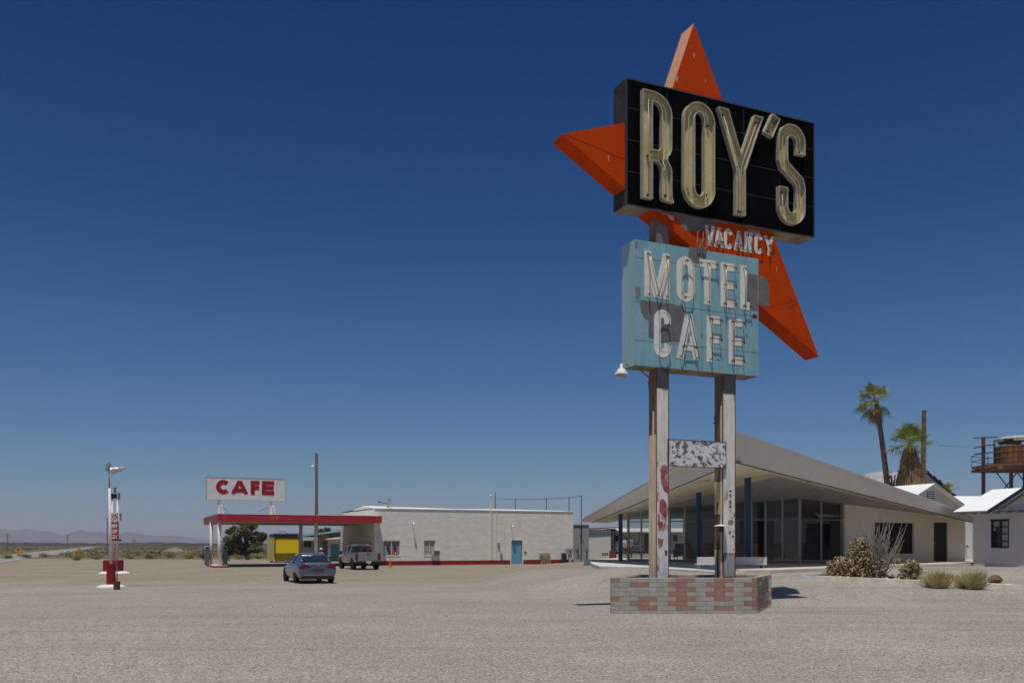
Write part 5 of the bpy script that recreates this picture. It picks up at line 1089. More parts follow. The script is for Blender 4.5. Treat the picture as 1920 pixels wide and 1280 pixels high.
bwall('interior_wall', (10.35, 54.4), (20.6, 55.4), INW); bwall('interior_wall', (16.95, 46.5), (20.5, 55.2), mat('olive_wall', (.10, .09, .06), .8))
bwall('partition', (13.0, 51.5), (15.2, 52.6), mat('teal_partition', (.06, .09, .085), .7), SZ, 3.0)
gb = [Vector((9.6, 55.2, 0)), Vector((10.35, 54.6, 0))]
for p in (gb[0], gb[1], Vector((8.6, 53.6, 0))): m = MB(); m.tube([Vector((p.x, p.y, SZ)) - OF, Vector((p.x, p.y, szf(p.x, p.y))) - OF], .07, 4); m.build('mullion', ALU, of)
m = MB(); m.box(16.1 - OF.x, 50.5 - OF.y, 2.3, 18.6 - OF.x, 50.8 - OF.y, 3.1); m.build('bulkhead', mat('bulkhead_cream', (.62, .55, .44), .8), of)
def curtain(label, px, D, w_, z0_, z1_, col, nfold=8):
    x = (px - CX) / F * D; t = thing('curtain', label, 'curtain', (x, D, z0_), 0, 'curtains in the lobby'); m = MB(); n = nfold * 4
    vs = []
    for i in range(n + 1): a = w_ * i / n; y = .07 * math.sin(i * math.pi / 2); vs += [(a, y, 0), (a, y, z1_ - z0_), (a, y + .02, 0), (a, y + .02, z1_ - z0_)]
    for i in range(n): k = 4 * i; m.f += [(k, k + 4, k + 5, k + 1), (k + 2, k + 3, k + 7, k + 6), (k + 1, k + 5, k + 7, k + 3)]; m.m += [0] * 3
    m.v = vs; c_ = m.build('curtain_cloth', col, t, fix=False); m = MB(); m.tube([(-.05, 0, z1_ - z0_ + .03), (w_ + .05, 0, z1_ - z0_ + .03)], .02, 6); m.build('rod', GREY, t)
curtain('pale curtain at the right end of the lobby glass', 1557, 48.6, .7, SZ + .1, 2.9, mat('curtain_sand', (.22, .19, .14), .9)); curtain('grey striped curtain behind the lobby corner post', 1512, 49.5, 1.3, SZ + .1, 2.8, mat('curtain_grey', (.12, .12, .11), .9, (.04, .04, .04), 9, .9, stretch=(6, 1, .3)))
def armchair(px, D, col, label, rz=0):
    x = (px - CX) / F * D; t = thing('armchair', label, 'chair', (x, D, SZ + .02), rz, 'armchairs in the lobby')
    m = MB(); m.bevbox(-.35, -.35, .25, .35, .3, .45, .05); m.build('seat', col, t); m = MB(); m.bevbox(-.36, .28, .25, .36, .42, .95, .05); m.build('backrest', col, t)
    for sg in (1, -1): m = MB(); m.bevbox(sg * .35, -.35, .2, sg * .45, .4, .62, .03); m.build('armrest', col, t)
    for a in (-.38, .38):
        for b in (-.3, .36): m = MB(); m.tube([(a, b, 0), (a, b, .25)], .025, 6); m.build('leg', DARK, t)
RC = mat('red_vinyl', (.22, .03, .02), .4); OC = mat('orange_vinyl', (.40, .09, .02), .4); DKV = mat('dark_vinyl', (.03, .025, .02), .4)
armchair(1419, 48.5, OC, 'orange armchair behind the glass right of the tall blue column', .2); armchair(1457, 48.8, DKV, 'dark armchair behind the lobby glass near the corner', -.3); armchair(1389, 49, RC, 'red armchair behind the glass left of the tall blue column', 2.9); armchair(1335, 50.5, RC, 'red armchair deep in the lobby left of the sign post', .4); armchair(1236, 52, DKV, 'dark armchair by the left lobby glass', .8); armchair(1280, 51.5, DKV, 'dark armchair beside the short blue column in the lobby', 2.7)
# reception counter
x = (1525 - CX) / F * 49.5; ct_ = thing('reception_counter', 'low brown wooden reception counter behind the corner glass', 'counter', (x, 49.5, SZ + .02), .4)
m = MB(); m.bevbox(-.8, -.25, 0, .8, .25, .92, .02); m.build('body', mat('counter_wood', (.13, .06, .035), .4, (.08, .04, .025), 3, stretch=(1, 1, 6)), ct_); m = MB(); m.bevbox(-.86, -.31, .92, .86, .31, .98, .02); m.build('top', mat('counter_top', (.2, .12, .08), .3), ct_)
# bench of white planks at the prow
b0_ = at(1307, 1050, 35.); bn_ = thing('plank_bench', 'long white plank bench on the slab in front of the motel office', 'bench', (b0_.x, 35., SZ), 0); LB = (1438 - 1307) * 35 / F
WB = mat('bench_white', (.66, .66, .66), .7, (.52, .52, .52), 4, .7, stretch=(1, 1, 4))
for k in range(4): m = MB(); m.box(0, 0, .14 + k * .075, LB, .05, .14 + k * .075 + .068); m.build('backrest_plank', WB, bn_)
m = MB(); m.box(0, .06, .12, LB, .5, .17); m.build('seat', WB, bn_)
for u in (.05, LB * .5, LB - .15): m = MB(); m.box(u, .08, 0, u + .1, .45, .12); m.build('leg', mat('bench_leg', (.3, .28, .25)), bn_)
# ================================================================== RIGHT HAND BUILDING
E1 = at(1801, 958, 44.6); W0 = at(1824, 1056, 44.); rz0 = Vector((W0.x, W0.y, .55))
rb = thing('motel_lodge', 'white stucco lodge with bright white roof and dark framed window at right edge', 'building', rz0, TH); 
# local: u along A (into the building), v along B; wall runs towards the camera = -v
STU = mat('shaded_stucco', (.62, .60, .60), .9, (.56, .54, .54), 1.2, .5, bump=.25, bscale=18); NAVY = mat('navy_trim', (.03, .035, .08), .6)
def vof(px): # distance along -B from the wall corner
    r = (px - CX) / F; return -((r * W0.y - W0.x) / (-Bv.x + Bv.y * r)) * -1
def zw(px, py): d = vof(px); return H + (HY - py) / F * (W0.y - Bv.y * d) - rz0.z
wv0, wv1 = vof(1857.5), vof(1892); zA, zB = zw(1875, 1027), zw(1875, 974.5)
zE = zw(1840, 958.5) 
m = MB(); xfw = Matrix(((0, 1, 0, 0), (-1, 0, 0, 0), (0, 0, 1, 0), (0, 0, 0, 1)))   # (along, depth, z) -> (u, v, z)
wall_with_holes(m, 0, 9, -.6, zE + .02, [(wv0, wv1, zA, zB)], 0, .2, 0, xfw)
m.add([(0, 0, -.6), (7, 0, -.6), (7, 0, zE), (0, 0, zE)], [(3, 2, 1, 0)]); m.add([(0, -9, -.6), (7, -9, -.6), (7, -9, zE), (0, -9, zE)], [(0, 1, 2, 3)])
m.build('wall', STU, rb, fix=False)
m = MB()
for a, b, c, d in ((wv0, zA, wv0 + .07, zB), (wv1 - .07, zA, wv1, zB), (wv0 + .07, zA, wv1 - .07, zA + .06), (wv0 + .07, zB - .06, wv1 - .07, zB), ((wv0 + wv1) / 2 - .04, zA + .06, (wv0 + wv1) / 2 + .04, zB - .06)): m.box(a, .02, b, c, .09, d, 0, xfw)
for k in (1, 2, 3): zz = zA + (zB - zA) * k / 4; m.box(wv0 + .07, .04, zz - .018, (wv0 + wv1) / 2 - .04, .08, zz + .018, 0, xfw); m.box((wv0 + wv1) / 2 + .04, .04, zz - .018, wv1 - .07, .08, zz + .018, 0, xfw)
m.box(wv0 - .06, -.02, zB, wv1 + .06, .02, zB + .04, 0, xfw)
wo = m.build('window', NAVY, rb); m = MB(); m.box(wv0 + .06, .10, zA + .05, wv1 - .06, .11, zB - .05, 0, xfw); m.build('pane', CG, wo)
m = MB(); cu = (wv0 + wv1) / 2
for (ca, k0, k1) in ((0, 3, 4), (1, 0, .95), (1, 1.0, 4), (0, 2.4, 3)):
    a_, b_ = (wv0 + .08, cu - .05) if ca == 0 else (cu + .05, wv1 - .08)
    if (ca, k0) == (0, 2.4): b_ = a_ + .12
    m.box(a_, .092, zA + (zB - zA) * k0 / 4 + .02, b_, .097, zA + (zB - zA) * k1 / 4 - .02, 0, xfw)
m.build('blind', mat('window_blind', (.38, .40, .38), .8), wo)
ov = .45; e0 = zE + .02; rid = 1.28
m = MB()
# roof planes: eave at u=-ov, ridge at u=4
def R_(u, v, z): return (u, v, z)
m.add([R_(-ov, .75, e0), R_(-ov, -10, e0), R_(4, -10, e0 + rid), R_(4, 2.1, e0 + rid)], [(0, 1, 2, 3)]); m.add([R_(4, 2.1, e0 + rid), R_(4, -10, e0 + rid), R_(8, -10, e0), R_(8, .75, e0)], [(0, 1, 2, 3)]); m.add([R_(-ov, .75, e0), R_(4, 2.1, e0 + rid), R_(8, .75, e0)], [(0, 1, 2)])
rf = m.build('roof', mat('bright_white_roof', (.84, .84, .81), .85, (.78, .78, .75), .8, .5), rb, fix=False)
m = MB(); m.add([R_(-ov, .75, e0), R_(-ov, -10, e0), R_(-ov, -10, e0 - .05), R_(-ov, .75, e0 - .05)], [(0, 1, 2, 3)]); m.add([R_(-ov, .75, e0 - .05), R_(-ov, -10, e0 - .05), R_(.1, -10, e0 - .03), R_(.1, .75, e0 - .03)], [(3, 2, 1, 0)]); m.add([R_(-ov, .75, e0), R_(-ov, .75, e0 - .06), R_(8, .75, e0 - .06), R_(8, .75, e0)], [(0, 1, 2, 3)])
m.build('eave', mat('eave_grey', (.4, .38, .36), .8), rb, fix=False)
for k in range(6): vv = .4 - k * .62; m = MB(); m.box(-ov + .03, vv, e0 - .15, .0, vv + .09, e0 - .055); m.build('rafter', mat('eave_grey', ()), rb)
# cross gable with navy rake board
gv0 = -vof(1869.5); gv1 = gv0 - 5.6; gz = 1.5; gvm = (gv0 + gv1) / 2
m = MB(); m.add([R_(-ov - .16, gv0, e0 - .02), R_(-ov - .16, gvm, e0 + gz), R_(3.5, gvm, e0 + gz), R_(.2, gv0, e0 - .02)], [(0, 1, 2, 3)]); m.add([R_(-ov - .16, gv1, e0 - .02), R_(-ov - .16, gvm, e0 + gz), R_(3.5, gvm, e0 + gz), R_(.2, gv1, e0 - .02)], [(3, 2, 1, 0)]); m.build('roof', mat('bright_white_roof', ()), rb, fix=False)
m = MB(); m.add([R_(-ov + .25, gv0 - .3, e0 - .02), R_(-ov + .25, gv1 + .3, e0 - .02), R_(-ov + .25, gvm, e0 + gz - .14)], [(0, 1, 2)]); m.build('gable', STU, rb, fix=False)
m = MB()
for a, b in ((gv0, gvm), (gv1, gvm)): m.add([R_(-ov - .19, a, e0 - .16), R_(-ov - .19, b, e0 + gz - .14), R_(-ov - .19, b, e0 + gz + .03), R_(-ov - .19, a, e0 + .01), R_(-ov - .14, a, e0 - .16), R_(-ov - .14, b, e0 + gz - .14), R_(-ov - .14, b, e0 + gz + .03), R_(-ov - .14, a, e0 + .01)], [(0, 1, 2, 3), (7, 6, 5, 4), (0, 4, 5, 1), (3, 2, 6, 7)])
m.box(-ov + .20, gv0 - .2, e0 - .08, -ov + .24, gv1 + .2, e0 - .02)
m.build('rake_board', NAVY, rb, fix=False)
# rear wing with low ridge behind
q0, q1 = at(1788, 929, 70), at(1862, 930.5, 70); rw_ = thing('rear_wing', 'low white roofed wing between the vented gable and the lodge', 'building', (q0.x, 70, .5)); o_ = rw_.location
m = MB(); m.add([(-2, 0, q0.z - .5), (6, 0, q1.z - .5), (6, -4, q1.z - 1.6), (-2, -4, q1.z - 1.6)], [(0, 3, 2, 1)]); m.add([(-2, 0, q0.z - .5), (6, 0, q1.z - .5), (6, 4, q1.z - 1.6), (-2, 4, q1.z - 1.6)], [(0, 1, 2, 3)]); m.build('roof', mat('bright_white_roof', ()), rw_, fix=False)
m = MB(); m.box(-1.6, -3.5, -.3, 5.6, 3.6, q1.z - 1.66); m.build('wall', mat('white_wall', ()), rw_)
m = MB(); m.add([(-1.6, -3.5, q1.z - 1.66), (-1.6, 3.6, q1.z - 1.66), (-1.6, 0, q0.z - .55)], [(0, 1, 2)]); m.build('gable', mat('white_wall', ()), rw_, fix=False)
# small white tap wall between office and lodge
# cottage with vented gable
gD = 60.; ap_ = at(1746, 906, gD); k_ = thing('vent_cottage', 'white roofed cottage with louvred gable vent behind the motel office', 'building', (ap_.x, gD, .4), TH); hz = ap_.z - .4
hwid = 3.0; rise = hwid * .50
m = MB(); m.add([(-hwid, 0, hz - rise), (0, 0, hz - .12), (hwid, 0, hz - rise), (hwid, 0, -.5), (-hwid, 0, -.5)], [(4, 3, 2, 1, 0)]); m.add([(hwid, 0, -.5), (hwid, 8, -.5), (hwid, 8, hz - rise), (hwid, 0, hz - rise)], [(0, 1, 2, 3)]); m.add([(-hwid, 0, -.5), (-hwid, 8, -.5), (-hwid, 8, hz - rise), (-hwid, 0, hz - rise)], [(3, 2, 1, 0)]); m.add([(-hwid, 8, hz - rise), (0, 8, hz - .12), (hwid, 8, hz - rise), (hwid, 8, -.5), (-hwid, 8, -.5)], [(0, 1, 2, 3, 4)]); m.build('wall', mat('cottage_wall', (.66, .63, .55), .85, (.58, .55, .49), 1.5), k_, fix=False)
m = MB(); sl2 = (rise - .0) / hwid; ex = hwid + .4
for sg in (1, -1): m.add([(0, -.35, hz), (sg * ex, -.35, hz - sl2 * ex), (sg * ex, 9, hz - sl2 * ex), (0, 9, hz), (0, -.35, hz - .1), (sg * ex, -.35, hz - sl2 * ex - .1), (sg * ex, 9, hz - sl2 * ex - .1), (0, 9, hz - .1)], [(0, 1, 2, 3), (4, 7, 6, 5), (1, 5, 6, 2)], 0); m.add([(0, -.352, hz + .01), (sg * ex, -.352, hz - sl2 * ex + .01), (sg * ex, -.352, hz - sl2 * ex - .13), (0, -.352, hz - .13)], [(0, 1, 2, 3)], 1)
m.build('roof', [mat('bright_white_roof', ()), mat('rake_grey', (.36, .37, .36), .8)], k_, fix=False)
m = MB(); m.box(-.36, -.02, hz - 1.35, .30, .02, hz - .55, 1)
for k in range(6): m.box(-.32, -.05, hz - 1.32 + k * .13, .26, -.021, hz - 1.32 + k * .13 + .07)
m.build('vent', [WHITE, mat('vent_dark', (.15, .15, .14))], k_)
# brown shingle cottage and pale roof further back
sD2 = 78.; ap_ = at(1731, 880, sD2); c2 = thing('shingle_cottage', 'house with ragged brown shingle roof behind the vented gable', 'building', (ap_.x, sD2, .4), TH); hz = ap_.z - .4
m = MB(); hwid = 5.2; rise = 3.15; m.add([(-hwid, 0, hz - rise), (0, 0, hz - .12), (hwid, 0, hz - rise), (hwid, 0, -.5), (-hwid, 0, -.5)], [(4, 3, 2, 1, 0)]); m.add([(hwid, 0, -.5), (hwid, 6, -.5), (hwid, 6, hz - rise), (hwid, 0, hz - rise)], [(0, 1, 2, 3)]); m.build('wall', mat('white_wall', ()), c2, fix=False)
SHG = mat('brown_shingle', (.10, .065, .045), .95, (.04, .03, .025), 6, .8, bump=.5)
m = MB()
for sg in (1, -1):
    SHI = 0 if sg > 0 else 1
    for r_ in range(16):
        for cc in range(10):
            a = hwid * 1.06 * r_ / 16; b = hwid * 1.06 * (r_ + 1) / 16 + .05; y0 = -.3 + cc * .66; z_a, z_b = hz - a * rise / hwid + random.uniform(-.05, .22), hz - b * rise / hwid + random.uniform(-.02, .07)
            m.add([(sg * a, y0, z_a), (sg * b, y0, z_b), (sg * b, y0 + .66, z_b), (sg * a, y0 + .66, z_a), (sg * a, y0, z_a - .14), (sg * b, y0, z_b - .14)], [(0, 1, 2, 3), (0, 4, 5, 1)], SHI)
m.build('roof', [SHG, mat('pale_grey_roof2', (.42, .42, .41), .8)], c2, fix=False)
sD3 = 84.; a_, b_ = at(1600, 893, sD3), at(1676, 884.5, sD3); c3 = thing('pale_house', 'house with pale grey roof rising over the office roof left of the palms', 'building', (a_.x, sD3, .4)); 
m = MB(); w_ = b_.x - a_.x; m.add([(0, 0, a_.z - 1.2), (w_ + 1, 0, a_.z - 1.2), (w_ + 1, 3, b_.z - .4), (0.2, 3, a_.z - .4)], [(0, 1, 2, 3)]); m.add([(0, 6, a_.z - 1.2), (w_ + 1, 6, a_.z - 1.2), (w_ + 1, 3, b_.z - .4), (0.2, 3, a_.z - .3)], [(3, 2, 1, 0)]); m.add([(0, 0, a_.z - 1.26), (w_ + 1, 0, a_.z - 1.26), (w_ + 1, 0, a_.z - 1.2), (0, 0, a_.z - 1.2)], [(0, 1, 2, 3)]); m.build('roof', mat('pale_grey_roof', (.55, .55, .53), .8), c3, fix=False)
m = MB(); m.box(.2, .3, -.5, w_ + .6, 5.6, a_.z - 1.27); m.build('wall', mat('white_wall', ()), c3)
# sunlit white wall seen in the gap
gD2 = 55.5; a_, b_ = at(1806, 985, gD2), at(1840, 1053, gD2); gw = thing('gap_wall', 'sunlit white wall with a small tap in the gap beside the lodge', 'wall', (a_.x, gD2, .4))
m = MB(); m.box(0, 0, -.2, b_.x - a_.x + .9, .25, a_.z - .4 + .35); m.build('wall', mat('white_wall', ()), gw); q = at(1811, 1023, gD2) - gw.location; m = MB(); m.tube([(q.x, 0, q.z), (q.x, -.25, q.z), (q.x, -.25, q.z - .12)], .03, 6); m.build('tap', DARK, gw)
# ================================================================== BUILDINGS BEHIND THE OFFICE LEFT END
bD = 104.; bx = lambda px, D=bD: (px - CX) / F * D
b1 = thing('storage_building', 'long white rear building with dark red roof line right of the grey shed', 'building', (bx(1100), bD, .4)); o_ = b1.location
m = MB(); m.box(0, 0, -.3, bx(1145.5) - o_.x, 6, H + (HY - 992) / F * bD - .4); m.build('wall', mat('white_wall', ()), b1)
m = MB(); m.add([(-.2, -.3, H + (HY - 992) / F * bD - .4), (bx(1165) - o_.x, -.3, H + (HY - 989) / F * bD - .4), (bx(1165) - o_.x, -.3, H + (HY - 987.3) / F * bD - .4), (-.2, -.3, H + (HY - 990) / F * bD - .4), (-.2, 6.5, H + (HY - 990) / F * bD - .4), (bx(1165) - o_.x, 6.5, H + (HY - 987.3) / F * bD - .4)], [(0, 1, 2, 3), (3, 2, 5, 4)]); m.build('roof', mat('dark_red_roof', (.12, .04, .035)), b1, fix=False)
m = MB(); zz = H + (HY - 1001) / F * bD - .4; m.box(0, -.03, zz, bx(1145) - o_.x, -.001, zz + .05); m.build('trim', GREY, b1)
b2 = thing('guest_rooms', 'white guest room block with dark windows and cream eave seen past the office glass', 'building', (bx(1145, 108), 108, .4)); o_ = b2.location; zq_ = lambda py, D=108: H + (HY - py) / F * D - .4
m = MB(); m.box(0, 0, -.3, bx(1290, 108) - o_.x, 7, zq_(997)); m.build('wall', WHW, b2); m = MB(); m.add([(-.3, -1.2, zq_(996)), (bx(1295, 108) - o_.x, -1.2, zq_(996)), (bx(1295, 108) - o_.x, 3, zq_(989)), (-.3, 3, zq_(989)), (-.3, -1.2, zq_(998)), (bx(1295, 108) - o_.x, -1.2, zq_(998))], [(0, 1, 2, 3), (4, 5, 1, 0)]); m.build('roof', mat('cream_roof', (.70, .66, .55), .8), b2, fix=False)
for x0_, x1_, ya, yb in ((1153.5, 1160, 1003, 1014), (1171, 1177, 1006, 1013), (1178, 1184, 1006, 1013), (1208, 1217, 1000, 1038), (1240, 1248, 1003, 1014), (1262, 1270, 1003, 1014)):
    m = MB(); m.box(bx(x0_, 108) - o_.x, -.05, zq_(yb), bx(x1_, 108) - o_.x, -.002, zq_(ya)); m.build('window' if yb < 1030 else 'door', CG, b2)
for px in (1144.5, 1150, 1196): m = MB(); m.tube([(bx(px, 108) - o_.x, -1.3, 0), (bx(px, 108) - o_.x, -1.3, zq_(997))], .06, 6); m.build('post', DARK, b2)
# wooden planter box with shrub, small crate
D = (H - .62) * F / (1048 - HY); x = bx(1149, D); pb = thing('wooden_planter', 'reddish brown wooden planter box left of the office end column', 'planter', (x, D, .6)); s_ = D / F
m = MB(); m.bevbox(-6 * s_, -.25, 0, 6 * s_, .25, 17 * s_, .02); m.build('box', mat('redwood', (.17, .055, .035), .7, (.11, .035, .025), 5, stretch=(1, 1, 5)), pb)
D2 = 92.; x = bx(1134.5, D2); cr_ = thing('small_crate', 'small dark wooden crate by the white rear building', 'crate', (x, D2, g(x, D2)))
m = MB()
for k in range(3): m.box(-.28, -.2, .02 + k * .1, .28, .2, .1 + k * .1)
m.box(-.3, -.22, 0, -.24, .22, .32); m.box(.24, -.22, 0, .3, .22, .32); m.build('body', WOODP, cr_)
xg = bx(1195, 100); sedan((xg, 100, g(xg, 100)), .3, carpaint('grey_green_paint', (.16, .18, .18)), 'grey green car parked far behind the office glass', name='parked_car')
# ================================================================== WATER TOWER
wD = 74.; wt = thing('water_tower', 'rusty water tank on a railed platform with tall steel legs at right edge', 'water tower', ((1905 - CX) / F * wD, wD, .5)); o_ = wt.location; wx = lambda px, D=wD: (px - CX) / F * D - o_.x; wz = lambda py, D=wD: H + (HY - py) / F * D - .5
TR = mat('tank_rust', (.26, .14, .05), .8, (.14, .055, .02), 1.6, .9, col3=(.10, .03, .015), thr=.6, s3=2, stretch=(2.5, 2.5, .35)); TS = mat('steel_dark', (.10, .06, .05), .8, (.05, .04, .045), 3)
rT = 1.75; cxT = wx(1868) + rT; zt0, zt1 = wz(869), wz(828)
m = MB(); xf = Matrix.Translation((cxT, 0, 0)); m.lathe([(rT, zt0), (rT, zt0 + (zt1 - zt0) * .78), (rT * .985, zt0 + (zt1 - zt0) * .79)], 28, 0, xf)
for k in range(1, 4): m.lathe([(rT + .01, zt0 + k * .42), (rT + .02, zt0 + k * .42 + .02), (rT + .01, zt0 + k * .42 + .04)], 28, 1, xf)
m.build('tank', [TR, TS], wt)
m = MB()
for k in range(28):
    a = 2 * math.pi * k / 28; b = 2 * math.pi * (k + 1) / 28
    if k % 7 in (2, 3): continue
    zc_ = zt0 + (zt1 - zt0) * .98; m.add([(cxT + rT * math.cos(a), rT * math.sin(a), zc_), (cxT + rT * math.cos(b), rT * math.sin(b), zc_), (cxT + rT * math.cos(b), rT * math.sin(b), zc_ + .22), (cxT + rT * math.cos(a), rT * math.sin(a), zc_ + .22)], [(0, 1, 2, 3)])
m.lathe([(rT * 1.01, zt1 + .16), (rT * .6, zt1 + .42), (.1, zt1 + .55)], 28, 0, xf); m.build('tank_roof', mat('pale_tank_roof', (.5, .47, .40), .8, (.3, .25, .2), 3, .8), wt, fix=False)
for k in range(8): a = 2 * math.pi * (k + .3) / 8; m = MB(); m.tube([(cxT + rT * .97 * math.cos(a), rT * .97 * math.sin(a), zt0 + (zt1 - zt0) * .75), (cxT + rT * .97 * math.cos(a), rT * .97 * math.sin(a), zt1 + .2)], .05, 5); m.build('strut', TS, wt)
m = MB(); m.tube([(wx(1902), -1.9, wz(880)), (wx(1902), -1.9, wz(800))], .035, 6); m.build('pipe', WHITE, wt)
pz = wz(876.5); pr = 3.35; pcx = cxT
m = MB(); pol = [(pcx + pr * math.cos(2 * math.pi * k / 8 + .39), pr * math.sin(2 * math.pi * k / 8 + .39)) for k in range(8)]; m.prism(pol, pz, pz + .18, 'z'); 
for k in range(5): m.box(pcx - pr * .8, -2 + k, pz - .25, pcx + pr * .8, -1.8 + k, pz - .003)
m.build('platform', mat('platform_wood', (.22, .13, .08), .9, (.10, .06, .04), 2, .8, stretch=(1, 1, 3)), wt)
for zz in (.45, .9):
    m = MB(); m.tube([(p[0], p[1], pz + .18 + zz) for p in pol], .028, 4, closed=True); m.build('rail', TS, wt)
for p in pol: m = MB(); m.tube([(p[0], p[1], pz + .18), (p[0], p[1], pz + 1.1)], .03, 4); m.build('rail_post', TS, wt)
for px, dv, top in ((1861, 1.4, 815), (1878.5, -1.4, 876), (1931, -1.4, 876), (1940, 1.4, 876)):
    m = MB(); m.box(wx(px) - .13, dv - .1, -.4, wx(px) + .10, dv + .1, wz(top)); m.build('leg', mat('leg_brown', (.14, .075, .06), .8, (.08, .05, .045), 2), wt)
for a, b in (((1880, 876), (1930, 940)), ((1930, 876), (1880, 940))):
    for yy in (-1.4, 1.4): m = MB(); m.tube([(wx(a[0]), yy, wz(a[1])), (wx(b[0]), yy, wz(b[1]))], .05, 5); m.build('brace', TS, wt)
m = MB(); m.tube([(wx(1842), 1.4, wz(817)), (wx(1878), 0.6, wz(817.5))], .05, 5); m.tube([(wx(1835), .8, wz(838)), (wx(1852), .6, wz(834)), (wx(1872), .4, wz(832))], .05, 5); m.tube([(wx(1838), 1, wz(848.5)), (wx(1872), .6, wz(846))], .04, 5); m.build('crossbeam', TS, wt)
# ================================================================== VEGETATION
GRN = leafmat('palm_green', (.25, .29, .045), (.10, .14, .022)); DRY = leafmat('palm_dry', (.40, .26, .12), (.22, .135, .06)); TAN2 = leafmat('palm_yellow', (.42, .38, .08), (.26, .24, .05))
TRK = mat('palm_trunk', (.20, .13, .085), .95, (.11, .07, .045), 1.0, .8, bump=.5, stretch=(1, 1, 7))
def frond(m, o, az, el, L_, mi=0, blades=13, petiole=.45, droop=.35):
    d = Vector((math.cos(az) * math.cos(el), math.sin(az) * math.cos(el), math.sin(el))); side = Vector((-math.sin(az), math.cos(az), 0)); upv = side.cross(d)
    c = o + d * (L_ * petiole); m.tube([o, c], .018, 3, 2, cap=False)
    for k in range(blades):
        a = R(-78 + 156 * k / (blades - 1)); bd = (d * math.cos(a) + side * math.sin(a)).normalized(); l = L_ * (1 - petiole) * (1 - .25 * abs(math.sin(a))) * random.uniform(.85, 1.1)
        wd = bd.cross(upv).normalized() * l * .045; mid = c + bd * l * .6 - Vector((0, 0, droop * l * .12)); tip = c + bd * l - Vector((0, 0, droop * l * random.uniform(.5, 1.1)))
        m.add([c, mid + wd, mid - wd, tip], [(0, 1, 2), (1, 3, 2)], mi)
def palm(px, py_top, D, kind, label, lean=0., base_w=.19):
    x = (px - CX) / F * D; z0_ = .4; t = thing('palm_tree', label, 'palm tree', (x, D, z0_), 0, 'palm trees behind the motel office'); h_ = H + (HY - py_top) / F * D - z0_
    n = 26; pts = []; rad = []
    for i in range(n + 1): s = i / n; pts.append((lean * s ** 1.4, .0, h_ * s)); rad.append(base_w * (1 - .35 * s) * (1 + .05 * (i % 2)))
    m = MB(); m.tube(pts, rad, 10); m.build('trunk', TRK, t)
    top = Vector(pts[-1])
    if kind != 'bare':
        m = MB(); N = 44 if kind == 'crown' else 46; LF = 1.95 if kind == 'crown' else 2.15
        for k in range(N):
            el = R(random.uniform(-50, 82)) if kind == 'crown' else R(random.uniform(-15, 88)); az = random.uniform(0, 6.28)
            if kind == 'crown' and random.random() < .3: az = random.uniform(2.3, 4.0)
            frond(m, top + Vector((0, 0, random.uniform(-.25, .15))), az, el, LF * random.uniform(.75, 1.1), 0 if random.random() < .6 else 1)
        m.build('crown', [GRN, TAN2, TAN2], t, fix=False)
        m = MB()
        if kind == 'crown':
            for k in range(26): frond(m, top - Vector((0, 0, random.uniform(.1, .7))), random.uniform(0, 6.28), R(random.uniform(-88, -55)), random.uniform(.9, 1.5), 0, 9)
        else:
            m.lathe([(.2, 1.8), (.70, 2.6), (.85, h_ * .5), (.6, h_ * .72), (.2, h_ - .4)], 12)
            for k in range(2600):
                s = random.random(); az = random.uniform(0, 6.28); zz = h_ - .15 - s * (h_ - 2.2); rr_ = .28 + .85 * math.sin(math.pi * min(1, (s + .05) * .62)) ** .8; rr_ *= random.uniform(.8, 1.05)
                p = Vector((top.x * (1 - s) + rr_ * math.cos(az), rr_ * math.sin(az), zz)); l = random.uniform(.5, 1.1); wv = Vector((-math.sin(az), math.cos(az), 0)) * random.uniform(.015, .035); dn = Vector((.10 * math.cos(az), .1 * math.sin(az), -l))
                m.add([p - wv, p + wv, p + dn + wv * .6 + Vector((random.uniform(-.1, .1), 0, 0)), p + dn - wv * .6], [(0, 1, 2, 3)], 0 if random.random() < .75 else 1)
            for k in range(10): frond(m, top - Vector((0, 0, random.uniform(.3, 1.4))), random.uniform(0, 6.28), R(random.uniform(-60, -15)), random.uniform(1.1, 1.6), 1, 11)
        m.build('dead_fronds', [DRY, leafmat('palm_dry_pale', (.38, .27, .14), (.22, .15, .08))], t, fix=False)
    return t
p1 = palm(1675, 752, 72, 'crown', 'tall thin leaning palm with green crown, leftmost of the palms', lean=-1.35, base_w=.26)
palm(1706, 834, 71, 'skirt', 'short palm wearing a thick skirt of dead brown fronds', base_w=.3)
palm(1729.5, 769, 73, 'bare', 'bare palm trunk without any crown, rightmost of the palms', lean=.14, base_w=.25)
# wrapped foot of the leaning palm
m = MB()
for k in range(150):
    az = random.uniform(0, 6.28); zz = random.uniform(3.6, 6.6); rr_ = random.uniform(.33, .5); p = Vector((rr_ * math.cos(az) - .3 * (zz / 10), rr_ * math.sin(az), zz)); wv = Vector((-math.sin(az), math.cos(az), 0)) * .07
    m.add([p - wv, p + wv, p + wv + Vector((.1 * math.cos(az), .1 * math.sin(az), .22)), p - wv + Vector((.1 * math.cos(az), .1 * math.sin(az), .22))], [(0, 1, 2, 3)], 0)
m.build('boot_stubs', [mat('boot_brown', (.13, .09, .06), .9)], p1, fix=False)
x = (1781 - CX) / F * 76; bp_ = thing('small_palm', 'small green palm top poking over the brown shingle roof', 'palm tree', (x, 76, .4)); hh = H + (HY - 919) / F * 76 - .4; m = MB(); m.tube([(0, 0, 0), (0, 0, hh)], .15, 8); m.build('trunk', TRK, bp_); m = MB()
for k in range(22): frond(m, Vector((0, 0, hh)), random.uniform(0, 6.28), R(random.uniform(10, 85)), random.uniform(.7, 1.0), 0, 9)
m.build('crown', [GRN, TAN2, TAN2], bp_, fix=False)

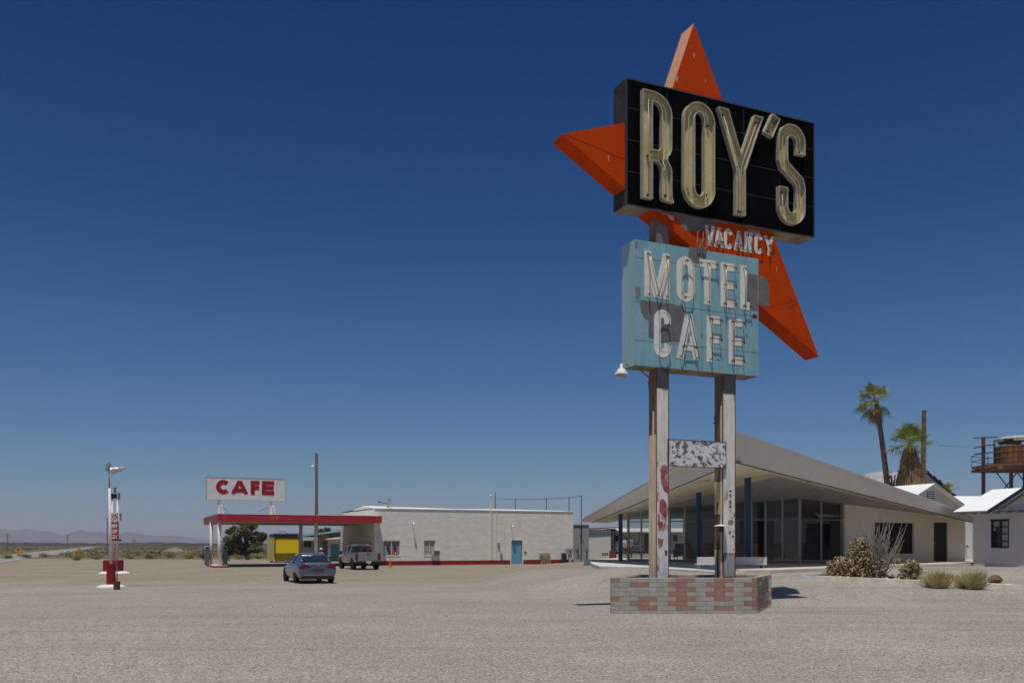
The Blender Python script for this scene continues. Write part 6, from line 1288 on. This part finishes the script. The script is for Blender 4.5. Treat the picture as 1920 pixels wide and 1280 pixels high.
def leafcloud(m, c, r, n, size, mis=(0, 1), flat=.0, shell=.5):
    for _ in range(n):
        while True:
            q = Vector((random.uniform(-1, 1), random.uniform(-1, 1), random.uniform(-1, 1)))
            if shell ** 2 * .6 < q.length_squared < 1: break
        p = Vector(c) + Vector((q.x * r[0], q.y * r[1], q.z * r[2])); s = size * random.uniform(.5, 1.3); a = Vector((random.uniform(-1, 1), random.uniform(-1, 1), random.uniform(-.6, .6))).normalized(); b = a.cross(Vector((random.uniform(-1, 1), random.uniform(-1, 1), random.uniform(-1, 1)))).normalized()
        m.add([p, p + a * s + b * s * .35, p + a * s * 1.7, p + a * s - b * s * .35], [(0, 1, 2, 3)], random.choice(mis))
def tree(name, label, px, D, blobs, mats, trunk_r=.25, leaf=.16, n=260, loc_z=None, cat='tree', limbs=True, group=None):
    """blobs: (px, py, radius px x, radius px z)"""
    x = (px - CX) / F * D; z = g(x, D) if loc_z is None else loc_z; t = thing(name, label, cat, (x, D, z), 0, group); s = D / F
    m = MB(); tm = MB(); low = min(H + (HY - b[1]) * s - z for b in blobs)
    for bxp, byp, rx, rz_ in blobs:
        c = Vector(((bxp - CX) * s - x, random.uniform(-.5, .5) * rx * s, H + (HY - byp) * s - z)); r = (rx * s, rx * s * .9, rz_ * s)
        for _ in range(7):
            sub = c + Vector((random.uniform(-.6, .6) * r[0], random.uniform(-.6, .6) * r[1], random.uniform(-.6, .6) * r[2])); leafcloud(m, sub, tuple(q * random.uniform(.35, .55) for q in r), int(n * random.uniform(.7, 1.2)), leaf)
        if limbs: tm.tube([(0, 0, 0), (c.x * .3, c.y * .3, max(.3, c.z * .45)), (c.x * .8, c.y * .8, c.z * .85), tuple(c)], [trunk_r, trunk_r * .6, trunk_r * .35, trunk_r * .12], 6)
    if not limbs: tm.tube([(0, 0, 0), (0, 0, .3)], trunk_r, 6)
    tm.build('trunk', mat('tree_bark', (.12, .09, .065), .95, (.06, .045, .035), 5), t); m.build('crown', mats, t, fix=False); return t
OL1 = leafmat('tamarisk_green', (.13, .125, .055), (.055, .06, .025)); OL2 = leafmat('tamarisk_light', (.28, .25, .12), (.15, .14, .06))
tree('tamarisk_tree', 'big bushy dark green tree behind the left end of the canopy', 458, 136, [(450, 1000, 26, 17), (436, 1012, 17, 15), (432, 992, 12, 9), (468, 993, 18, 12), (478, 1013, 16, 13), (491, 1008, 9, 11), (450, 1026, 26, 12), (430, 1030, 12, 11), (478, 1030, 18, 9), (462, 984, 14, 6)], [OL1, OL2, OL2], .4, .15, 480)
tree('pale_tree', 'distant olive tree showing above the turquoise roof', 610, 128, [(603, 996, 9, 6), (614, 995, 9, 5), (608, 1004, 12, 8)], [OL2, OL1], .25, .2, 110)
SC1 = leafmat('scrub_olive', (.24, .20, .08), (.14, .12, .05)); SC2 = leafmat('scrub_straw', (.50, .36, .16), (.34, .24, .10)); SC3 = leafmat('scrub_green', (.14, .15, .045), (.09, .10, .03))
def shrub(px, py, wpx, hpx, mats, label, nm='desert_shrub', D=None, n=500, leaf=.10, grp='shrubs along the edge of the gravel'):
    p = gp(px, py); D = p.y; s = D / F; t = thing(nm, label, 'shrub', p, 0, grp); m = MB(); st = MB()
    for _ in range(6): leafcloud(m, (random.uniform(-.3, .3) * wpx * s, 0, hpx * s * random.uniform(.35, .55)), (wpx * s * .33, wpx * s * .3, hpx * s * .45), n // 6, leaf)
    for k in range(9): a = random.uniform(0, 6.28); st.tube([(0, 0, 0), (.3 * wpx * s * math.cos(a), .2 * wpx * s * math.sin(a), hpx * s * .6)], .02, 4)
    m.build('foliage', mats, t, fix=False); st.build('stems', WOODP, t, fix=False); return t
for px, py, w_, h_, k, lb in ((147, 1050, 22, 10, 1, 'straw coloured shrub beside the highway edge left of the price sign'), (178, 1048, 22, 9, 1, 'broad yellow green shrub just left of the price sign drum'), (243, 1047, 26, 10, 1, 'wide dry shrub just right of the price sign'), (283, 1047, 24, 9, 0, 'olive shrub midway between price sign and canopy'), (318, 1046, 22, 10, 1, 'dry shrub near the tan mound left of the canopy'), (352, 1047, 24, 9, 1, 'dry grass shrub close to the left canopy column'), (378, 1046, 16, 8, 0, 'small olive shrub right beside the canopy corner'), (447, 1048, 22, 9, 1, 'yellow shrub at the foot of the big dark tree'), (466, 1049, 14, 8, 0, 'low brown shrub right of the big tree foot'), (485, 1047, 16, 8, 1, 'dry shrub between big tree and yellow trailer'), (12, 1047, 20, 8, 0, 'grey shrub at the far left edge beyond the highway'), (52, 1046, 24, 9, 0, 'olive shrub behind the orange warning sign'), (86, 1044, 24, 8, 1, 'dry shrub beyond the far road edge near the white sign')):
    shrub(px, py, w_, h_, [SC2, SC1] if k else [SC1, SC3], lb)
# uncountable scrub of the plain
m = MB()
rnd = random.Random(5)
for _ in range(2600):
    D = 128 + 620 * rnd.random() ** 1.5; x = (rnd.uniform(-1200, 3100) - CX) / F * D
    if rnd.random() < .75: x = (rnd.uniform(-150, 640) - CX) / F * D
    q = Vector((x, D, 0)) - p0; al = q.dot(A)
    if -10 < al < 3: continue
    if D < 146 + .25 * x and D < 150: continue
    h_ = rnd.uniform(.3, .85) * (1 if D < 350 else 1.3); w_ = h_ * rnd.uniform(.7, 1.4); c = Vector((x, D, g(x, D))); k = rnd.choice((0, 0, 1, 1, 2) if D < 220 else (0, 0, 2, 2, 1))
    for _i in range(14):
        a = rnd.uniform(0, 6.28); r_ = rnd.random() ** .5 * w_; p = c + Vector((r_ * math.cos(a), r_ * math.sin(a), h_ * rnd.random() * (1 - .5 * r_ / w_))); s = .22 * h_ * rnd.uniform(.7, 1.5); b = Vector((rnd.uniform(-1, 1), rnd.uniform(-1, 1), rnd.uniform(-.3, 1))).normalized(); e_ = b.cross(Vector((rnd.uniform(-1, 1), rnd.uniform(-1, 1), .3))).normalized()
        m.add([p, p + b * s + e_ * s * .5, p + b * s * 1.8, p + b * s - e_ * s * .5], [(0, 1, 2, 3)], k)
tag(m.build('desert_scrub', [SC1, SC2, SC3], fix=False), 'low olive and straw scrub covering the plain', 'scrub', kind='stuff')
# tan mound
mb2 = gp(328, 1036); mb2 = Vector(((327 - CX) / F * 230, 230, ZG)); m = MB(); m.lathe([(2.6, 0), (2.2, .22), (1.4, .65), (.6, 1.1), (.2, 1.2)], 18); m.v = [(a * (1.4 + .1 * math.sin(b * 3)), b, c + .08 * math.sin(a * 4)) for a, b, c in m.v]; mo = m.build('sand_mound', mat('tan_earth', (.27, .21, .16), .95, (.21, .16, .125), 1, bump=.3)); mo.location = mb2; tag(mo, 'small tan heap of earth on the plain left of the canopy', 'mound')

# ------------------------------------------------------------------ cactus garden
gz_ = lambda px, py: gp(px, py)
CHG = mat('cholla_gold', (.56, .46, .24), .9, (.30, .21, .10), 8, .9, bump=.6, bscale=60); CHB = mat('cholla_brown', (.14, .09, .055), .95, (.07, .045, .03), 8, .8)
def cholla(px, py, wpx, hpx, n, label, shape):
    p = gp(px, py); s = p.y / F; t = thing('cholla_cactus', label, 'cactus', p, 0, 'cholla cacti in the garden bed'); m = MB(); st = MB(); mt = []
    for _ in range(n):
        while True:
            u, v = random.uniform(-1, 1), random.random()
            if v < shape(u): break
        c = Vector((u * wpx * s / 2, random.uniform(-.45, .45) * wpx * s * .6, .05 + v * hpx * s)); d = Vector((random.uniform(-1, 1), random.uniform(-1, 1), random.uniform(-.2, 1))).normalized(); l = random.uniform(.06, .13); r_ = random.uniform(.018, .032)
        m.tube([c, c + d * l * .5, c + d * l], [r_ * .7, r_, r_ * .5], 6, 0 if random.random() < .72 else 1)
        for _k in range(5):
            q = c + d * l * random.random(); e_ = Vector((random.uniform(-1, 1), random.uniform(-1, 1), random.uniform(-1, 1))).normalized(); f_ = e_.cross(d).normalized() * .006; m.add([q - f_, q + f_, q + e_ * (r_ + .035)], [(0, 1, 2)], 0)
    for k in range(12):
        a = random.uniform(0, 6.28); u = random.uniform(-.7, .7); st.tube([(0, 0, -.05), (u * wpx * s * .25, random.uniform(-.2, .2), hpx * s * .25), (u * wpx * s * .45, random.uniform(-.3, .3), hpx * s * shape(u) * .7)], [.06, .045, .03], 6)
    m.build('segments', [CHG, CHB], t, fix=False); st.build('branch', CHB, t, fix=False); return t
def sh1(u):
    if u < -.72: return .42 - .3 * abs(u + .85)
    if u < -.5: return .5
    return max(.15, 1.0 - 1.6 * abs(u - .15) ** 1.3) if u < .6 else .5
cholla(1603, 1085, 92, 74, 2300, 'large golden cholla cactus left of the bare ocotillo', sh1)
cholla(1708, 1089, 38, 36, 560, 'small cholla cactus between ocotillo and grass tuft', lambda u: .95 - .5 * u * u)
cholla(1683, 1062, 10, 14, 60, 'tiny grey cholla clump at the right foot of the ocotillo', lambda u: .9)
OCS = mat('ocotillo_stem', (.38, .33, .285), .9, (.22, .19, .16), 12, .8, bump=.5, bscale=50)
p = gp(1647, 1086); s = p.y / F; oc_ = thing('ocotillo', 'bare grey ocotillo with many thin upright stems in front of the dark window', 'shrub', p)
for k in range(120):
    a = random.gauss(0, .46); tp = abs(a); b = random.gauss(0, .3); L_ = random.uniform(42, 100) * s; 
    if k < 26: L_ = random.uniform(95, 135) * s
    pts = []; r0 = random.uniform(.014, .024); cx_, cy_ = random.uniform(-.12, .12), random.uniform(-.12, .12)
    x_, y_, z_q = cx_, cy_, -.05; ang = a * .7; n = 9; wob = random.uniform(-.05, .05)
    for i in range(n + 1):
        pts.append((x_, y_, z_q)); st_ = L_ / n; ang = ang * .95 + random.gauss(0, .045) + wob * .3; x_ += math.sin(ang) * st_; y_ += b * st_ * .6; z_q += math.cos(ang) * st_
    m = MB(); m.tube(pts, [r0 * (1 - .7 * i / n) for i in range(n + 1)], 5)
    if random.random() < .6:
        i = random.randint(4, 7); q = Vector(pts[i]); d = Vector((random.choice((-1, 1)) * random.uniform(.25, .5), random.uniform(-.2, .2), 1)).normalized(); m.tube([q, q + d * L_ * .18 + Vector((0, 0, .02)), q + d * L_ * .33], [r0 * .5, r0 * .4, r0 * .2], 4)
    m.build('stem', OCS, oc_, fix=False)
m = MB(); leafcloud(m, (0, 0, 70 * s), (30 * s, .4, 14 * s), 260, .035, (0,)); leafcloud(m, (.05, 0, 8 * s), (16 * s, .3, 8 * s), 260, .05, (0,))
m.build('foliage', [leafmat('ocotillo_dry_leaf', (.22, .12, .06), (.12, .08, .045))], oc_, fix=False)
AGV = mat('agave_grey', (.36, .36, .30), .7, (.24, .24, .19), 6)
p = gp(1672, 1085); ag = thing('agave', 'small pale agave rosette at the foot of the ocotillo', 'plant', p); m = MB()
for k in range(34):
    az = random.uniform(0, 6.28); el = R(random.uniform(10, 80)); d = Vector((math.cos(az) * math.cos(el), math.sin(az) * math.cos(el), math.sin(el))); w2 = Vector((-math.sin(az), math.cos(az), 0)) * .025; o_ = Vector((random.uniform(-.18, .18), random.uniform(-.1, .1), .0)); l = random.uniform(.12, .24)
    m.add([o_ - w2, o_ + w2, o_ + d * l * .6 + w2 * .8, o_ + d * l, o_ + d * l * .6 - w2 * .8], [(0, 1, 2, 3, 4)])
m.build('leaves', AGV, ag, fix=False)
GR1 = leafmat('desert_grass_green', (.64, .58, .33), (.42, .40, .20)); GR2 = leafmat('desert_grass_straw', (.62, .42, .20), (.42, .27, .12))
def tuft(px, py, wpx, hpx, n, label):
    p = gp(px, py); s = p.y / F; t = thing('grass_tuft', label, 'grass', p, 0, 'grass tufts along the kerb'); m = MB(); m2 = MB()
    for k in range(n):
        a = random.gauss(0, .62); b = random.gauss(0, .5); l = hpx * s * random.uniform(.55, 1.08) * (1 - .15 * abs(a)); o_ = Vector((random.uniform(-.28, .28) * wpx * s, random.uniform(-.25, .25) * wpx * s, 0)); d = Vector((a, b, 1)).normalized(); w2 = Vector((.0035, .0015, 0)); q = o_ + d * l * .55; e_ = o_ + d * l + Vector((a * .12, b * .1, -.02))
        (m if k % 4 else m2).add([o_ - w2, o_ + w2, q + w2, e_, q - w2], [(0, 1, 2, 3, 4)])
        if k % 4 == 0:
            for _j in range(3): q2 = o_ + d * l * random.uniform(.3, .9); dd = Vector((random.uniform(-1, 1), random.uniform(-1, 1), .6)).normalized() * .09; m.add([q2 - w2, q2 + w2, q2 + dd], [(0, 1, 2)])
    for k in range(n // 4): a = random.gauss(0, .5); o_ = Vector((random.uniform(-.3, .3) * wpx * s, random.uniform(-.2, .1) * wpx * s, 0)); d = Vector((a, random.gauss(0, .5), .8)).normalized() * hpx * s * random.uniform(.2, .42); w2 = Vector((.005, .002, 0)); m2.add([o_ - w2, o_ + w2, o_ + d], [(0, 1, 2)])
    m.build('green_blades', [GR1], t, fix=False); m2.build('dry_blades', [GR2], t, fix=False)
tuft(1758, 1101, 50, 40, 1500, 'round green grass tuft growing over the kerb, the left one'); tuft(1823, 1103, 54, 44, 1500, 'spreading green grass tuft between two dark rocks')
def rock(px, py, wpx, hpx, mt, label):
    p = gp(px, py); s = p.y / F; t = MB(); t.blob((0, 0, hpx * s * .42), (wpx * s / 2, wpx * s * .4, hpx * s * .58), jit=.14, sub=2); o = t.build('rock', mt); o.location = p; tag(o, label, 'rock', 'rocks in the garden bed')
RK = mat('rock_dark_brown', (.22, .13, .09), .95, (.11, .07, .05), 9, .8, bump=.6); RKP = mat('rock_pinkish', (.30, .21, .16), .95, (.2, .14, .11), 8, .8, bump=.6); RKW = mat('rock_white', (.5, .49, .46), .95, (.38, .37, .34), 8, bump=.4)
rock(1866, 1092, 25, 15, RK, 'round dark brown rock right of the second grass tuft'); rock(1795, 1088, 17, 11, RK, 'flat dark rock between the two grass tufts'); rock(1546, 1082, 16, 10, RKP, 'pinkish pointed rock near the white end of the kerb'); rock(1519, 1080, 18, 4, mat('rock_grey', (.15, .14, .12), .95), 'low grey flat rock behind the white kerb end')
for i, (px, py, w_, h_, lb) in enumerate(((1662, 1088, 9, 6, 'white stone at the left of the agave'), (1679, 1089, 10, 6, 'white stone just under the agave'), (1690, 1086, 8, 5, 'white stone between agave and small cholla'), (1640, 1089, 9, 4, 'pale stone in front of the ocotillo foot'), (1731, 1092, 9, 4, 'pale stone left of the first grass tuft'))): rock(px, py, w_, h_, RKW, lb)
# kerb of the bed
kb = MB(); kp = [(1503, 1087), (1530, 1088), (1580, 1089), (1640, 1092), (1700, 1095), (1760, 1098), (1830, 1101), (1900, 1104.5), (1990, 1108)]
KM = [WCONC, mat('kerb_tan', (.82, .73, .61), .9, (.62, .53, .42), 2.5, .8, bump=.4, col3=(.7, .67, .6), thr=.64, s3=1.4)]
for i in range(len(kp) - 1):
    a, b = gp(*kp[i]), gp(*kp[i + 1]); n_ = Vector((-(b - a).y, (b - a).x, 0))  .normalized() * .26
    if n_.y < 0: n_ = -n_
    q = [a, b, b + n_, a + n_]; hz_ = .15; vs = [tuple(v + Vector((0, 0, -.1))) for v in q] + [tuple(v + Vector((0, 0, hz_ + random.uniform(-.006, .006)))) for v in q]
    kb.add(vs, [(4, 5, 6, 7), (0, 1, 5, 4), (2, 3, 7, 6), (3, 0, 4, 7)], 0 if i < 1 else 1)
a = gp(1503, 1087); b = gp(1530, 1078); c = gp(1645, 1078.5)
for a, b in ((gp(1506, 1083.5), gp(1536, 1079.5)), (gp(1536, 1079.5), gp(1625, 1080))):
    n_ = Vector((0, .14, 0)); q = [a, b, b + n_, a + n_]; kb.add([tuple(v + Vector((0, 0, -.1))) for v in q] + [tuple(v + Vector((0, 0, .09))) for v in q], [(4, 5, 6, 7), (0, 1, 5, 4), (2, 3, 7, 6), (3, 0, 4, 7)], 0)
tag(kb.build('garden_kerb', KM, fix=False), 'low kerb with white painted end around the cactus bed', 'kerb')
# loose gravel close to the camera and along the walls
m = MB(); rnd = random.Random(11)
for _ in range(9000):
    D = 8.5 + 20 * rnd.random() ** 1.6; x = rnd.uniform(-.62, .62) * D; s = rnd.uniform(.004, .011) * (1 + D * .02); c = Vector((x, D, fz(x, D) + s * .2)); r3 = [rnd.uniform(.7, 1.3) * s for _ in range(3)]
    vs = [c + Vector((r3[0], 0, 0)), c + Vector((0, r3[1], 0)), c + Vector((-r3[0], rnd.uniform(-.3, .3) * s, 0)), c + Vector((0, -r3[1], 0)), c + Vector((rnd.uniform(-.3, .3) * s, 0, r3[2] * .8)), c - Vector((0, 0, r3[2]))]
    m.add(vs, [(0, 1, 4), (1, 2, 4), (2, 3, 4), (3, 0, 4), (1, 0, 5), (2, 1, 5), (3, 2, 5), (0, 3, 5)], rnd.choice((0, 0, 1, 2)))
tag(m.build('loose_gravel', [mat('pebble_tan', (.30, .26, .21), .95), mat('pebble_pale', (.44, .40, .35), .95), mat('pebble_dark', (.20, .18, .155), .95)], fix=False), 'loose pebbles scattered over the lot', 'gravel', kind='stuff')
# ================================================================== ROADSIDE SIGNS
def rsign(px, py, D, shape, w_, mt, label, edge=None, post=1.5, mark=None, grp=None):
    x = (px - CX) / F * D; z = g(x, D); t = thing('road_sign', label, 'road sign', (x, D, z), 0, grp); zc = H + (HY - py) / F * D - z; m = MB()
    poly = [(0, -w_), (w_, 0), (0, w_), (-w_, 0)] if shape == 'diamond' else [(-w_, -w_ * .7), (w_, -w_ * .7), (w_, w_ * .7), (-w_, w_ * .7)]
    m.prism([(a, zc + b) for a, b in poly], -.03, 0, 'v'); b = m.build('panel', mt, t); m = MB(); m.box(-.05, .0, -.1, .05, .08, zc + w_ * .5); m.build('post', WOODP if post == 1.5 else GREY, t)
    if mark: q = MB(); q.prism([(-.05, zc - .35), (.05, zc - .35), (.05, zc + .05), (.30, zc + .05), (0, zc + .42), (-.25, zc + .1), (-.05, zc + .05)], -.045, -.031, 'v'); q.build('arrow', STK, b)
SY = mat('sign_yellow', (.62, .36, .02), .5); SO = mat('sign_orange', (.60, .20, .02), .5)
rsign(34, 1031.5, 150, 'diamond', .62, SY, 'yellow diamond warning sign at the far left of the highway', mark=True); rsign(37, 1041, 149, 'rect', .42, SO, 'orange plate low beside the leftmost warning sign')
rsign(148.5, 1031, 190, 'diamond', .62, SY, 'yellow diamond warning sign near the highway bend'); rsign(148.5, 1038, 189.5, 'rect', .5, SO, 'small orange plate under the warning sign at the bend')
rsign(103, 1037.5, 170, 'rect', .75, STWH, 'pale board lying by the road between the two warning signs')
# white marker posts by the bend
for i, px in enumerate((161, 167, 174)):
    D = 175 + i * 3; x = (px - CX) / F * D; t = thing('marker_post', 'short white and black marker post beside the highway bend', 'post', (x, D, g(x, D)), 0, 'marker posts by the bend'); m = MB(); m.box(-.09, -.06, 0, .09, .06, 1.0); m.build('post', STWH, t); m = MB(); m.box(-.1, -.07, .55, .1, .07, .8); m.build('band', STK, t)
# ================================================================== PEOPLE
SKIN = mat('skin', (.42, .24, .16), .6)
def body_mesh(joints, edges, name, mt, parent, sub=1):
    me = bpy.data.meshes.new(name); me.from_pydata([j[:3] for j in joints], edges, []); o = bpy.data.objects.new(name, me); COL.objects.link(o)
    md = o.modifiers.new('skin', 'SKIN'); md.use_smooth_shade = True
    for i, j in enumerate(joints): sv = me.skin_vertices[0].data[i]; sv.radius = (j[3], j[4] if len(j) > 4 else j[3]); sv.use_root = (i == 0)
    s2 = o.modifiers.new('sub', 'SUBSURF'); s2.levels = sub; s2.render_levels = sub
    dg = bpy.context.evaluated_depsgraph_get(); m2 = bpy.data.meshes.new_from_object(o.evaluated_get(dg)); COL.objects.unlink(o); bpy.data.objects.remove(o)
    m2.materials.clear(); m2.materials.append(mt); m2.polygons.foreach_set('use_smooth', [True] * len(m2.polygons)); o = bpy.data.objects.new(name, m2); COL.objects.link(o); o.parent = parent; return o
def person(label, loc, rz, shirt, trousers, short=True, hat=None, arms=(.25, .15), hair=(.05, .035, .02), h=1.72):
    t = thing('person', label, 'person', loc, rz); k = h / 1.75
    J = [(0, 0, .95, .15, .11), (0, 0, 1.15, .135, .10), (0, 0, 1.36, .165, .105), (0, .01, 1.48, .07), (0, 0, 1.56, .055), (0, -.02, 1.64, .085, .09), (0, -.01, 1.71, .075, .09)]
    E_ = [(0, 1), (1, 2), (2, 3), (3, 4), (4, 5), (5, 6)]
    for sg in (1, -1):
        b = len(J); J += [(sg * .19, 0, 1.41, .06), (sg * .26, -.02, 1.12, .045), (sg * (.27 + arms[0] * .1), -.06 - arms[1], .88, .03), (sg * (.27 + arms[0] * .1), -.08 - arms[1], .82, .035, .018)]
        E_ += [(2, b), (b, b + 1), (b + 1, b + 2), (b + 2, b + 3)]
        c = len(J); J += [(sg * .1, 0, .86, .095), (sg * .11, -.02, .49, .06), (sg * .12, .01, .10, .038), (sg * .12, -.06, .04, .04, .035), (sg * .125, -.17, .03, .035, .025)]; E_ += [(0, c), (c, c + 1), (c + 1, c + 2), (c + 2, c + 3), (c + 3, c + 4)]
    J = [tuple(v * k for v in j) for j in J]; bo = body_mesh(J, E_, 'body', SKIN, t)
    m = MB()
    for sg in (1, -1):
        hx, hy, hz_ = sg * (.27 + arms[0] * .1) * k, (-.08 - arms[1]) * k, .81 * k
        for i, (dx, l) in enumerate(((-.024, .07), (-.008, .08), (.008, .075), (.024, .06))): m.tube([(hx, hy + dx, hz_), (hx, hy + dx - .008, hz_ - l * .5), (hx - sg * .01, hy + dx - .02, hz_ - l)], .008, 5)
        m.tube([(hx, hy - .02, hz_ + .03), (hx - sg * .01, hy - .05, hz_ - .01), (hx - sg * .01, hy - .055, hz_ - .04)], .009, 5)
    m.blob((0, -.105 * k, 1.64 * k), (.014, .02, .022), sub=1); m.build('hands_and_nose', SKIN, bo)
    sj = [(0, 0, .93, .165, .125), (0, 0, 1.15, .155, .115), (0, 0, 1.37, .18, .12), (0, .01, 1.45, .09), (.19, 0, 1.41, .075), (.245, -.01, 1.2, .065), (-.19, 0, 1.41, .075), (-.245, -.01, 1.2, .065)]; body_mesh([tuple(v * k for v in j) for j in sj], [(0, 1), (1, 2), (2, 3), (2, 4), (4, 5), (2, 6), (6, 7)], 'shirt', shirt, t)
    lz = .50 if short else .08; tj = [(0, 0, .93, .165, .12)]; te = []
    for sg in (1, -1): c = len(tj); tj += [(sg * .1, 0, .82, .105), (sg * .11, -.01, max(lz, .5), .085)] + ([] if short else [(sg * .12, .01, .1, .06)]); te += [(0, c), (c, c + 1)] + ([] if short else [(c + 1, c + 2)])
    body_mesh([tuple(v * k for v in j) for j in tj], te, 'trousers', trousers, t)
    m = MB(); m.blob((0, .01, 1.71 * k), (.088, .10, .085), sub=2); hr = m.build('hair', mat('hair_%d' % int(hair[0] * 1000), hair, .7), t, smooth=True)
    if hat: m = MB(); m.lathe([(.16, 1.72 * k), (.165, 1.73 * k), (.10, 1.74 * k), (.095, 1.80 * k), (.05, 1.84 * k)], 16); m.build('hat', hat, t, smooth=True)
    m = MB()
    for sg in (1, -1): m.bevbox(sg * .085 * k, -.19 * k, 0, sg * .165 * k, .05 * k, .07 * k, .02)
    m.build('shoes', STK, t)
D = (H - .62) * F / (1045 - HY); D = 74.; x = (1172 - CX) / F * D; person('person in white top and brown shorts standing left of a second person', (x, D, g(x, D)), .6, mat('white_cotton', (.6, .58, .55)), mat('brown_cloth', (.16, .10, .06)), True, None, h=1.66)
x = (1181.5 - CX) / F * 73; person('person in pale shirt and long blue jeans beyond the office glass', (x, 73, g(x, 73)), -.8, mat('tan_cotton', (.38, .33, .27)), mat('blue_denim', (.05, .08, .14)), False, None, h=1.72)
x = (602 - CX) / F * 72; person('person in white hat walking behind the slate blue sedan', (x, 72, g(x, 72) - .0), 2.6, mat('pink_cotton', (.5, .3, .3)), mat('blue_denim', ()), False, mat('white_hat', (.75, .72, .70)), h=1.55)
# green picnic table left of the pickup
x = (630 - CX) / F * 84; pt_ = thing('picnic_table', 'teal picnic table just left of the silver pickup', 'table', (x, 84, g(x, 84)), .4); TG = mat('teal_plastic', (.05, .26, .24), .5)
m = MB(); m.bevbox(-.9, -.4, .70, .9, .4, .76, .02); m.build('tabletop', TG, pt_)
for sg in (1, -1): m = MB(); m.bevbox(-.9, sg * .65 - .14, .42, .9, sg * .65 + .14, .47, .02); m.build('seat', TG, pt_)
for u in (-.6, .6):
    for sg in (1, -1): m = MB(); m.tube([(u, sg * .75, 0), (u, sg * .15, .7)], .03, 6); m.build('leg', TG, pt_)
# thin wires from the water tower
wr_ = MB(); a, b = at(1760, 834, 80), at(1838, 836, 74); wr_.tube([a, (a + b) / 2 - Vector((0, 0, .1)), b], .012, 3);
tag(wr_.build('overhead_wire', DARK, fix=False), 'thin overhead wire running left from the water tower', 'wire')
# ================================================================== HAZE
hm_ = bpy.data.materials.new('haze_air'); hm_.use_nodes = True; n = hm_.node_tree; n.nodes.clear(); o = n.nodes.new('ShaderNodeOutputMaterial'); v = n.nodes.new('ShaderNodeVolumePrincipled'); v.inputs['Color'].default_value = (.80, .82, .95, 1); v.inputs['Density'].default_value = 1.1e-4; v.inputs['Anisotropy'].default_value = .0
n.links.new(v.outputs[0], o.inputs['Volume'])
m = MB(); m.box(-9300, -9300, -3.5, 9300, 9300, 170); hz_o = m.build('haze', hm_); tag(hz_o, 'thin desert haze', kind='stuff')
hz_o.display_type = 'WIRE'
